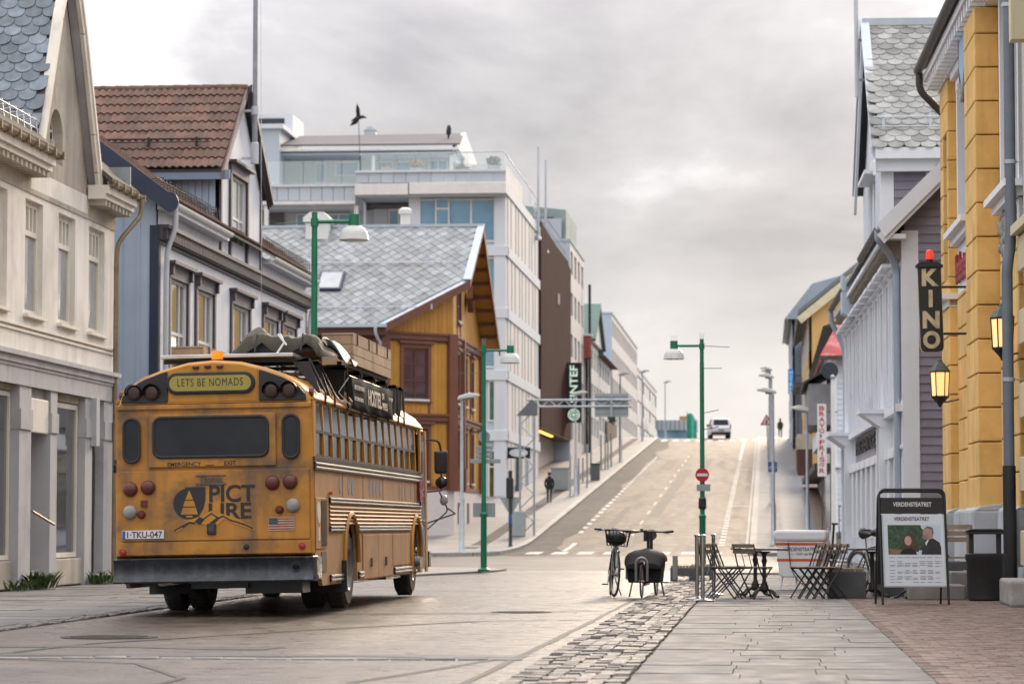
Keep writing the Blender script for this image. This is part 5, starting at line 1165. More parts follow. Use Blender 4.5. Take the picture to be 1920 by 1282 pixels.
g.build('snow_guard', ZINC, gh)
t = T('flagpole', 'white flagpole fixed to the front of the violet-grey house gable', 'flagpole', online(4.2, 73.4), RZ); MB().tube([(0, -.38, 11.8), (0, -.42, 17.5)], [.06, .045], 10).build('pole', PIPE_W, t); MB().box(-.03, .03, -.38, -.1, 12.2, 12.26).box(-.03, .03, -.38, -.1, 13.2, 13.26).build('bracket', PM, t)
rd_s = MB().slab([(7.0, -.6, 6.7), (7.9, -.6, 6.7), (7.9, -.1, 6.4), (7.0, -.1, 6.4)], (0, 0, 1.0)); rd_s.build('gable_side_cheek', mat('cheek_pale_blue', '#b7c6d2', rough=.5, var=.06), gh)
# ---------------------------------------------------------------- hairdresser house across the side street
z0 = zg(112)
hh = T('hairdresser_house', 'white weatherboarded house with red metal roof across the side street', 'house', (2.6, 112, 0))
mb = MB().wall(0, 8, -.5, 7.5, [(.55, 1.7, 4.1, 5.9), (.45, 2.6, .95, 3.05)], 0, .14); mb.box(.01, 8, .3, 13.5, -.5, 7.5); mb.build('wall', WSD, hh)
z = .9
while z < 7.4:
    segs = [(0, 8)]
    for a, b, c, e in ((.4, 1.85, 3.95, 6.1), (.3, 2.75, .8, 3.25)):
        if c < z+.1 < e: segs = [(s0, s1) for q in segs for s0, s1 in ((q[0], min(a, q[1])), (max(b, q[0]), q[1])) if s1-s0 > .05]
    for s0, s1 in segs: MB().prism([(-.04, 0), (0, 0), (0, .2), (-.015, .2)], 'x', s0, s1).build('weatherboard', WSD, hh).location = (0, 0, z)
    z += .2
window(hh, .55, 1.7, 4.1, 5.9, .0, WHT2, GLASS, (1, 1), (2.5, 1), fw=.1, sill=WHT2)
w = window(hh, .45, 2.6, .95, 3.05, .0, WHT2, mat('shop_interior_glass', (.06, .035, .025), rough=.06, var=.8, scale=2.2), (1,), (1.4, .9), fw=.12, sill=WHT2)
text('DROP IN', 'window_lettering', w, mat('red_neon', '#e0506a', emit=('#e0406a', .6)), 1.5, -.01, 2.45, .45, 2.0, .01, .01)
MB().box(-.08, .14, -.06, .0, .2, 7.5).build('corner_board', WHT2, hh); MB().box(0, 8, -.12, .02, -.5, .85).build('stone_base', mat('rubble_grey', '#77746f', rough=.9, var=.3, scale=2.5, bump=.6, bscale=6), hh); MB().box(0, 8, -.16, .02, 3.3, 3.42).build('cornice', WHT2, hh)
a = MB().slab([(-.5, -.5, 7.45), (8.3, -.5, 7.45), (8.3, 3.2, 9.6), (.6, 3.2, 9.6)], (0, 0, .08)); a.build('red_roof', mat('red_metal_roof', '#a33a38', rough=.6, var=.2, scale=1.5, dirt=('#d8c8c0', .4, 1.5)), hh); MB().slab([(-.5, -.5, 7.45), (-.5, 13.8, 7.45), (.6, 13.8, 9.6), (.6, 3.2, 9.6)], (0, 0, .06)).build('red_roof', mat('red_metal_roof', '#a33a38'), hh); MB().box(-.5, 8, -.6, -.5, 7.36, 7.5).build('gutter', DKG, hh)
g = MB()
for k in range(5): g.prism([(0, 7.85), (.3, 8.05), (.12, 8.3)], 'x', .4+k*.9, .46+k*.9)
each(g, 'snow_guard', PIPE_W, hh)
# street side of the house: grey board balcony and shop canopy
MB().box(-.9, .0, 2.5, 12, 5.0, 6.6).build('oriel', mat('grey_boards', '#8b8a8c', rough=.7, var=.1, scale=3), hh); MB().slab([(-1.1, 2.3, 6.6), (-1.1, 12.2, 6.6), (0, 12.2, 7.2), (0, 2.3, 7.2)], (0, 0, .08)).build('oriel_roof', DKG, hh); MB().box(-.6, .0, 1.2, 12, 4.1, 4.7).build('shop_fascia', WHT2, hh); MB().box(-.1, .05, 2, 11.5, 1.0, 4.0).build('shop_window', GLASS, hh)
bs = T('hairdresser_sign', 'narrow white vertical sign with red letters at the white hairdresser house', 'sign', (at(1541, 800, 111.7).x, 111.7, 0))
za, zb = at(1541, 893, 111.7).z, at(1541, 757, 111.7).z; MB().box(-.17, .17, -.03, .03, za, zb).build('board', WHITE, bs, bev=.01); L_ = 'BRAVO,FRISØR'; hgt = (zb-za-.12)/12.2; RL_ = mat('sign_red', '#b32c4c', rough=.5)
for i, ch in enumerate(L_):
    if ch == ',': text(',', 'letter', bs, mat('letters_black', '#1e1d20'), -.05, -.035, zb-.06-hgt*(i+1)+.06, .14, None, .004)
    else: text(ch, 'letter', bs, RL_, 0, -.035, zb-.06-hgt*(i+1)+.03, hgt*.8, .2 if ch != 'I' else .05, .004, .02)
MB().cyl((.17, 0, za+.3), (.6, .1, za+.3), .02, n=6).cyl((.17, 0, zb-.3), (.6, .1, zb-.3), .02, n=6).cyl((0, 0.05, .3), (0, 0.05, za), .03, n=6).build('bracket', DKG, bs)
# wrought railing in front
rl = T('steps_railing', 'black wrought iron railing on a stone wall in front of the white hairdresser house', 'railing', (2.7, 108.5, .1)); g = MB()
for k in range(14): g.cyl((k*.22, 0, .5), (k*.22, 0, 1.75+.05*k), .015, n=5)
g.cyl((0, 0, 1.7), (3, 0, 2.4), .025, n=6).cyl((0, 0, .6), (3, 0, .6), .02, n=6).cyl((0, 0, 1.2), (3, 0, 1.4), .015, n=6); g.build('rails', mat('iron_black', '#1d1d1f', rough=.5), rl); MB().box(-.1, 5, -.2, .3, -.3, .5).build('wall', mat('rubble_grey', '#77746f'), rl)
# ---------------------------------------------------------------- further right-hand buildings
b1, Hh = None, 0
def rblock(name, label, y0, y1, X, ztop, m, rows, cols, depth=12, cat='building', roof=None):
    b = zg(y0)-.3; t = T(name, label, cat, (X, y1, b), -math.pi/2); L = y1-y0; Hh = ztop-b; holes = []
    for r in range(rows):
        z = .9+(Hh-.9)*(r+.2)/rows; h = (Hh-.9)/rows*.58
        for c in range(cols): x = L*(c+.5)/cols; holes.append((x-L/cols*.25, x+L/cols*.25, z, z+h))
    mb = MB().wall(0, L, 0, Hh, holes, 0, .15); mb.box(.01, L-.01, .2, depth, 0, Hh-.01); mb.build('wall', m, t)
    for h in holes: o = MB().box(h[0], h[1], .1, .13, h[2], h[3]).build('window', GLASS, t); MB().box(h[0]-.12, h[0], -.05, .1, h[2]-.1, h[3]+.1).box(h[1], h[1]+.12, -.05, .1, h[2]-.1, h[3]+.1).build('casing', WHT2, o)
    return t, Hh, L
b1, Hh, L = rblock('grey_shop', 'low grey shop house with a dark canopy halfway up the right side', 126, 168, 3.0, 9.6, mat('grey_boards', '#8b8a8c'), 2, 8, cat='shop')
MB().box(-.2, L+.2, -.9, 0, 3.1, 3.4).build('canopy', DKG, b1); MB().prism([(-.5, Hh), (6, Hh+2.5), (12, Hh)], 'x', -.3, L+.3).build('roof', DKG, b1)
YEL2 = mat('pale_yellow_wall', '#d8b070', rough=.8, var=.08, scale=.6, streak=('#b5935c', .3, 1.5))
b2, Hh, L = rblock('yellow_gable_house', 'pale yellow house with steep gable and grey roof, upper right of the hill', 196, 232, 2.95, 15.5, YEL2, 3, 6, cat='house', depth=14)
MB().prism([(0, Hh), (14, Hh), (6.5, Hh+5.2)], 'x', L-.15, L).build('gable_wall', YEL2, b2)
MB().slab([(-.4, -.7, Hh-.4), (L+.4, -.7, Hh-.4), (L+.4, 6.5, Hh+5.4), (-.4, 6.5, Hh+5.4)], (0, 0, .3)).build('roof_slope', mat('grey_roof', '#6f767d', rough=.6, var=.1, scale=.5), b2); MB().slab([(L+.45, -.8, Hh-.6), (L+.45, 6.5, Hh+5.3), (L+.45, 6.5, Hh+4.6), (L+.45, -.5, Hh-1.0)], (.1, 0, 0)).build('barge_board', mat('cream_barge', '#d9cfae', rough=.7), b2)
o = MB().box(L, L+.06, 1.2, 2.4, Hh-3.6, Hh-1.6).build('end_window', GLASS, b2); MB().box(L, L+.12, 1.0, 1.2, Hh-3.8, Hh-1.4).box(L, L+.12, 2.4, 2.6, Hh-3.8, Hh-1.4).build('casing', WHT2, o)
b3, Hh, L = rblock('hotel_building', 'tall slate-grey hotel with mansard roof at the top of the right side', 233, 264, 2.2, 17.6, mat('slate_blue_wall', '#8592a0', rough=.6, var=.08, scale=.5), 4, 6, depth=16)
MB().prism([(-.6, Hh-.2), (1.6, Hh+2.6), (6, Hh+3.8), (16, Hh+4.0), (16, Hh-.2)], 'x', -.3, L+.5).build('mansard_roof', mat('grey_blue_roof', '#98a3ae', rough=.5, var=.08, scale=.5), b3); MB().box(-.1, L+.1, -.25, 0, Hh-.35, Hh-.1).build('cornice', DKG, b3)
hs = T('hotel_sign', 'blue vertical sign with white letters high on the slate-grey hotel', 'sign', (at(1483, 715, 232).x, 232, 0)); za, zb = at(1483, 738, 232).z, at(1483, 692, 232).z
MB().box(-.22, .22, -.08, .08, za, zb).build('board', mat('sign_blue', '#1f6fc2', rough=.5, emit=('#1f6fc2', .3)), hs)
for i, ch in enumerate('HOTELL'): text(ch, 'letter', hs, LITW, 0, -.085, zb-.12-(zb-za-.1)*(i+1)/6+.05, (zb-za)/6*.72, .2, .01, .01)
MB().cyl((.22, 0, za+.5), (.9, 0, za+.5), .04, n=6).cyl((.22, 0, zb-.5), (.9, 0, zb-.5), .04, n=6).build('bracket', DKG, hs)
bx = T('stair_box', 'brown timber stair enclosure on the right pavement of the hill', 'stair enclosure', (2.05, 184, zg(184))); MB().box(0, .9, 0, 10, 0, 1.75).build('panel', mat('brown_panel', '#4b2f27', rough=.7, var=.2), bx); MB().box(-.05, .95, -.05, 10, 1.75, 2.7).build('upper_panel', mat('glazed_beige', '#a39c86', rough=.4, var=.2, scale=3), bx); MB().box(-.25, 1, -.3, 10.2, 5.6, 5.9).cyl((.02, .05, 2.7), (.02, .05, 5.6), .05, n=6).build('canopy', DKG, bx)
# cinema sign
ks = T('cinema_sign', 'black vertical cinema sign with cream letters and red lamp on top', 'sign', (online(4.8, 53)[0], 53, 0)); BLK = mat('sign_enamel_black', '#17171a', rough=.35, var=.2, scale=4, coat=.2); CRMS = mat('sign_cream', '#cbbf9c', rough=.5, var=.1, scale=6, dirt=('#6a5d45', .5, 8))
cx = at(1744, 580, 53).x-ks.location.x; zt, zb = at(1740, 502, 53).z, at(1747, 660, 53).z; hw = .20
mb = MB(); rr = .1; pts = [(cx-hw-.02, zt), (cx-hw+.02, zb+rr), (cx-hw+.05, zb+.02), (cx-hw+rr+.02, zb), (cx+hw-rr+.03, zb), (cx+hw+.01, zb+.03), (cx+hw+.03, zb+rr), (cx+hw-.01, zt)]; mb.prism(pts, 'y', -.09, .09); so = mb.build('body', BLK, ks, bev=.012)
MB().prism([((p[0]-cx)*1.03+cx, (p[1]-zb)*1.006+zb-.01) for p in pts], 'y', -.07, .07).build('edge_trim', CRMS, so)
MB().box(cx-hw-.06, cx+hw+.03, -.13, .13, zt, zt+.04).prism([(cx-hw-.06, zt+.04), (cx+hw+.03, zt+.04), (cx+hw-.06, zt+.1), (cx-hw+.03, zt+.1)], 'y', -.1, .1).build('cap', BLK, ks)
for i, ch in enumerate('KINO'):
    hgt = (zt-zb)/4; w = .30 if ch != 'I' else .07; text(ch, 'letter', ks, CRMS, cx+.005*i, -.092, zt-hgt*(i+1)+.04+(.02 if i == 3 else 0), hgt*.82, w, .02, .045)
nt = mat('neon_tube', '#2a2622', rough=.3)
MB().cyl((cx, 0, zt+.1), (cx, 0, zt+.15), .06).build('lamp_base', BLK, ks); MB().lathe([(.062, zt+.15), (.068, zt+.25), (.06, zt+.30), (.03, zt+.325)], (cx, 0, 0), n=14).build('red_lamp', mat('red_lamp', '#e2382c', rough=.25, emit=('#e2382c', .5)), ks, True)
br = MB()
for z in (zt-.35, zb+.33): br.tube([(cx+hw, 0, z), (.2, 0, z)], .022, 8)
br.tube([(-.04, 0, zt-.32), (.04, 0, zb+.28)], .03, 8); br.build('bracket', mat('iron_black', '#1d1d1f'), ks)
# lanterns
LGL = mat('lantern_glass', '#f3d6ae', rough=.2, emit=('#ffb469', .9)); VERD = mat('verdigris_roof', '#4a5a52', rough=.6, var=.2, scale=6)
def lantern(px, ptop, pbot, Y, lab):
    a, b = at(px, ptop, Y), at(px, pbot, Y); h = a.z-b.z; t = T('wall_lantern', lab, 'lantern', (a.x, Y, b.z), 0, 'lanterns on the yellow facade'); r = h*.17; n = 6
    MB().lathe([(r*.95, h*.22), (r*1.12, h*.72)], n=n).build('glass', LGL, t); f = MB()
    for k in range(n):
        q = 2*math.pi*k/n; f.cyl((r*.98*math.cos(q), r*.98*math.sin(q), h*.2), (r*1.15*math.cos(q), r*1.15*math.sin(q), h*.74), .012, n=5)
    f.lathe([(r*1.05, h*.19), (r*1.08, h*.23)], n=n).lathe([(r*1.2, h*.71), (r*1.25, h*.75)], n=n); f.build('frame', mat('iron_black', '#1d1d1f'), t)
    MB().lathe([(r*1.3, h*.74), (r*.75, h*.86), (r*.35, h*.93), (r*.3, h*.97), (.01, h)], n=n).build('roof', VERD, t); MB().lathe([(.02, 0), (r*.3, h*.06), (r*1.02, h*.2)], n=n).build('base', mat('iron_black', '#1d1d1f'), t)
    MB().ball((0, 0, h*.4), .045, 10, 6).build('bulb', mat('bulb', '#fff0d0', emit=('#ffd9a0', 25)), t); MB().tube(curve([(0, .0, h*.12), (.12, 0, h*.1), (.35, 0, h*.16)]), .015, 6).build('arm', mat('iron_black', '#1d1d1f'), t)
lantern(1762, 672, 763, 54.6, 'lit iron lantern below the black cinema sign'); lantern(1879, 567, 676, 44.95, 'lit iron lantern beside the slate-grey downpipe, right edge')
# ================================================================ SCHOOL BUS
BY = (.47, .21, .026)
def bus_paint():
    m = mat('bus_yellow', BY, rough=.5, var=.16, scale=1.8, spec=.4, dirt=('#6a5233', .6, 1.7, .52), streak=('#54432f', .6, 3.0), rvar=.1, obj=True); return m
BUSY = bus_paint()
BUSR = mat('bus_yellow_dirty', (.43, .185, .022), rough=.5, var=.22, scale=2.6, dirt=('#4f463c', .85, 1.5, .475), streak=('#4f443b', .7, 3.5), rvar=.1, obj=True)
BUST = mat('bus_side_tan', (.42, .225, .105), rough=.62, spec=.3, var=.14, scale=1.6, dirt=('#8a6f56', .6, 1.4), streak=('#7a6048', .4, 3), obj=True)
BBLK = mat('bus_black', (.014, .014, .016), rough=.42, var=.3, scale=3, dirt=('#4b4038', .35, 3))
BUMP = mat('bumper_black', (.03, .033, .038), rough=.34, metal=.3, var=.35, scale=5, bump=.25, bscale=14, streak=('#59606a', .55, 9), rvar=.12)  # pale upright streaks paint a sheen into the bumper colour
RUBB = mat('rubber', (.02, .02, .021), rough=.7, var=.2, scale=6)
CHR = mat('rail_alu', (.12, .115, .11), rough=.55, metal=.6, var=.2, scale=3, dirt=('#3a332d', .6, 5))
BGL = mat('bus_glass', (.012, .014, .018), rough=.14, var=.3, scale=2, spec=.35, dirt=('#3a3a3c', .3, 1.5))
BGL2 = mat('bus_glass_lower', (.03, .022, .018), rough=.1, var=.4, scale=2, spec=.4)
BGL1 = mat('bus_glass_upper', (.055, .055, .055), rough=.06, var=.6, scale=2.5, spec=.7)
REDL = mat('tail_lens_red', (.10, .018, .014), rough=.3, var=.2, scale=20); REDB = mat('reflector_red', (.35, .02, .03), rough=.25); GRYL = mat('lens_grey', (.26, .25, .23), rough=.5, var=.2, scale=10); DIM = mat('lamp_dim', (.05, .025, .018), rough=.25, var=.2)
bus = T('school_bus', 'weathered yellow school bus with loaded roof rack, seen from behind', 'bus', (-6.60, 35.0, .02)); bus.rotation_euler = (0, -.0165, 0)
BW, BLn = 1.20, 11.9
sec = [(1.215, .72), (1.215, 1.9), (1.19, 2.56), (1.15, 2.66), (1.05, 2.78), (.88, 2.89), (.62, 2.985), (.32, 3.06), (0, 3.085)]
prof = sec+[(-x, z) for x, z in reversed(sec[:-1])]
# roof shell
def roofpart(y0, y1, inset=0):
    mb = MB(); top = [p for p in prof if p[1] > 2.5]; n = len(top)
    vs = [(x, y, z) for y in (y0, y1) for x, z in top]+[(x*.97, y, z-.05) for y in (y0, y1) for x, z in top]
    fs = [(i, i+1, n+i+1, n+i) for i in range(n-1)]+[(2*n+i, 2*n+i+1, 3*n+i+1, 3*n+i) for i in range(n-1)]; mb.add(vs, fs); return mb
for k in range(6):
    y0 = .18+k*1.88; roofpart(y0+.004, y0+1.872).build('roof_panel', BUSY, bus, True)
rb_ = MB()
for k in range(1, 6):
    y = .18+k*1.88; rb_ = MB(); rb_.tube([(x*1.003, y, z+.004) for x, z in prof if z > 2.6], .012, 6); rb_.build('roof_rib', BUSY, bus, True)
# rounded front and rear caps
def cap(y, d, name, parent=bus):
    mb = MB(); top = [p for p in prof if p[1] > 2.5]; n = len(top); rings = []
    for k, (q, s) in enumerate(((0, 1), (.5, .995), (.85, .975), (1, .94))): rings.append([(x*s, y+d*q, 2.56+(z-2.56)*(1-(1-s)*1.6)) for x, z in top])
    vs = [p for r in rings for p in r]; fs = [(j*n+i, j*n+i+1, (j+1)*n+i+1, (j+1)*n+i) for j in range(3) for i in range(n-1)]
    fs.append(tuple(3*n+i for i in range(n))); return mb.add(vs, fs).build(name, BUSY, parent, True)
cap(.18, -.16, 'rear_cap'); cap(11.46, .42, 'front_cap')
# rear wall (flat), in panels
def rx(px): return (px-401)*35/F_PX
def rz_(py): return 1.1+(985-py)*35/F_PX+.0
def rpoly(pts, y0, y1): return MB().prism([(rx(a), rz_(b)) for a, b in pts], 'y', y0, y1)
MB().prism([p for p in prof if p[1] <= 2.57], 'y', .03, .12).build('rear_wall', BUSR, bus, bev=.02)
MB().box(-1.19, 1.19, -.0, .03, 2.49, 2.55).build('drip_rail', BUSR, bus, bev=.01)
MB().box(-1.14, 1.16, .008, .03, .905, 1.75).build('engine_door', BUSR, bus, bev=.008); MB().box(-1.17, 1.17, .012, .03, .735, .89).build('lower_panel', BUSR, bus, bev=.006)
ew = MB().box(-.80, .76, -.006, .03, 1.79, 2.43).build('emergency_exit', BUSR, bus, bev=.01)
def rr_pts(cx, cz, w, h, r, n=6):
    out = []
    for q, (sx, sz) in enumerate(((1, 1), (-1, 1), (-1, -1), (1, -1))):
        for k in range(n+1): a = math.pi/2*(q+k/n); out.append((cx+sx*(w/2-r)+r*math.cos(a), cz+sz*(h/2-r)+r*math.sin(a)))
    return out
def rr(cx, cz, w, h, r, y0, y1): return MB().prism(rr_pts(cx, cz, w, h, r), 'y', y0, y1)
def ring(cx, cz, w, h, r, t, y, m, name, parent):
    a = rr_pts(cx, cz, w, h, r); return MB().tube([(x, y, z) for x, z in a], t, 8, True).build(name, m, parent, True)
def rwin(cx, cz, w, h, r, name='rear_window', parent=bus):
    o = rr(cx, cz, w, h, r, -.012, .02).build(name, BGL, parent); ring(cx, cz, w, h, r, .018, -.012, RUBB, 'gasket', o); return o
o = rr(-.035, 2.15, 1.39, .475, .09, -.016, .02).build('pane', BGL, ew); ring(-.035, 2.15, 1.39, .475, .09, .02, -.014, RUBB, 'gasket', ew)
rwin(-1.005, 2.12, .19, .52, .09); rwin(.945, 2.14, .19, .51, .09)
text('EMERGENCY', 'lettering', ew, BBLK, -.36, -.008, 1.80, .052, .41, .002, .012); text('EXIT', 'lettering', ew, BBLK, .20, -.008, 1.805, .052, .145, .002, .012)
MB().box(-.10, .0, -.03, -.006, 1.815, 1.835).build('handle', BUSR, ew)
# upper rear: black lamp panels, destination sign, markers
def upz(x):
    for (x0, z0), (x1, z1) in zip(sec[2:], sec[3:]):
        if x1 <= x <= x0: return z1+(z0-z1)*(x-x1)/(x0-x1)
    return 2.56
for s in (-1, 1):
    xs_ = [.56+.56*k/8 for k in range(9)]; pts = [(s*x, upz(x)-.045) for x in xs_]+[(s*1.135, 2.575), (s*.56, 2.575)]
    lp = MB().prism(pts, 'y', .0, .06).build('lamp_panel', BBLK, bus, bev=.008)
    for x in (.75, .97):
        l_ = MB().lathe([(.096, .0), (.094, -.03), (.08, -.045), (.05, -.05), (.0, -.052)], (s*x+(.0 if s < 0 else -.04), .0, 2.70), 'y', 24).build('warning_lamp', DIM, bus, True)
        h = MB(); n = 14; vs = []
        for k in range(n+1):
            a = math.pi*(-.1+1.2*k/n); vs += [(s*x+(.0 if s < 0 else -.04)+.103*math.cos(a), .0, 2.70+.103*math.sin(a)), (s*x+(.0 if s < 0 else -.04)+.103*math.cos(a), -.09, 2.70+.103*math.sin(a))]
        h.add(vs, [(2*k, 2*k+1, 2*k+3, 2*k+2) for k in range(n)]); h.build('hood', BBLK, l_, True)
MB().prism([(x, upz(abs(x))-.035) for x in [-.55+1.1*k/10 for k in range(11)]]+[(.55, 2.575), (-.55, 2.575)], 'y', .012, .06).build('rear_header', BUSY, bus, bev=.008)
ds = rr(-.03, 2.80, 1.09, .265, .13, -.03, .02).build('destination_sign', RUBB, bus, bev=.02); rr(-.03, 2.80, 1.00, .185, .09, -.036, -.03).build('sign_face', mat('sign_yellow', (.34, .27, .05), rough=.3, var=.15, scale=3, dirt=('#7a6a30', .5, 3)), ds)
text('LETS BE NOMADS', 'lettering', ds, BBLK, -.03, -.037, 2.765, .092, .80, .002, -.004, space=1.15)
for x in (-.21, -.065, .085): MB().box(x-.04, x+.04, -.03, .02, 2.985-abs(x)*.05, 3.025-abs(x)*.05).build('marker_lamp', REDL, bus, bev=.012)
# lower lights, plate, badge, logo, flag, latch
def lens(px, py, r, m, name='tail_lamp', d=.05): MB().lathe([(r, .01), (r, -.015), (r*.93, -d*.6), (r*.6, -d), (.0, -d*1.05)], (rx(px), .0, rz_(py)), 'y', 24).build(name, m, bus, True)
for px, py in ((240, 917), (274, 914), (513, 909), (547, 908)): lens(px, py, .088, REDL)
for px, py in ((239, 960), (552, 952)): lens(px, py, .083, GRYL, 'reverse_lamp')
for px, py in ((261, 965), (526, 960)): lens(px, py, .05, REDL, 'tail_lamp')
for px, py in ((224, 1036), (568, 1029)): lens(px, py, .038, REDB, 'reflector', .015)
MB().box(rx(260), rx(272), -.02, .01, rz_(950), rz_(938)).build('marker_lamp', REDL, bus)
pl = MB().box(rx(223), rx(304), -.012, .01, rz_(1011), rz_(995)).build('licence_plate', mat('plate_white', '#c9cbd0', rough=.4, var=.05), bus, bev=.004); MB().box(rx(224), rx(229.5), -.0145, -.012, rz_(1010.4), rz_(995.6)).build('plate_band', mat('plate_blue', '#2a4f8f', rough=.4), pl)
text('1·TKU-047', 'lettering', pl, mat('plate_red', '#5c2030', rough=.5), rx(267), -.013, rz_(1009), .078, .43, .002, .012)
bd = MB().box(rx(366), rx(423), -.008, .01, rz_(911), rz_(907)).box(rx(366), rx(423), -.008, .01, rz_(894), rz_(892)).build('badge', CHR, bus); text('Thomas', 'lettering', bd, CHR, rx(395), -.002, rz_(906), .085, .28, .008, .01)
LG = mat('logo_black', (.018, .017, .017), rough=.5, var=.1)
lg = MB(); n = 24; cx, cz, r = rx(353), rz_(946), .2
pts = [(rx(384), rz_(914.5)), (rx(345), rz_(914.5))]+[(cx-r*.98*math.sin(a)+.0, cz+.19*math.cos(a)) for a in [math.pi*(.08+.84*k/n) for k in range(n+1)]]+[(rx(368), rz_(974)), (rx(380), rz_(955)), (rx(384), rz_(940))]
lg.prism(pts, 'y', .004, .008); lgo = lg.build('logo', LG, bus)
tr = MB()
for z0, z1, w0, w1 in ((938, 921, 15, 0), (951, 940, 24, 15.5), (966, 953, 33, 24), (971.5, 968.5, 12, 12)): tr.add([(rx(353-w0/2), .001, rz_(z0)), (rx(353+w0/2), .001, rz_(z0)), (rx(353+w1/2+.4), .001, rz_(z1)), (rx(353-w1/2-.4), .001, rz_(z1))], [(0, 1, 2, 3)])
tr.build('logo_tree', BUSY, lgo)
text('PICT', 'logo_letters', lgo, LG, rx(435.5), .008, rz_(944), .208, .56, .004, .022); text('URE', 'logo_letters', lgo, LG, rx(431), .008, rz_(976), .195, .52, .004, .022)
mt = MB(); 
def band(pts, w):
    for i in range(len(pts)-1): (a, b), (c, d_) = pts[i], pts[i+1]; mt.add([(rx(a), .0005, rz_(b)), (rx(c), .0005, rz_(d_)), (rx(c), .0005, rz_(d_+w)), (rx(a), .0005, rz_(b+w))], [(0, 1, 2, 3)])
mt2 = MB().add([(rx(x), .0015, rz_(y)) for x, y in ((322, 998), (352, 977), (374, 970), (395, 960), (419, 967), (447, 976), (478, 994), (478, 999), (440, 986), (420, 976), (404, 990), (386, 986), (354, 982), (330, 998))], [tuple(range(14))]); mt2.build('logo_ground', BUSY, lgo)
band([(324, 995), (336, 988), (352, 979.5), (362, 981), (372, 971), (380, 974), (395, 963.5), (408, 972), (418, 969), (432, 977), (446, 981), (460, 986), (475, 993)], 3.2); mt.add([(rx(x), .0003, rz_(y)) for x, y in ((338, 989), (352, 980), (350, 985), (340, 991))], [(0, 1, 2, 3)]).add([(rx(x), .0003, rz_(y)) for x, y in ((385, 988), (405, 973), (416, 970.5), (403, 982), (400, 990))], [tuple(range(5))]).add([(rx(x), .0003, rz_(y)) for x, y in ((364, 981), (373, 972.5), (382, 976), (374, 986))], [tuple(range(4))]); mt.build('logo_mountains', LG, lgo)
fl = MB().box(rx(505), rx(554), -.002, .01, rz_(999), rz_(975)).build('flag_sticker', mat('flag_cream', '#b3a48e', rough=.6, var=.2, scale=14), bus)
for k in range(5): z = 976.2+k*4.7; MB().box(rx(523 if k < 3 else 505.5), rx(553.5), -.004, -.002, rz_(z+2.3), rz_(z)).build('stripe', mat('flag_red', '#8c3a33', rough=.6, var=.4, scale=16), fl)
MB().box(rx(505.5), rx(522.5), -.0042, -.002, rz_(988), rz_(975.5)).build('canton', mat('flag_blue', '#3c4252', rough=.6, var=.4, scale=16), fl)
lt = MB().box(rx(387), rx(404), -.02, .01, rz_(1005), rz_(984)).build('latch', BBLK, bus, bev=.008); MB().box(rx(390), rx(401), -.03, -.02, rz_(999), rz_(988)).build('paddle', mat('latch_grey', '#3e3d3c', rough=.4), lt)
MB().lathe([(.035, 0), (.03, -.03), (.0, -.035)], (rx(461), .01, rz_(1029)), 'y', 12).build('cap_lock', BBLK, bus)
# bumper: rolled section, ends turned forward
mb = MB(); pf = [(-.13, .70), (-.16, .685), (-.13, .64), (-.115, .56), (-.125, .48), (-.17, .42), (-.16, .40), (-.13, .41)]; xs_ = [(-1.245, .5), (-1.24, .12), (-1.215, .02), (-1.15, 0), (1.15, 0), (1.215, .02), (1.24, .12), (1.245, .5)]
n = len(pf); vs = [(x, y+o_, z) for x, o_ in xs_ for y, z in pf]; fs = [(j*n+i, j*n+i+1, (j+1)*n+i+1, (j+1)*n+i) for j in range(len(xs_)-1) for i in range(n-1)]; mb.add(vs, fs); bo = mb.build('bumper', BUMP, bus, True); so_ = bo.modifiers.new('solid', 'SOLIDIFY'); so_.thickness = .02
MB().lathe([(.06, 0), (.06, -.02), (.045, -.02), (.045, .0)], (rx(560), -.115, rz_(1067)), 'y', 20).build('exhaust_rim', BBLK, bo, True); MB().lathe([(.045, -.005), (.0, -.006)], (rx(560), -.115, rz_(1067)), 'y', 20).build('exhaust_hole', mat('void_black', (.002, .002, .002), rough=1, var=0), bo)
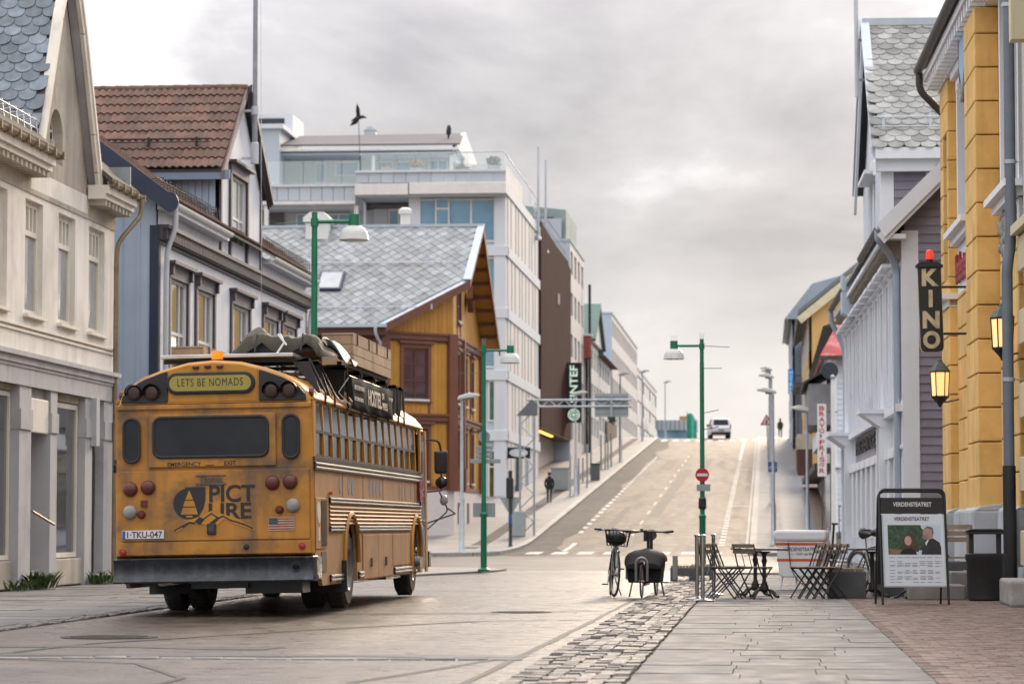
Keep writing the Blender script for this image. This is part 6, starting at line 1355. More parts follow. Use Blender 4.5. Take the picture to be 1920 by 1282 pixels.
# sides
def side(s):
    X = s*1.215; n = 10
    def arch(cy, r, zc=.58): return [(cy+r*math.cos(math.pi-math.pi*k/n), zc+r*1.0*math.sin(math.pi-math.pi*k/n)) for k in range(n+1)]
    lower = [(.0, .72), (.62, .33), (2.42, .33), (2.42, .58)]+arch(3.05, .63)[1:-1]+[(3.68, .58), (3.68, .33), (9.57, .33), (9.57, .58)]+arch(10.2, .60)[1:-1]+[(10.8, .58), (10.8, .33), (11.85, .33), (11.85, 1.9), (.0, 1.9)]
    lower = [(.05, .72), (.62, .33), (2.42, .33), (2.42, .58)]+arch(3.05, .63)[1:-1]+[(3.68, .58), (3.68, .33), (9.58, .33), (9.58, .58)]+arch(10.2, .62)[1:-1]+[(10.82, .58), (10.82, .33), (11.0, .33), (11.0, 1.9), (.05, 1.9)]
    mb = MB().prism(lower, 'x', X-.0*s, X-.05*s); mb.build('side_panel', BUST, bus)
    for cy, r in ((3.05, .64), (10.2, .63)): MB().tube([(X+s*.02, y, z) for y, z in arch(cy, r)], .03, 8).tube([(X+s*.02, cy-r, .58), (X+s*.02, cy-r, .34)], .03, 8).build('wheel_arch', BUSY, bus, True)
    # rub rails
    def rail(y0, y1, z0, z1, nt=2):
        mb = MB().box(X-.005 if s > 0 else X-.018, X+.018 if s > 0 else X+.005, y0, y1, z0, z1); ro = mb.build('rub_rail', BBLK, bus)
        for k in range(nt): z = z0+(z1-z0)*(k+.5)/nt; MB().tube([(X+s*.018, y0, z), (X+s*.018, y1, z)], (z1-z0)/nt*.42, 8).build('rail_rib', CHR, ro, True)
    rail(.02, 4.3, 1.735, 1.835); rail(4.3, 10.9, 1.735, 1.835); rail(1.2, 4.3, 1.335, 1.415); rail(4.3, 10.9, 1.335, 1.415); rail(1.2, 2.4, .985, 1.06); rail(3.75, 9.5, .985, 1.06); rail(1.2, 2.35, .36, .455); rail(3.75, 4.15, .36, .455); rail(7.5, 9.5, .36, .455); rail(10.84, 11.0, .985, 1.06)
    MB().box(X-.012, X+.012, .02, 10.95, 1.845, 1.895).build('belt_strip', BBLK, bus)
    # corrugated belt
    mb = MB(); pz = []
    for k in range(25): z = 1.075+.25*k/24; pz.append((z, .012+.012*math.sin(2*math.pi*k/24*5)))
    vs = [(X+s*d_, y, z) for y in (1.22, 10.9) for z, d_ in pz]; mb.add(vs, [(i, i+1, 26+i, 25+i) for i in range(24)]); mb.build('corrugated_belt', BUST, bus, True)
    # windows: pillars between, two panes each
    MB().box(X-.02 if s > 0 else X-.0, X+.0 if s > 0 else X+.02, .05, .22, 1.9, 2.57).build('corner_pillar', BUSY, bus)
    for k in range(15):
        y = .22+k*.731; MB().prism([(1.212*s, 1.9), (1.188*s, 2.57), (1.14*s, 2.57), (1.16*s, 1.9)], 'y', y-.035, y+.035).build('window_pillar', BUSY, bus)
    for k in range(14):
        y0, y1 = .255+k*.731, .255+k*.731+.661
        xb, xt, xm = 1.195*s, 1.172*s, 1.184*s
        w = MB().prism([(1.205*s, 2.19), (1.204*s, 2.225), (1.17*s, 2.225), (1.17*s, 2.19)], 'y', y0, y1).prism([(1.205*s, 1.9), (1.204*s, 1.925), (1.17*s, 1.925), (1.17*s, 1.9)], 'y', y0, y1).prism([(1.18*s, 2.545), (1.18*s, 2.57), (1.15*s, 2.57), (1.15*s, 2.545)], 'y', y0, y1).build('window', BBLK, bus)
        MB().add([(1.19*s, y0, 2.21), (1.19*s, y1, 2.21), (1.168*s, y1, 2.56), (1.168*s, y0, 2.56)], [(0, 1, 2, 3)]).build('pane', BGL1, w); MB().add([(1.18*s, y0, 1.91), (1.18*s, y1, 1.91), (1.175*s, y1, 2.21), (1.175*s, y0, 2.21)], [(0, 1, 2, 3)]).build('pane', BGL2, w)
    MB().tube([(1.2*s, .1, 2.6), (1.2*s, 11.4, 2.6)], .022, 8).build('drip_rail', BUSY, bus, True)
    # door end
    MB().box(X-.03 if s > 0 else X, X if s > 0 else X+.03, 10.98, 11.12, .33, 2.57).build('door_post', BUSY, bus); MB().box(X-.03 if s > 0 else X, X if s > 0 else X+.03, 11.65, 11.88, .33, 2.57).build('door_post', BUSY, bus)
    d = MB().box(X-.04 if s > 0 else X+.01, X-.01 if s > 0 else X+.04, 11.12, 11.65, .38, 2.5).build('door', BBLK, bus)
    for z0, z1 in ((.55, 1.4), (1.5, 2.4)): MB().box(X-.012 if s > 0 else X+.002, X-.006 if s > 0 else X+.012, 11.17, 11.6, z0, z1).build('pane', BGL, d)
side(1); side(-1)
# right side details
X = 1.215
RIV = mat('panel_seam', '#5d4733', rough=.6)
MB().box(X, X+.012, .08, .92, .78, 1.4).build('engine_hatch', BUST, bus, bev=.006); gr = MB()
for k in range(16): gr.box(X+.012, X+.02, .5+k*.026, .512+k*.026, .82, 1.36)
gr.box(X+.01, X+.014, .48, .92, .8, 1.38); gr.build('engine_grille', mat('grille_bronze', '#55402a', rough=.6), bus)
gr = MB().box(X+.001, X+.012, .5, .9, .5, .74); gr.build('lower_grille', mat('grille_bronze', '#55402a'), bus)
for y in (2.4, 4.32, 6.4, 8.6, 10.2): MB().box(X, X+.004, y, y+.012, 1.42, 1.73).build('panel_seam', RIV, bus)
for y in (4.2, 5.75): o = MB().box(X, X+.014, y, y+1.53, .345, .94).build('luggage_door', BUST, bus, bev=.006); MB().box(X+.014, X+.04, y+.72, y+.8, .5, .62).build('latch', CHR, o)
MB().box(X, X+.012, 7.35, 9.4, .48, .94).build('luggage_door', BUST, bus, bev=.006)
STK = mat('sticker_grey', '#7b7d80', rough=.5, var=.3, scale=9)
for y in (2.2, 3.0, 3.32, 5.05, 5.4, 5.75, 6.1, 8.35, 9.05, 9.75): MB().lathe([(.12, .0), (.12, .004)], (X, y, 1.575), 'x', 24).build('round_sticker', STK, bus)
wl_m = mat('decal_white', '#d8d2c8', rough=.5); MB().lathe([(.13, 0), (.13, .004)], (X+.012, .3, 1.22), 'x', 20).build('decal', wl_m, bus); MB().box(X+.012, X+.016, .24, .36, .88, 1.04).build('decal', wl_m, bus)
MB().box(X, X+.05, 1.2, 1.27, 1.44, 1.48).build('side_marker', mat('amber', '#b5531c', rough=.3), bus); MB().lathe([(.2, .03), (.2, .05)], (X, 10.7, 1.58), 'x', 8).build('stop_arm', REDB, bus)
MB().lathe([(.06, 0), (.06, .05)], (1.14, .22, 2.68), 'x', 10).build('side_marker', REDL, bus); MB().lathe([(.06, 0), (.06, .05)], (-1.19, .22, 2.68), 'x', 10).build('side_marker', REDL, bus)
# mirrors
for s in (1, -1):
    m = MB().box(-.11*1, .11, -.05, .05, -.19, .19).xf(Matrix.Translation((s*1.42, 12.15, 2.08))).build('mirror', BBLK, bus, bev=.04)
    MB().ball((s*1.42, 12.15, 1.75), (.1, .05, .1), 14, 8).build('convex_mirror', mat('mirror_dark', '#3b3e40', rough=.1, metal=.8), bus, True)
    MB().tube(curve([(s*1.15, 11.9, 2.45), (s*1.4, 12.1, 2.42), (s*1.42, 12.15, 2.25)]), .018, 6).tube([(s*1.42, 12.15, 1.9), (s*1.42, 12.15, 1.62), (s*1.2, 11.95, 1.6)], .015, 6).tube(curve([(s*1.2, 11.95, 1.0), (s*1.5, 12.4, 1.3), (s*1.44, 12.3, 1.45), (s*1.38, 12.2, 1.6)]), .012, 6).build('mirror_arm', BBLK, bus, True)
    MB().tube([(s*1.2, 11.95, 1.1), (s*1.6, 12.5, 1.25), (s*1.5, 12.4, 1.33)], .014, 6).build('cross_view_arm', BBLK, bus); MB().ball((s*1.44, 12.3, 1.47), (.07, .07, .09), 10, 6).build('cross_view_mirror', mat('mirror_grey', '#9a9c9c', rough=.3), bus, True)
MB().prism([(x*.98, max(z, .5)) for x, z in prof], 'y', 11.85, 11.95).build('front_wall', BUSY, bus); MB().box(-1.0, 1.0, 11.95, 11.96, 1.5, 2.5).build('windscreen', BGL, bus); MB().box(-1.23, 1.23, 11.95, 12.15, .4, .65).build('front_bumper', BUMP, bus)
# floor, chassis, interior dark core
MB().box(-1.17, 1.17, .12, 11.84, .74, .9).box(-.9, .9, .3, 11.6, .5, .74).build('chassis', BBLK, bus); MB().box(-.35, .35, .3, 2.4, .32, .5).box(.3, 1.0, .4, 1.0, .25, .5).box(-1.0, -.8, .5, 2.2, .35, .5).box(-1.15, -.95, 4.2, 9, .36, .74).box(.95, 1.15, 4.2, 9, .36, .74).box(.55, 1.1, 7.5, 9.2, .28, .5).build('engine_block', BBLK, bus); MB().box(-1.1, 1.1, 2.95, 3.15, .42, .58).box(-1.0, 1.0, 10.1, 10.3, .4, .56).lathe([(.05, -.25), (.2, -.1), (.2, .1), (.05, .25)], (0, 3.05, .5), 'x', 12).build('axle', BBLK, bus)
MB().box(-.7, .7, .15, .2, 1.0, 2.45).build('rear_bulkhead', mat('dark_interior', (.02, .02, .02), rough=.9, var=0), bus)
for k in range(9):
    for x in (-1, .25): MB().box(x, x+.75, 1.2+k*1.05, 1.3+k*1.05, .9, 1.95).build('seat_back', mat('seat_brown', (.05, .035, .025), rough=.7), bus)
# mud flaps and wheels
for s in (-1, 1): MB().box(s*.98-.3, s*.98+.3, 2.25, 2.28, .22, .62).build('mud_flap', RUBB, bus)
TYRE = mat('tyre', (.028, .026, .025), rough=.75, var=.25, scale=7, bump=.3, bscale=60, dirt=('#5a5048', .5, 4)); RIM = mat('steel_rim', (.17, .165, .155), rough=.45, metal=.3, var=.25, scale=6, dirt=('#4a3f35', .6, 7))
def wheel(x, y, w=.26, r=.51, out=1, dish=True):
    prof_ = [(r*.56, -w/2), (r*.9, -w/2), (r*.985, -w/2+.04), (r, -w/2+.07), (r, w/2-.07), (r*.985, w/2-.04), (r*.9, w/2), (r*.56, w/2), (r*.56, -w/2)]
    o = MB().lathe(prof_, (x, y, r), 'x', 36, cap=False).build('wheel', TYRE, bus, True); e = out*w/2
    tr_ = MB()
    for k in range(40): a = 2*math.pi*k/40; c = Vector((x, y+r*math.cos(a), r+r*math.sin(a))); tr_.box(-w/2+.03, w/2-.03, -.018, .018, -.012, .008); kk = len(tr_.v)-8; tr_.xf(Matrix.Translation(c) @ Matrix.Rotation(a-math.pi/2, 4, 'X'), kk)
    kind(tr_.build('tread', TYRE, o), 'stuff')
    if dish: d = [(.0, e-.14*out), (r*.22, e-.14*out), (r*.30, e-.12*out), (r*.44, e-.1*out), (r*.5, e-.02*out), (r*.56, e+.006*out), (r*.57, e-.03*out)]
    else: d = [(.0, e+.12*out), (r*.14, e+.12*out), (r*.17, e+.04*out), (r*.3, e+.02*out), (r*.44, e-.01*out), (r*.5, e-.02*out), (r*.56, e+.006*out), (r*.57, e-.03*out)]
    MB().lathe(d, (x, y, r), 'x', 28, cap=False).build('rim', RIM, o, True); nb = MB()
    for k in range(10): a = 2*math.pi*k/10; nb.cyl((x+e-.12*out if dish else x+e, y+r*.34*math.cos(a), r+r*.34*math.sin(a)), (x+e-.06*out if dish else x+e+.06*out, y+r*.34*math.cos(a), r+r*.34*math.sin(a)), .022, n=6)
    kind(nb.build('wheel_nuts', RIM, o), 'stuff')
for s in (-1, 1): wheel(s*1.06, 3.05, out=s); wheel(s*.74, 3.05, out=s); wheel(s*1.04, 10.2, out=s, dish=False)
# rivets along the seams
rv = MB()
def riv(x, y, z, ax):
    k = len(rv.v); r = .007; d = Vector((0, -.006, 0)) if ax == 'y' else Vector((.006, 0, 0)); c = Vector((x, y, z))
    pts = [c+(Vector((r*math.cos(a), 0, r*math.sin(a))) if ax == 'y' else Vector((0, r*math.cos(a), r*math.sin(a)))) for a in [math.pi*q/3 for q in range(6)]]; rv.add(pts+[c+d], [(i, (i+1) % 6, 6) for i in range(6)])
for z in (2.465, 1.77): 
    for k in range(46): riv(-1.13+k*.05, .028, z, 'y')
for x in (-1.17, 1.17):
    for k in range(32): riv(x, .028, .95+k*.047, 'y')
for y in (.1, 2.42, 4.34, 6.42, 8.62, 10.22):
    for k in range(8): riv(1.216, y, 1.44+k*.038, 'x')
kind(rv.build('rivets', BUSR, bus), 'stuff')
# roof rack
RK = mat('rack_black_steel', (.02, .02, .021), rough=.5, var=.3, scale=5); ALU = mat('rack_alu', (.55, .55, .54), rough=.35, metal=.7, var=.15, scale=4)
for y in (.95, 1.75, 2.9, 4.3, 5.7, 7.0, 8.2, 8.9):
    e = 1.02 if y < 2.5 else 1.2
    rbm = MB().box(-e if y > 2 else -.8, e, y, y+.06, 3.095, 3.145).prism([(e, 3.145), (1.17, 2.70), (1.13, 2.70), (.82, 3.095)], 'y', y, y+.05)
    if y > 2: rbm.prism([(-e, 3.145), (-1.17, 2.70), (-1.13, 2.70), (-.82, 3.095)], 'y', y, y+.05)
    rbm.build('rack_beam', RK, bus)
    MB().tube([(e+.01, y+.03, 3.12), (1.225, y+.03, 2.7), (1.222, y+.03, 2.56)], .016, 6).build('rack_strap', RK, bus)
for x in (-1.0, -.4, .4, 1.15): MB().box(x-.03, x+.03, 2.7 if abs(x) > .9 else .95, 9.0 if abs(x) < .9 else 7.3, 3.145, 3.19).build('rack_rail', RK, bus)
pan = MB().box(-.80, .86, .75, 2.3, 3.15, 3.195).build('alu_platform', ALU, bus, bev=.006)
MB().lathe([(.085, 3.075), (.085, 3.10), (.07, 3.10)], (-.01, .35, 0), n=18).build('beacon_base', BBLK, bus); MB().lathe([(.07, 3.10), (.073, 3.19), (.068, 3.205), (.0, 3.21)], (-.01, .35, 0), n=18).build('beacon', mat('amber_beacon', '#e88a12', rough=.2, var=.15, scale=20, emit=('#e88a12', .25)), bus, True)
# ---------------------------------------------------------------- things carried on the bus roof
def bw(x, y, z): return (bus.location.x+x, bus.location.y+y, bus.location.z+z)
WOOD = mat('crate_wood', '#a28a70', rough=.75, var=.2, scale=3, rnd=.12, bump=.2, bscale=20, streak=('#6f5c49', .4, 4), dirt=('#6e5b48', .4, 2))
def crate(loc, w, l, h, rows, lab):
    t = T('wooden_crate', lab, 'crate', loc, 0, 'crates on the bus roof'); t.rotation_euler = (0, -.0165, 0); ph = h/rows
    for k in range(rows):
        for x in (-w/2, w/2-.025): MB().box(x, x+.025, 0, l, k*ph+.003, (k+1)*ph-.003).build('plank', WOOD, t, bev=.004)
        for y in (.0, l-.025): MB().box(-w/2+.026, w/2-.026, y, y+.025, k*ph+.003, (k+1)*ph-.003).build('plank', WOOD, t, bev=.004)
    MB().box(-w/2, w/2, -.01, l+.01, h, h+.022).build('lid', WOOD, t); 
    for y in (.35, l-.45): MB().box(w/2, w/2+.012, y, y+.06, h-.12, h+.03).build('hinge', IRONW, t)
    return t
crate(bw(.98, 3.4, 3.2), .42, 1.95, .40, 3, 'nearer of the two pale plank crates on the right edge of the bus roof'); crate(bw(.98, 5.37, 3.2), .42, 1.95, .40, 3, 'farther of the two pale plank crates on the right edge of the bus roof'); crate(bw(-.95, 3.0, 3.14), .42, 2.6, .27, 2, 'low wooden crate on the left edge of the bus roof')
# banner
bn = T('banner', 'black cloth banner with white lettering hung along the bus roof rack', 'banner', bw(1.25, 2.85, 0)); bn.rotation_euler = (0, -.0165, 0)
BM = mat('banner_cloth', (.022, .022, .023), rough=.95, spec=.1, var=.2, scale=3); mb = MB(); nx, nz2 = 24, 4; vs = []
for i in range(nx+1):
    for j in range(nz2+1): y = 4.25*i/nx; z = 2.60+.42*j/nz2; vs.append((.03+.015*math.sin(i*.9+j)+.012*math.sin(i*.37), y, z-.02*math.sin(math.pi*i/nx)*(0 if j else 1)))
mb.add(vs, [(i*(nz2+1)+j, (i+1)*(nz2+1)+j, (i+1)*(nz2+1)+j+1, i*(nz2+1)+j+1) for i in range(nx) for j in range(nz2)]); o = mb.build('cloth', BM, bn, True); o.modifiers.new('s', 'SOLIDIFY').thickness = .004
BL_ = mat('banner_letters', '#cfc6b6', rough=.7, var=.1); BM_ = lambda y, z: Matrix.Translation((.058, y, z)) @ Matrix.Rotation(math.pi/2, 4, 'Z')
text('HOSTEL', 'lettering', bn, BL_, 0, 0, 0, .22, 1.35, .003, .02, M=BM_(2.15, 2.70)); text('ON', 'lettering', bn, BL_, 0, 0, 0, .09, .22, .003, .015, M=BM_(3.0, 2.84)); text('WHEELS', 'lettering', bn, BL_, 0, 0, 0, .10, .55, .003, .01, M=BM_(3.2, 2.70))
text('80 LETS BE NOMADS', 'lettering', bn, BL_, 0, 0, 0, .06, .95, .003, .004, M=BM_(.62, 2.86)); text('#LETSBENOMADS', 'lettering', bn, BL_, 0, 0, 0, .055, .85, .003, .004, M=BM_(.55, 2.71)); text('ART CAMP', 'lettering', bn, BL_, 0, 0, 0, .05, .42, .003, .003, M=BM_(3.85, 2.85))
MB().cyl((0, 0, 3.02), (-.02, 4.25, 3.02), .02, n=6).build('rod', RK, bn); MB().tube([(.02, .02, 2.64), (-.1, -.25, 2.8), (.0, -.02, 3.0)], .008, 5).build('tie_rope', WHITE, bn)
# tarpaulin load
TARP = mat('tarpaulin', '#4c473b', rough=.75, var=.18, scale=2.5, bump=.25, bscale=12, dirt=('#3b3830', .4, 2)); WTAR = mat('tarpaulin_pale', '#a8a9a4', rough=.6, var=.15, scale=3, bump=.3, bscale=10)
tl = T('tarpaulin_load', 'olive tarpaulin tied over a barrel load on the bus roof', 'tarpaulin load', bw(.52, 1.35, 3.2)); tl.rotation_euler = (0, -.0165, 0)
mb = MB(); nx, ny = 60, 30; vs = []
for i in range(nx+1):
    for j in range(ny+1):
        u, v = i/nx, j/ny; x = -.66+1.36*u; y = 1.5*v
        ex_ = max(0, abs(x-.02)-.40)/.28; zt_ = .25-.27*ex_**1.3
        fold = .022*math.sin(x*19+v*3)*(.35+ex_)+.035*mnoise.noise((x*5, y*4, 3))+.03*mnoise.noise((x*11, y*9, 7))
        if j == 0: zt_ -= .10+.12*abs(math.sin(u*math.pi*2.5+.4)); y -= .06
        if j == 1: zt_ -= .03*abs(math.sin(u*math.pi*2.5+.4)); y -= .05
        zt_ += .11*math.exp(-((x+.30)**2*30+(y-.25)**2*16))
        vs.append((x*(1-.06*v)+fold*.5, y, max(-.02, zt_+fold)))
mb.add(vs, [(i*(ny+1)+j, (i+1)*(ny+1)+j, (i+1)*(ny+1)+j+1, i*(ny+1)+j+1) for i in range(nx) for j in range(ny)]); o = mb.build('tarpaulin', TARP, tl, True); o.modifiers.new('s', 'SOLIDIFY').thickness = .003
MB().lathe([(.12, .0), (.14, .15), (.14, .45), (.12, .6)], (0.0, 0, 0), 'z', 18).xf(Matrix.Translation((.2, .22, .08)) @ Matrix.Rotation(math.pi/2, 4, 'Y') @ Matrix.Translation((0, 0, -.3))).build('barrel', mat('barrel_brown', '#3a2218', rough=.4, var=.3, scale=8), tl, True)
MB().box(-.5, -.1, .1, .6, .0, .2).build('box', BBLK, tl); MB().tube([(.0, -.1, .02), (.1, -.12, .16), (.05, -.08, .27)], .014, 6).tube([(.02, -.11, .27), (.13, -.12, .13)], .013, 6).build('white_strap', WHITE, tl)
mb = MB(); vs = []
for i in range(10):
    for j in range(8): u, v = i/9, j/7; vs.append((.48+.3*u, .5+1.1*v, .22-.26*u**1.5+.05*math.sin(v*9+u*4)))
mb.add(vs, [(i*8+j, (i+1)*8+j, (i+1)*8+j+1, i*8+j+1) for i in range(9) for j in range(7)]); o = mb.build('pale_tarpaulin', WTAR, tl, True); o.modifiers.new('s', 'SOLIDIFY').thickness = .008

for x_ in (-.28, .3): MB().tube([(x_, -.08, .05), (x_+.02, .0, .27), (x_, .7, .29), (x_-.02, 1.4, .24), (x_, 1.55, .02)], .012, 6).build('tie_rope', IRONW, tl)
# ================================================================ STREET FURNITURE
GRN = mat('lamp_green', '#137353', rough=.4, var=.12, scale=4, coat=.1, dirt=('#2b4a3e', .4, 3)); LHD = mat('lamp_head_grey', '#bfc2bd', rough=.4, var=.08, scale=6); GAL = mat('galvanised_steel', '#a5acb1', rough=.45, metal=.5, var=.12, scale=4); SGB = mat('sign_back_grey', '#9aa3a3', rough=.45, metal=.4, var=.1)
SRED = mat('sign_red_paint', '#b01f26', rough=.4); SWHT = mat('sign_white_paint', '#d5d6d6', rough=.4); SBLU = mat('sign_blue_paint', '#14508f', rough=.4); IRB = mat('iron_black', '#1d1d1f')
def green_lamp(x, y, h, sgn, lab, k=1.0, signs=()):
    t = T('street_lamp', lab, 'street lamp', (x, y, zg(y)+.05 if y > 60 else .01), 0, 'green street lamps')
    MB().lathe([(.14*k, 0), (.14*k, .04), (.075*k, .08), (.07*k, 1.25*k), (.082*k, 1.28*k), (.082*k, 1.33*k), (.055*k, 1.36*k), (.048*k, h-.5)], n=14).build('base', GRN, t, True); MB().cyl((0, 0, h-.5), (0, 0, h), .045*k, n=12).lathe([(.062*k, h-.22*k), (.062*k, h-.1*k)], n=12).build('pole', GRN, t)
    ax = sgn*.62*k; za = h-.15*k
    MB().cyl((0, 0, za), (ax, 0, za), .03*k, n=10).build('arm', GRN, t); MB().cyl((0, 0, za), (-sgn*.62*k, 0, za-.03), .008*k, n=5).build('stay_rod', GRN, t)
    hd = MB().lathe([(.085*k, za-.07*k), (.085*k, za+.11*k)], (ax, 0, 0), n=14).build('lamp_cap', GRN, t, True)
    MB().lathe([(.1*k, za-.07*k), (.17*k, za-.11*k), (.215*k, za-.19*k), (.23*k, za-.27*k), (.24*k, za-.29*k), (.22*k, za-.30*k), (.0, za-.30*k)], (ax, 0, 0), n=20, cap=False).build('lamp_shade', LHD, t, True)
    sp = MB()
    for q in (-.05, -.02, .02, .05): sp.cyl((ax+q*k, 0, za+.1*k), (ax+q*1.3*k, .01, za+.24*k), .003*k, n=4); sp.cyl((q*.6*k, 0, h), (q*k, .01, h+.14*k), .003*k, n=4)
    kind(sp.build('bird_spikes', GAL, t), 'stuff')
    return t
v = at(590, 393, 53.2); green_lamp(v.x, 53.2, v.z-.06, 1, 'green street lamp rising behind the bus roof', 1.18)
l2 = green_lamp(-6.52, 68, at(905, 645, 68).z-.05, 1, 'green street lamp with grey sign backs on the pavement corner left of the road', 1.0)
def back_plate(t, x0, x1, z0, z1, y=.09): return MB().box(x0, x1, y, y+.012, z0, z1).build('sign_back', SGB, t, bev=.01)
MB().lathe([(.14, .08), (.14, .095)], (0, 0, 2.12+1.0), 'y', 24).build('sign_back', SGB, l2)
for z in (2.62, 2.72, 2.82): back_plate(l2, -.2, .2, z, z+.085)
back_plate(l2, -.33, .38, 2.5, 2.6, .1); back_plate(l2, -.26, .26, 1.25, 1.58); MB().cyl((0, 0, 4.6), (-.55, 0, 4.6), .006, n=5).build('stay_rod', GRN, l2)
l3 = green_lamp(-1.32, 62.1, at(1314, 640, 62.1).z, -1, 'green street lamp with red no-entry sign at the edge of the right pavement', .95)
z = at(1316, 890, 62.1).z-l3.location.z; o = MB().lathe([(.145, -.07), (.145, -.085)], (0, 0, z), 'y', 28).build('no_entry_sign', SRED, l3); MB().box(-.11, .11, -.089, -.085, z-.028, z+.028).build('sign_bar', SWHT, o)
MB().box(-.12, .17, -.08, -.068, z-.34, z-.2).build('sign_back', SGB, l3); bt = MB().lathe([(.075, z-.72), (.085, z-.68), (.08, z-.5), (.06, z-.47)], n=10).build('clamp_box', BBLK, l3)
for zz in (z+1.35, z+1.0): MB().tube([(.0, -.02, zz-.05), (.35, -.02, zz+.02)], .008, 5).build('bracket', IRB, l3)
MB().tube([(0, .0, z+2.25), (.42, 0, z+2.25)], .008, 5).build('stay_rod', GRN, l3)
# plain grey street lamps up the hill
def grey_lamp(x, y, h, sgn, lab, white=False):
    t = T('street_lamp', lab, 'street lamp', (x, y, zg(y)+.11), 0, 'grey street lamps up the hill'); 
    MB().lathe([(.16, 0), (.13, .08), (.1, .12), (.1, 1.6), (.065, 1.7), (.05, h)], n=12).build('pole', GAL, t, True)
    MB().tube(curve([(0, 0, h-.05), (sgn*.1, 0, h+.02), (sgn*.3, 0, h+.03)]), .035, 8).build('arm', GAL, t, True)
    pts = [(sgn*-.15, h+.0), (sgn*.62, h+.12), (sgn*.66, h+.2), (sgn*.3, h+.27), (sgn*-.12, h+.14)]; MB().prism(pts, 'y', -.16, .16).build('lamp_head', LHD if not white else WHITE, t, bev=.04)
    return t
labs = ['grey street lamp on the corner pavement in front of the ochre house', 'grey street lamp in front of the pale lettered sign on the left hill pavement', 'third grey street lamp up the left pavement, by the tiled-roof house', 'grey street lamp near the top of the left pavement', 'farthest grey street lamp on the left, beyond the crest']
for lab, (px, y, ptop) in zip(labs, ((866, 105.5, 742), (1079, 159, 736), (1163, 206, 700), (1204, 254, 695), (1247, 300, 715))):
    v = at(px, ptop, y); grey_lamp(v.x, y, v.z-zg(y)-.11-.15, 1, lab)
for i, (px, y, ptop) in enumerate(((1449, 118, 734), (1446, 150, 706), (1444, 190, 692), (1442, 240, 697))):
    v = at(px, ptop, y); grey_lamp(v.x, y, v.z-zg(y)-.2, -1, ['lowest of the grey lamps in line along the right kerb of the hill', 'second grey lamp in line along the right kerb of the hill', 'third grey lamp in line along the right kerb of the hill', 'topmost grey lamp in line along the right kerb of the hill'][i])
v = at(1513, 768, 116); grey_lamp(v.x, 116, v.z-zg(116)-.2, -1, 'grey lamp with broad white head in front of the hairdresser house', True)
# gantry over the hill road
gt = T('sign_gantry', 'galvanised lattice sign gantry reaching over the left side of the hill road', 'gantry', (-10.35, 124, zg(124)+.12)); zb = at(990, 757, 124).z-gt.location.z
def lattice(p, q, w, n, m, name, vertical):
    p, q = Vector(p), Vector(q); d = (q-p); a = Vector((w, 0, 0)) if vertical else Vector((0, 0, w)); mb = MB()
    for o_ in (Vector(), a): mb.tube([p+o_, q+o_], .05, 6)
    for k in range(n): s0, s1 = p+d*(k/n), p+d*((k+1)/n); mb.tube([s0+(a if k % 2 else Vector()), s1+(Vector() if k % 2 else a)], .028, 5)
    return mb.build(name, m, gt)
lattice((0, 0, 0), (0, 0, zb-.3), .6, 9, GAL, 'column', True); lattice((.3, 0, zb-.12), (4.75, 0, zb-.12), .28, 14, GAL, 'beam', False)
MB().prism([(-.15, zb-.5), (.75, zb-.5), (.75, zb+.0), (.5, zb+.2)], 'y', -.05, .05).build('knee_plate', mat('knee_dark', '#5f6467', rough=.5), gt)
x0, x1 = at(1115, 760, 124).x-gt.location.x, at(1178, 760, 124).x-gt.location.x; za, zc = at(1140, 781, 124).z-gt.location.z, at(1140, 737, 124).z-gt.location.z
MB().box(x0, x1, .1, .14, za, zc).build('sign_back', SGB, gt)
for z in (za+.15, za+.32, zc-.28, zc-.12): MB().box(x0, x1, .06, .1, z, z+.05).build('sign_rib', SGB, gt)
MB().box((x0+x1)/2-.04, (x0+x1)/2+.04, -.05, .05, za, zc+.9).build('sign_post', GAL, gt); MB().box(-.3, .25, -.3, .1, 0, 1.05).build('cabinet', SGB, gt, bev=.02)
# traffic light seen from behind
tl = T('traffic_light', 'black traffic light on a dark green post at the left corner', 'traffic light', (at(957, 1026, 115.5).x, 115.5, zg(115.5)+.12)); GD = mat('dark_green_post', '#1f2f2b', rough=.4)
MB().lathe([(.1, 0), (.07, .1), (.065, 3.0)], n=10).build('post', GD, tl, True); zt = at(957, 883, 115.5).z-tl.location.z; MB().box(-.16, .12, -.16, .12, zt-1.05, zt-.25).build('signal_box', IRB, tl, bev=.04); MB().box(-.07, .07, -.08, .08, zt-.3, zt).build('cap', IRB, tl)
for k in range(3): MB().lathe([(.1, 0), (.1, .14)], (.02, .12, zt-.92+k*.26), 'y', 12, cap=False).build('visor', IRB, tl)
MB().box(-.07, .07, -.09, -.07, .9, 1.25).build('push_box', SBLU, tl); MB().slab([(-.45, .12, 1.95), (.45, .12, 1.95), (0, .12, 1.2)], (0, .015, 0)).build('sign_back', SGB, tl)
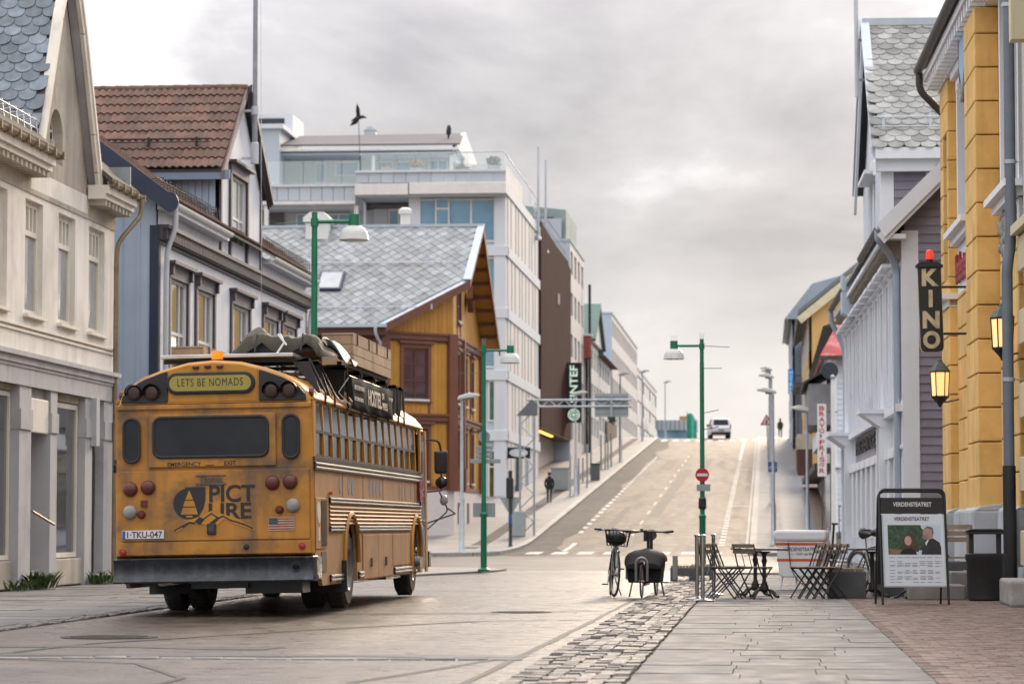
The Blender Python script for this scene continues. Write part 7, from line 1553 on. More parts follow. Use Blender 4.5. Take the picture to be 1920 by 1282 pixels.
# posts along the left hill pavement
posts = [(1069, 930, 852, 'p'), (1085, 928, 858, 'p'), (1101, 913, 832, 'p'), (1116, 900, 871, 'c'), (1127, 880, 815, 'p'), (1135, 879, 813, 'p'), (1140, 879, 820, 'p'), (1146, 875, 812, 'p'), (1162, 862, 780, 'p'), (1093, 905, 858, 'p'), (1108, 890, 845, 'p')]
def hillY(py, px):
    lo, hi = 106., 262.
    for _ in range(40):
        m_ = (lo+hi)/2; zz = at(px, py, m_).z
        if zz > zg(m_)+.12: lo = m_
        else: hi = m_
    return lo
for i, (px, pb, pt, k) in enumerate(posts):
    Y = hillY(pb, px); v = at(px, pb, Y); h = at(px, pt, Y).z-v.z
    if k == 'c':
        t = T('litter_bin', 'small dark grey litter bin among the posts on the left hill pavement', 'bin', (v.x, Y, v.z)); MB().box(-.28, .28, -.2, .2, 0, h).build('body', mat('bin_grey', '#5b6065', rough=.5), t, bev=.03); MB().box(-.3, .3, -.22, .22, h, h+.08).build('lid', IRB, t)
    else:
        ORD = ['lowest and nearest', 'second', 'third', '', 'fourth', 'fifth', 'sixth', 'seventh', 'topmost', 'short inner', 'second inner']
        t = T('pavement_post', ORD[i]+' plain grey post in the row up the left hill pavement', 'post', (v.x, Y, v.z), 0, 'grey posts on the left hill pavement'); MB().cyl((0, 0, 0), (0, 0, h), .055, n=8).build('shaft', GAL, t); MB().lathe([(.12, 0), (.12, .03), (.06, .05)], n=8).build('foot', GAL, t)
cbx = T('cable_cabinet', 'light grey cable cabinet beside the lattice gantry', 'cabinet', (at(1050, 880, 165).x, 165, zg(165)+.12)); MB().box(-.5, .5, -.2, .2, 0, 1.2).build('body', SGB, cbx, bev=.03); MB().box(-.53, .53, -.24, .24, 1.2, 1.27).build('roof', GAL, cbx)
# signs on the right
ws = T('warning_sign', 'red-edged triangular warning sign on a thin leaning post at the crest', 'road sign', (at(1441, 870, 205).x, 205, zg(205)+.1)); z = at(1437, 790, 205).z-ws.location.z; MB().tube([(0, 0, 0), (-.12, 0, z+.35)], .04, 8).build('post', GAL, ws)
tri = lambda r, cx, cz: [(cx-r*.866, cz-r*.5), (cx+r*.866, cz-r*.5), (cx, cz+r)]
o = MB().prism(tri(.52, -.12, z), 'y', -.07, -.05).build('triangle', SRED, ws); MB().prism(tri(.34, -.12, z), 'y', -.08, -.07).build('face', SWHT, o); MB().prism([(-.18, z-.14), (-.06, z-.14), (-.08, z+.14), (-.16, z+.14)], 'y', -.085, -.08).build('symbol', IRB, o)
bs_ = T('cycle_sign', 'small blue cycle sign on a post beside the right kerb of the hill', 'road sign', (at(1449, 960, 128).x, 128, zg(128)+.1)); z = at(1449, 875, 128).z-bs_.location.z; MB().cyl((0, 0, 0), (0, 0, z+.4), .04, n=8).build('post', GAL, bs_); o = MB().box(-.2, .2, -.07, -.05, z-.22, z+.22).build('panel', SBLU, bs_, bev=.01)
cy = MB()
for x in (-.09, .09): cy.tube([(x+.06*math.cos(a), -.075, z-.05+.06*math.sin(a)) for a in [math.pi*k/5 for k in range(10)]], .01, 4, True)
cy.tube([(-.09, -.075, z-.05), (-.03, -.075, z+.06), (.06, -.075, z+.06), (.09, -.075, z-.05)], .01, 4); cy.build('symbol', SWHT, o)
rs = T('round_sign', 'dark round sign on a tall white post in front of the hairdresser house', 'sign', (at(1563, 990, 107.5).x, 107.5, .06)); z = at(1557, 698, 107.5).z; MB().tube([(0, 0, 0), (0, 0, z-.2)], [.09, .07], 10).build('post', WHITE, rs); MB().lathe([(.31, -.06), (.31, .0), (.28, .03)], (-.1, 0, z), 'y', 28).build('disc', mat('disc_slate', '#2c333b', rough=.4), rs); MB().lathe([(.1, z-.3), (.12, z-.22), (.04, z-.1)], (0, 0, 0)).build('collar', GAL, rs)
# ---------------------------------------------------------------- van at the crest
vn = T('white_van', 'small white van driving away at the crest of the hill', 'van', (at(1352, 822, 266).x, 266, zg(266)+.02), .10); VW = mat('van_white', '#e3e6ea', rough=.3, var=.04, coat=.3)
body = [(0, .35), (0, 1.0), (.12, 1.15), (.28, 1.78), (.5, 1.86), (2.6, 1.84), (3.35, 1.2), (4.2, 1.0), (4.4, .75), (4.4, .35)]
mb = MB(); n = len(body); vs = []
for sx, ins in ((-.9, 0), (.9, 0)):
    for y, z in body: k = .86 if z > 1.3 else 1; vs.append((sx*k, y, z))
mb.add(vs, [tuple(range(n)), tuple(range(2*n-1, n-1, -1))]+[(i, (i+1) % n, n+(i+1) % n, n+i) for i in range(n)]); mb.build('body', VW, vn, bev=.05)
MB().add([(-.68, .135, 1.2), (.68, .135, 1.2), (.64, .255, 1.7), (-.64, .255, 1.7)], [(0, 1, 2, 3)]).build('rear_window', BGL, vn).location = (0, -.02, 0)
for s in (-1, 1):
    for a, b in ((.6, 1.5), (1.6, 2.5)): MB().add([(s*.885, a, 1.2), (s*.885, b, 1.2), (s*.79, b-.05, 1.7), (s*.79, a+.05, 1.7)], [(0, 1, 2, 3)]).build('side_window', BGL, vn).location = (s*.02, 0, 0)
    MB().box(s*.86-.05, s*.86+.05, -.03, .1, .85, 1.25).build('tail_lamp', REDB, vn); MB().box(s*1.0-.1, s*1.0+.1, 2.7, 2.8, 1.15, 1.35).build('mirror', BBLK, vn)
    for y in (.75, 3.5): w = MB().lathe([(.18, -.1), (.31, -.1), (.33, -.06), (.33, .06), (.31, .1), (.18, .1)], (s*.8, y, .33), 'x', 20).build('wheel', TYRE, vn, True); MB().lathe([(.19, 0), (.05, .02)], (s*.9, y, .33), 'x', 14).build('rim', GAL, w)
MB().box(-.88, .88, -.08, .1, .35, .6).build('bumper', BBLK, vn, bev=.03); MB().box(-.26, .26, -.02, .0, .68, .8).build('licence_plate', mat('plate_green', '#2f7a55', rough=.5), vn)
for x in (-.6, .6): MB().tube([(x, .6, 1.9), (x, 2.4, 1.9)], .03, 6).build('roof_bar', GAL, vn)
# ---------------------------------------------------------------- people
def person(loc, rz, h, lab, coat, trousers, hair, stride=.18):
    t = T('person', lab, 'person', loc, rz); s = h/1.75; V = []; E = []; Rr = []
    def chain(pts, start=None):
        i0 = start
        for p, r in pts:
            V.append((p[0]*s, p[1]*s, p[2]*s)); Rr.append(r*s); k = len(V)-1
            if i0 is not None: E.append((i0, k))
            i0 = k
        return i0
    chain([((0, 0, .95), .14)]); 
    c = chain([((0, 0, 1.1), .145), ((0, .01, 1.28), .155), ((0, .0, 1.42), .12), ((0, 0, 1.5), .06), ((0, -.01, 1.58), .085), ((0, -.01, 1.67), .095), ((0, 0, 1.73), .06)], 0)
    for sx, st in ((-1, stride), (1, -stride)):
        chain([((sx*.1, 0, .9), .1), ((sx*.1, st*.5, .5), .07), ((sx*.1, st*.9 if st > 0 else st*1.3, .1), .05), ((sx*.1, st*.9+.12 if st > 0 else st*1.3+.1, .035), .04)], 0)
        chain([((sx*.19, 0, 1.38), .075), ((sx*.25, -.03-st*.2, 1.12), .058), ((sx*.22, .08-st*.3, .92), .048), ((sx*.19, .12-st*.3, .86), .04)], 2)
    me = bpy.data.meshes.new('body'); me.from_pydata(V, E, []); o = bpy.data.objects.new('body', me); COL.objects.link(o)
    sk = o.modifiers.new('skin', 'SKIN'); 
    for i, r in enumerate(Rr): me.skin_vertices[0].data[i].radius = (r, r*.85)
    me.skin_vertices[0].data[0].use_root = True; o.modifiers.new('sub', 'SUBSURF').levels = 2; o.modifiers['sub'].render_levels = 2
    ev = o.evaluated_get(bpy.context.evaluated_depsgraph_get()); m2 = bpy.data.meshes.new_from_object(ev); bpy.data.objects.remove(o)
    for mm in (coat, trousers, hair, mat('shoe_black', '#1a1918', rough=.6), mat('skin_tone', '#b98a70', rough=.6)): m2.materials.append(mm)
    for p in m2.polygons:
        z = p.center.z/s; p.material_index = 2 if z > 1.6 else 4 if z > 1.53 else 0 if z > .82 else 1 if z > .09 else 3; p.use_smooth = True
    b = bpy.data.objects.new('body', m2); COL.objects.link(b); b.parent = t
    hm = MB().lathe([(.19*s, .78*s), (.2*s, .9*s), (.175*s, 1.1*s), (.18*s, 1.3*s)], n=16, cap=False).xf(Matrix.Diagonal((1, .72, 1, 1))).build('coat_skirt', coat, t, True)
    MB().ball((0, -.01*s, 1.68*s), (.1*s, .105*s, .1*s), 12, 8).build('hat', hair, t, True)
    hd = MB().lathe([(.13*s, 1.42*s), (.11*s, 1.5*s), (.085*s, 1.54*s)], n=12, cap=False).build('collar', coat, t, True)
CT = mat('coat_black', '#17181b', rough=.8, var=.2); TR = mat('trousers_dark', '#1d2026', rough=.8)
Yp = hillY(943, 1030); v = at(1030, 943, Yp); person((v.x, Yp, v.z), 0, at(1030, 885, Yp).z-v.z, 'person in black coat and dark cap walking up the left pavement', CT, TR, mat('cap_navy', '#20263a', rough=.8))
person((at(1463, 822, 262).x, 262, zg(262)+.11), .3, 1.75, 'person in olive jacket standing at the crest on the right pavement', mat('jacket_olive', '#4a4a30', rough=.8), TR, mat('hair_dark', '#2a211b', rough=.7), .05)
# ---------------------------------------------------------------- bicycles
BKF = mat('bike_frame_black', (.02, .02, .022), rough=.35, coat=.3); BKG = mat('bike_grey', (.25, .25, .24), rough=.4, metal=.5); SPK = mat('spoke_steel', (.4, .4, .4), rough=.35, metal=.8)
def bwheel(t, x, y, r, name='wheel', steer=0, z=None):
    z = r if z is None else z; mb = MB(); n = 40
    mb.tube([(0, r*.96*math.cos(2*math.pi*k/n), r*.96*math.sin(2*math.pi*k/n)) for k in range(n)], r*.05, 8, True); M = Matrix.Translation((x, y, z)) @ Matrix.Rotation(steer, 4, 'Z'); o = mb.xf(M).build(name, TYRE, t, True)
    mb = MB(); mb.tube([(0, r*.88*math.cos(2*math.pi*k/n), r*.88*math.sin(2*math.pi*k/n)) for k in range(n)], r*.025, 6, True); mb.cyl((-.04, 0, 0), (.04, 0, 0), .02, n=8); mb.xf(M).build('rim', BKG, o, True)
    mb = MB()
    for k in range(16): a = 2*math.pi*k/16; mb.cyl((.02*(-1)**k, 0, 0), (0, r*.88*math.cos(a), r*.88*math.sin(a)), .003, n=4)
    kind(mb.xf(M).build('spokes', SPK, o), 'stuff'); return o
# local frame of a bike: +y is forwards
def city_bike(loc, rz, lab, fcol=BKF, basket=True, lean=0):
    t = T('bicycle', lab, 'bicycle', loc, rz); t.rotation_euler = (0, lean, rz); r = .34
    bwheel(t, 0, .55, r, steer=.15); bwheel(t, 0, -.55, r)
    fr = MB(); bb = (0, -.1, .30); hs = (0, .36, .86); ss = (0, -.28, .72)
    for a, b, q in ((bb, (0, .40, .70), .02), (bb, ss, .018), (ss, (0, .37, .80), .015), ((.05, -.55, r), (.03, -.27, .66), .01), ((-.05, -.55, r), (-.03, -.27, .66), .01), ((.05, -.55, r), (.03, -.1, .3), .011), ((-.05, -.55, r), (-.03, -.1, .3), .011), ((0, .41, .66), hs, .022)): fr.tube([a, b], q, 8)
    fr.build('frame', fcol, t, True)
    fk = MB(); 
    for s in (-1, 1): fk.tube(curve([(s*.05, .55, r), (s*.055, .47, .55), (s*.04, .43, .68)]), .013, 6)
    fk.tube([(-.06, .43, .69), (.06, .43, .69)], .018, 6); fk.build('fork', BKG, t, True)
    MB().tube([ss, (0, -.33, .93)], .014, 8).build('seat_post', BKG, t); MB().tube([(0, -.46, .95), (0, -.38, .965), (0, -.25, .955), (0, -.14, .945)], [.03, .095, .055, .02], 10).build('saddle', BBLK, t, True)
    MB().tube([hs, (0, .33, .98)], .015, 8).tube(curve([(-.31, .16, 1.02), (-.24, .24, 1.02), (0, .34, 1.0), (.24, .24, 1.02), (.31, .16, 1.02)]), .012, 8).build('handlebar', BKG, t, True)
    for s in (-1, 1): MB().cyl((s*.24, .245, 1.02), (s*.33, .13, 1.02), .018, n=8).build('grip', BBLK, t); MB().tube([(s*.22, .29, 1.01), (s*.3, .2, .985)], .006, 5).build('brake_lever', BKG, t)
    if basket:
        g = MB(); a0 = [(-.15, .5, .78), (.15, .5, .78), (.15, .76, .78), (-.15, .76, .78)]; a1 = [(-.19, .46, 1.02), (.19, .46, 1.02), (.19, .82, 1.02), (-.19, .82, 1.02)]
        for q in (0, .33, .66, 1): ring_ = [Vector(p).lerp(Vector(c), q) for p, c in zip(a0, a1)]; g.tube(ring_, .012 if q == 1 else .005, 6, True)
        for e in range(4):
            for k in range(7): q = k/7; g.cyl(Vector(a0[e]).lerp(Vector(a0[(e+1) % 4]), q), Vector(a1[e]).lerp(Vector(a1[(e+1) % 4]), q), .005, n=4)
        for k in range(6): g.cyl((-.15+.06*k, .5, .78), (-.15+.06*k, .76, .78), .005, n=4)
        g.build('basket', IRB, t); MB().ball((.02, .64, .90), (.16, .15, .12), 14, 10).build('bag', BBLK, t, True)
    for yy, st in ((.55, .15), (-.55, 0)):
        gd = MB(); n = 14; pts = [(0, yy+(r+.03)*math.cos(math.pi*(.1+.75*k/n)), r+(r+.03)*math.sin(math.pi*(.1+.75*k/n))) for k in range(n+1)]; gd.tube(pts, .022, 6); gd.build('mudguard', BKG, t, True)
    cr_ = MB().lathe([(.09, -.005), (.09, .005)], (.06, -.1, .3), 'x', 20).tube([(.07, -.1, .3), (.08, .0, .18)], .01, 6).tube([(-.07, -.1, .3), (-.08, -.2, .42)], .01, 6); cr_.build('crank', BKG, t); MB().box(.08, .17, -.03, .04, .165, .185).build('pedal', BBLK, t); MB().box(-.17, -.08, -.24, -.16, .415, .435).build('pedal', BBLK, t)
    MB().tube([(-.03, -.25, .3), (-.16, -.35, .01)], .01, 6).build('kickstand', BKG, t); MB().tube(curve([(.1, .3, 1.0), (.14, .45, .85), (.05, .45, .72)]), .004, 5).build('cable', BBLK, t)
    MB().lathe([(.03, 0), (.035, .03)], (0, .5, .74), 'y', 12).build('headlamp', GAL, t)
    return t
city_bike((-2.38, 45.75, .01), math.pi+.10, 'black city bicycle with wire front basket, parked left of the cargo bike', lean=-.06)
# cargo bike with soft black box cover, facing the camera
cb_ = T('cargo_bicycle', 'cargo bicycle with black covered front box parked at the kerb', 'cargo bicycle', (-1.82, 45.5, .01), math.pi-.05)
bwheel(cb_, 0, .98, .25); bwheel(cb_, -.05, -.95, .33)
BXM = mat('cargo_cover', (.018, .016, .016), rough=.7, spec=.25, var=.2, scale=5, bump=.2, bscale=14)
MB().prism([(-.24, .22), (.24, .22), (.28, .54), (-.28, .54)], 'y', -.05, .62).build('box', BXM, cb_, bev=.02)
cv = MB(); secs = [(-.12, .30, .54, .70), (.1, .31, .54, .75), (.35, .31, .54, .74), (.58, .30, .50, .68), (.74, .26, .44, .54)]; n = 11; vs = []
for y, w, zb_, zt_ in secs:
    for k in range(n): a = math.pi*k/(n-1); vs.append((w*math.cos(a)*(1+.06*math.sin(a*3)), y, zb_+(zt_-zb_)*math.sin(a)**.7-.02*abs(math.sin(a*4))))
cv.add(vs, [(i*n+k, i*n+k+1, (i+1)*n+k+1, (i+1)*n+k) for i in range(len(secs)-1) for k in range(n-1)]+[tuple(range(n)), tuple((len(secs)-1)*n+k for k in range(n))]); cv.build('box_cover', BXM, cb_, True)
MB().lathe([(.032, 0), (.03, .02), (.0, .024)], (0, .73, .52), 'y', 14).build('reflector', mat('reflector_white', '#d8dadb', rough=.2), cb_)
fk = MB(); fk.tube([(-.085, .98, .25), (-.085, .98, .52)]+[(-.085*math.cos(math.pi*k/8), .98, .52+.085*math.sin(math.pi*k/8)) for k in range(1, 8)]+[(.085, .98, .52), (.085, .98, .25)], .02, 8); fk.build('fork', BKG, cb_, True)
MB().tube([(0, .95, .55), (0, .55, .20), (0, -.2, .2), (0, -.5, .36), (0, -.85, .40)], .026, 8).tube([(0, -.15, .3), (0, -.12, 1.0)], .022, 8).tube([(0, -.5, .36), (0, -.66, .9)], .02, 8).tube([(.05, -.95, .33), (0, -.62, .75)], .012, 6).tube([(-.05, -.95, .33), (0, -.62, .75)], .012, 6).build('frame', BKF, cb_, True)
MB().tube(curve([(-.34, -.32, 1.0), (-.2, -.2, .99), (-.1, -.12, 1.0), (.1, -.12, 1.0), (.2, -.2, .99), (.34, -.32, 1.0)]), .014, 8).tube([(.04, -.12, .85), (.04, -.12, 1.02)], .03, 8).tube([(-.05, -.12, .72), (-.05, -.12, 1.0)], .025, 8).build('handlebar', BKF, cb_, True)
for s in (-1, 1): MB().cyl((s*.25, -.25, .99), (s*.37, -.35, 1.0), .02, n=8).build('grip', BBLK, cb_); MB().tube([(s*.2, -.16, .985), (s*.33, -.24, .96)], .007, 5).build('brake_lever', BKG, cb_)
MB().box(.08, .12, -.2, -.1, .99, 1.04).build('bell', BBLK, cb_); MB().tube([(0, -.78, .93), (0, -.68, .945), (0, -.5, .92)], [.04, .09, .03], 10).build('saddle', BBLK, cb_, True)
sd = MB(); 
for s in (-1, 1): sd.tube([(s*.22, .1, .25), (s*.27, .12, .0)], .014, 6)
sd.tube([(-.27, .12, .0), (-.33, .16, .0)], .014, 6); each(sd, 'stand_leg', BKF, cb_); MB().box(-.40, -.34, -.9, -.6, .25, .62).box(.34, .40, -.9, -.6, .25, .62).build('pannier', mat('pannier_grey', '#8d8f8d', rough=.6), cb_); MB().box(-.3, -.18, -.33, -.25, .2, .22).build('pedal', BBLK, cb_)
# ---------------------------------------------------------------- cafe chairs, tables
SLW = mat('slat_wood_grey', '#6b5f52', rough=.7, var=.2, scale=5, rnd=.12); SLP = mat('slat_wood_pale', '#8f7f6b', rough=.7, var=.2, scale=5, rnd=.12); CHB = mat('chair_steel_black', (.022, .021, .022), rough=.45, var=.2)
def chair(loc, rz, lab, group, fold=0, wood=SLW):
    """folding slatted chair; local +y is the way it faces; fold squeezes it flat"""
    t = T('folding_chair', lab, 'chair', loc, rz, group); k = 1-fold; w = .19; d = .36*k
    sz = .45
    for s in (-1, 1):
        x = s*w
        MB().tube([(x, .22*k, 0), (x, -.13*k, sz+.02), (x, -.24*k-.02, .82)], .012, 6).build('leg', CHB, t); MB().tube([(x*.92, -.24*k, 0), (x*.92, .2*k, sz)], .012, 6).build('leg', CHB, t); MB().tube([(x*.95, -.16*k, sz), (x*.95, .22*k, sz)], .011, 6).build('seat_rail', CHB, t)
    for z in (.22, ): MB().tube([(-w, .22*k*(1-z/sz)-.13*k*z/sz, z), (w, .22*k*(1-z/sz)-.13*k*z/sz, z)], .008, 5).build('cross_bar', CHB, t)
    for z in (.02,): MB().tube([(-w*.92, -.24*k, z), (w*.92, -.24*k, z)], .008, 5).build('cross_bar', CHB, t)
    for j in range(6): y = -.15*k+j*.066*k; MB().box(-w-.01, w+.01, y, y+.05*max(k, .5), sz+.012, sz+.028).build('seat_slat', wood, t, bev=.004)
    for z in (.70, .79): yy = -.13*k-(.11*k+.02)*(z-sz)/(.82-sz); MB().box(-w-.012, w+.012, yy-.03, yy-.01, z-.028, z+.028).build('back_slat', wood, t, bev=.004)
    for s in (-.33, .33): yy = -.13*k; MB().tube([(w*s, yy, sz+.02), (w*s, -.13*k-(.11*k+.02), .8)], .006, 5).build('back_bar', CHB, t)
    return t
G1 = 'folding cafe chairs at the table'; G2 = 'folded cafe chairs leaning together'
chair((-.62, 44.3, .01), -math.pi/2+.35, 'folding slatted chair nearest the steel barrier posts', G1); chair((-.56, 44.85, .01), -math.pi/2+.30, 'folding slatted chair just behind the one nearest the barrier posts', G1); chair((-.18, 44.2, .01), -math.pi/2+.95, 'folding slatted chair right beside the black pedestal table', G1)
for i in range(4): chair((.62+.11*i, 44.55-.06*i, .01), math.pi/2+.35, ['leftmost folding chair in the closed-up row by the concrete seat box', 'second folding chair in the closed-up row by the concrete seat box', 'third folding chair in the closed-up row by the concrete seat box', 'rightmost folding chair in the closed-up row against the concrete seat box'][i], G2, .12, SLP)
def ctable(loc, lab, rz=0, r=.36):
    t = T('cafe_table', lab, 'table', loc, rz, 'cafe pedestal tables'); MB().box(-r, r, -.32, .32, .715, .745).build('table_top', mat('table_top_dark', '#3a3431', rough=.5, var=.2, scale=4), t, bev=.012)
    MB().lathe([(.11, .70), (.04, .66), (.03, .60), (.045, .56), (.028, .5), (.03, .25), (.06, .18), (.07, .12), (.04, .08)], n=14).build('column', CHB, t, True)
    for k in range(4): a = math.pi/4+k*math.pi/2; MB().tube(curve([(0, 0, .12), (.14*math.cos(a), .14*math.sin(a), .12), (.24*math.cos(a), .24*math.sin(a), .03), (.3*math.cos(a), .3*math.sin(a), .02)]), .025, 6).build('foot', CHB, t, True)
    return t
ctable((-.02, 44.9, .01), 'black pedestal cafe table among the chairs, nearer one'); ctable((-.16, 46.0, .01), 'black pedestal cafe table among the chairs, farther one', .1); ctable((1.62, 45.2, .01), 'black pedestal cafe table left of the poster board', .2, .33); ctable((2.2, 44.4, .01), 'black pedestal cafe table behind the poster board', .4)
# barrier posts with rope
STL = mat('polished_steel', (.45, .43, .42), rough=.18, metal=1, var=.1, scale=8)
def stanchion(loc, lab):
    t = T('barrier_post', lab, 'barrier post', loc, 0, 'steel rope barrier posts'); MB().lathe([(.03, .02), (.03, .93), (.045, .935), (.045, .955), (.02, .965)], n=16).build('post', STL, t, True); MB().lathe([(.17, 0), (.17, .015), (.05, .035), (.03, .05)], n=24).build('base', STL, t, True); return t
stanchion((-.91, 42.75, .01), 'front polished steel barrier post beside the cafe chairs'); stanchion((-1.01, 43.6, .01), 'second polished steel barrier post, just behind the front one'); stanchion((-.82, 46.6, .01), 'polished steel barrier post behind the first cafe chair')
rp = T('barrier_rope', 'dark rope hanging between the steel barrier posts', 'rope', (-1.0, 43.6, .9)); MB().tube([(0+.19*k/16, 3.0*k/16, -.55*math.sin(math.pi*k/16)) for k in range(17)], .013, 6).build('rope', mat('rope_green', '#26352d', rough=.8), rp); MB().cyl((0, 0, -.03), (0, 0, .03), .02, n=8).build('hook', STL, rp)
# concrete seat boxes with slatted tops
CON = mat('concrete_dark', (.075, .08, .085), rough=.75, var=.2, scale=3, bump=.25, bscale=25, dirt=('#6a6a68', .35, 2))
def seatbox(loc, w, d, h, lab, rz=0, notch=False):
    t = T('seat_box', lab, 'seat', loc, rz, 'concrete seat boxes'); 
    if notch: MB().prism([(-w/2, 0), (-w/2+.13, 0), (-w/2+.13, .1), (w/2-.13, .1), (w/2-.13, 0), (w/2, 0), (w/2, h), (-w/2, h)], 'y', -d/2, d/2).build('block', CON, t, bev=.01)
    else: MB().box(-w/2, w/2, -d/2, d/2, 0, h).build('block', CON, t, bev=.012)
    n = int(w/.06)
    for k in range(n): x = -w/2+.01+k*(w-.02)/n; MB().box(x, x+.042, -d/2+.01, d/2-.01, h+.002, h+.045).build('slat', SLP, t)
    return t
seatbox((1.22, 44.9, .01), .56, .45, .40, 'dark concrete seat box with slatted top beside the folded chairs', .05); seatbox((-1.62, 58.2, .01), .5, .5, .26, 'low dark concrete seat box with slats near the green lamp post', 0, True); seatbox((-1.25, 59.6, .01), .5, .5, .27, 'low dark concrete seat box behind the first one by the green lamp post', 0, True)
# white cargo cart of the cinema cafe
ct = T('cafe_cart', 'white cargo bike cart with orange stripes and lettering behind the cafe chairs', 'cargo cart', (.62, 51.2, .01), -.10); CW = mat('cart_white', '#d4d7d9', rough=.35, var=.05, coat=.2); CO = mat('cart_orange', '#c4501f', rough=.4)
MB().prism([(-.42, .82), (-.36, .24), (-.30, .20), (.34, .20), (.38, .24), (.42, .82)], 'y', -.3, .3).build('box', CW, ct, bev=.03); MB().prism(rr_pts(0, .92, .92, .19, .075), 'y', -.33, .33).build('lid', CW, ct, bev=.04)
for z, w in ((.775, .424), (.50, .396)): MB().box(-w, w, -.304, -.298, z-.022, z+.022).build('stripe', CO, ct)
text('VERDENSTEATRET', 'lettering', ct, mat('letters_black', '#1e1d20'), .03, -.302, .655, .062, .62, .002, .01); text('Kafe og Bar', 'lettering', ct, mat('letters_black', '#1e1d20'), .09, -.302, .575, .055, .30, .002, 0, shear=.3); MB().box(-.22, -.08, -.304, -.300, .60, .606).build('red_dash', CO, ct)
for s in (-1, 1):
    MB().tube([(s*.12-.2, -.15, .2), (s*.14-.2, -.2, .02)], .018, 8).build('stand_leg', CW, ct)
bwheel(ct, .5, .1, .25); bwheel(ct, 1.6, .1, .33)
MB().tube([(.42, .05, .5), (1.2, .05, .42), (1.45, .05, .38)], .03, 8).tube([(1.2, .05, .42), (1.32, .05, .85)], .022, 8).tube([(1.6, .05, .33), (1.25, .05, .62)], .014, 6).build('frame', CW, ct, True); MB().tube([(1.38, .05, .96), (1.3, .05, .97), (1.16, .05, .95)], [.09, .08, .03], 10).build('saddle', BBLK, ct, True); MB().cyl((1.32, .05, .84), (1.34, .05, .96), .015, n=8).build('seat_post', BBLK, ct); MB().tube([(.52, .05, .5), (.56, .05, 1.1)], .02, 8).tube([(.56, -.2, 1.12), (.60, .3, 1.12)], .02, 8).build('handlebar', BBLK, ct); MB().tube(curve([(-.2, -.32, .8), (-.15, -.34, .3), (.1, -.5, .02), (.5, -.5, .01)]), .008, 5).build('cable', BBLK, ct)
text('VERDENSTEATRET', 'lettering', ct, mat('letters_black', '#1e1d20'), .95, .018, .445, .04, .5, .002, .005)
city_bike((1.75, 47.2, .01), math.pi+.5, 'dark bicycle parked behind the poster board by the white house', basket=False)
# ---------------------------------------------------------------- poster board
ab = T('poster_board', 'black-framed sandwich board with film poster and programme on the pavement', 'sandwich board', (2.03, 41.35, .006), .13); AF = mat('board_frame_black', (.016, .016, .018), rough=.4)
tilt = math.radians(9.5); AM = Matrix.Translation((0, -.30, 0)) @ Matrix.Rotation(-tilt, 4, 'X'); BMx = Matrix.Translation((0, .30, 0)) @ Matrix.Rotation(tilt, 4, 'X'); w, h = .44, 1.62
def rounded(x, h, r, n=5): return [(-x, 0, 0), (-x, 0, h-r)]+[(-x+r-r*math.cos(math.pi/2*k/n), 0, h-r+r*math.sin(math.pi/2*k/n)) for k in range(1, n+1)]+[(x-r+r*math.sin(math.pi/2*k/n), 0, h-r+r*math.cos(math.pi/2*k/n)) for k in range(n)]+[(x, 0, h-r), (x, 0, 0)]
def bp(mb, name, m, M=AM, parent=ab, bev=0, sm=False): return mb.xf(M).build(name, m, parent, sm, bev)
bp(MB().tube(rounded(w+.02, h, .09), .018, 10), 'frame', AF, sm=True); bp(MB().tube(rounded(w+.02, h-.03, .09), .016, 10), 'rear_frame', AF, BMx, sm=True)
hp = bp(MB().box(-w, w, -.02, .01, 1.28, 1.50), 'header_panel', AF); bp(MB().box(-w, w, -.01, .02, .28, 1.26), 'rear_panel', AF, BMx)
pp = bp(MB().box(-w+.005, w-.005, -.022, .0, .245, 1.265), 'poster_panel', mat('poster_white', '#ccd3dd', rough=.25, var=.03, coat=.3)); bp(MB().box(-w+.005, w-.005, -.03, -.022, .245, .265), 'clip_strip', SGB); 
for x in (-w+.01, w-.014): bp(MB().box(x-.006, x+.010, -.028, -.022, .266, 1.26), 'clip_strip', mat('clip_green', '#a9bdb6', rough=.4))
def at_text(s_, m, x, z, hh, ww, par, off=.01, y=-.0245): 
    o = text(s_, 'lettering', par, m, x, y, z, hh, ww, .001, off); o.data.transform(AM); return o
at_text('VERDENSTEATRET', SWHT, 0, 1.375, .062, .54, hp, .015, -.021); at_text('VERDENSTEATRET', mat('poster_ink', '#2b2f38', rough=.5), -.02, 1.175, .052, .50, pp, .015)
def flat(pts, m, name, y=-.0235, par=pp): return bp(MB().add([(x, y, z) for x, z in pts], [tuple(range(len(pts)))]), name, m, AM, par)
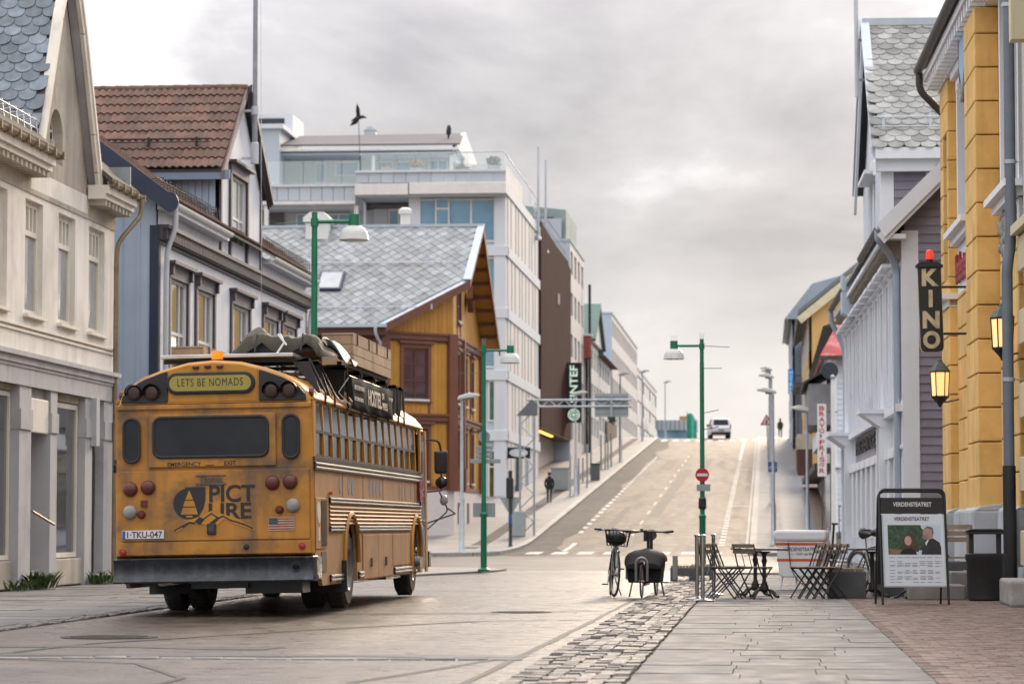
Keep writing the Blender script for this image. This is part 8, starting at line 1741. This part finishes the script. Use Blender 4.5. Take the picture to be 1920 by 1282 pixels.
# film still, as flat print: foliage, two figures
x0, x1, z0, z1 = -.36, .38, .70, 1.115
flat([(x0, z0), (x1, z0), (x1, z1), (x0, z1)], mat('print_pale_sky', '#b9c6d6', rough=.3, var=.03), 'print_still', -.0232)
flat([(x0, z0+.06), (.2, z0+.06), (.21, 1.0), (.12, 1.06), (.1, z1), (x0, z1)], mat('print_foliage', '#35503f', rough=.3, var=.6, scale=22, dirt=('#1d2c22', .8, 30), obj=True), 'print_foliage', -.0236)
flat([(x0, z0), (-.05, z0), (-.1, z0+.06), (x0, z0+.085)], mat('print_brown', '#7a6152', rough=.3, var=.4, scale=25), 'print_ground', -.0238)
q = lambda cx, cz, rx_, rz2, n=18, a0=0: [(cx+rx_*math.cos(2*math.pi*k/n), cz+rz2*math.sin(2*math.pi*k/n)) for k in range(n)]
flat(q(-.06, .90, .085, .10), mat('print_hair', '#4c3630', rough=.3, var=.3, scale=20), 'print_hair', -.0240); flat([(-.13, .92), (-.17, .74), (.07, .74), (.03, .92)], mat('print_hair', '#2f2226'), 'print_hair', -.0239); flat(q(-.08, .895, .05, .068), mat('print_skin', '#b58f88', rough=.3, var=.1, scale=20), 'print_face', -.0243); flat([(-.2, z0), (-.17, .76), (-.1, .79), (-.05, .79), (.02, .76), (.04, z0)], mat('print_black', '#17171c', rough=.3), 'print_coat', -.0245)
flat(q(.205, 1.0, .075, .095), mat('print_skin_man', '#a8847c', rough=.3, var=.15, scale=20), 'print_face', -.0242); flat([(.14, 1.05), (.2, 1.1), (.27, 1.08), (.285, 1.0), (.265, .98), (.255, 1.05), (.2, 1.075)], mat('print_grey_hair', '#5b5f66', rough=.3), 'print_hair', -.0244); flat(q(.17, .945, .045, .035), mat('print_beard', '#8a7672', rough=.3), 'print_beard', -.0245)
flat([(.10, z0), (.12, .80), (.19, .90), (.27, .93), (.36, .87), (x1, .80), (x1, z0)], mat('print_suit', '#2c2a31', rough=.3, var=.2, scale=14), 'print_coat', -.0247); flat([(.16, .87), (.20, .91), (.21, .90), (.17, .82)], SWHT, 'print_collar', -.0249)
INK = mat('print_small_ink', '#5d6470', rough=.4); r_ = random.Random(5); ink = MB()
for c in range(7):
    for rw, zz in enumerate((.655, .60, .575, .55, .53, .475, .455, .435, .39, .37, .35, .31)):
        if r_.random() < .15: continue
        x = -.35+c*.106; ink.add([(x, -.0235, zz), (x+r_.uniform(.04, .085), -.0235, zz), (x+.08, -.0235, zz+.007), (x, -.0235, zz+.007)], [(0, 1, 2, 3)])
        if r_.random() < .4: ink.add([(x+.088, -.0235, zz), (x+.096, -.0235, zz), (x+.096, -.0235, zz+.01), (x+.088, -.0235, zz+.01)], [(0, 1, 2, 3)])
kind(bp(ink, 'programme_print', INK, AM, pp), 'stuff')
# ---------------------------------------------------------------- bin, bench, steps, granite block
bn_ = T('litter_bin', 'black litter bin with ashtray roof in front of the yellow cinema', 'bin', (3.21, 43.6, .005)); BP = mat('bin_black', (.02, .02, .022), rough=.5, var=.25, scale=4)
MB().lathe([(.23, 0), (.26, .02), (.275, .58), (.29, .60), (.29, .68), (.27, .69)], n=24).build('body', BP, bn_, True)
for x in (-.2, .2): MB().box(x-.035, x+.035, -.06, .06, .68, .97).build('post', BP, bn_)
MB().box(-.27, .27, -.2, .2, .97, 1.02).prism([(-.29, 1.02), (.29, 1.02), (.22, 1.05), (-.22, 1.05)], 'y', -.22, .22).build('roof', BP, bn_, bev=.01)
stp = T('entrance_steps', 'two worn grey stone steps at the cinema entrance behind the bin', 'steps', (2.95, 44.6, 0)); STN = mat('step_stone', (.20, .19, .175), rough=.75, var=.2, scale=3, bump=.3, bscale=25)
MB().box(-.85, .0, -.7, .6, 0, .22).build('step', STN, stp, bev=.02); MB().box(-.15, 1.2, .5, 3.2, 0, .40).build('step', STN, stp, bev=.02); MB().box(-1.3, .1, 1.4, 2.2, 0, .55).build('side_block', CON, stp, bev=.02)
gb_ = T('granite_block', 'rough pale granite block at the right edge of the pavement', 'block', (3.72, 41.4, 0), -.02); mb = MB().box(-.42, .6, -1.3, 1.0, 0, .36); mb.build('block', mat('granite_pale', (.30, .29, .275), rough=.8, var=.2, scale=5, bump=.4, bscale=30, dirt=('#5e5a55', .5, 2)), gb_, bev=.04)
bc = T('pallet_bench', 'pale wooden slatted bench against the cinema plinth with dark blanket', 'bench', (2.75, 47.3, .56)); 
for k, z in enumerate((.28, .38, .48)): MB().box(-.6, .55, .16, .19, z, z+.075).build('back_slat', SLP, bc)
for k in range(4): MB().box(-.6, .55, -.3+k*.12, -.2+k*.12, .02, .05).build('seat_slat', SLP, bc)
for x in (-.55, .45): MB().box(x, x+.07, .12, .16, .0, .56).build('end_post', SLP, bc); MB().box(x, x+.07, -.3, .16, -.02, .02).build('bearer', SLP, bc)
MB().box(-.6, .6, -.32, .2, -.55, -.03).build('base_block', CON, bc)
bl = T('blanket', 'dark grey-blue blanket thrown over the slatted bench', 'blanket', (2.72, 47.3, .6)); mb = MB(); vs = []
for i in range(12):
    for j in range(10): u, v_ = i/11, j/9; vs.append((-.25+.4*u+.04*math.sin(v_*8), -.34+.56*v_, .05+.46*max(0, (v_-.55)/.45)**.7+.04*math.sin(u*9+v_*4)-.12*max(0, .3-v_)))
mb.add(vs, [(i*10+j, (i+1)*10+j, (i+1)*10+j+1, i*10+j+1) for i in range(11) for j in range(9)]); o = mb.build('cloth', mat('blanket_slate', '#3a4149', rough=.9, var=.2, scale=8), bl, True); o.modifiers.new('s', 'SOLIDIFY').thickness = .015
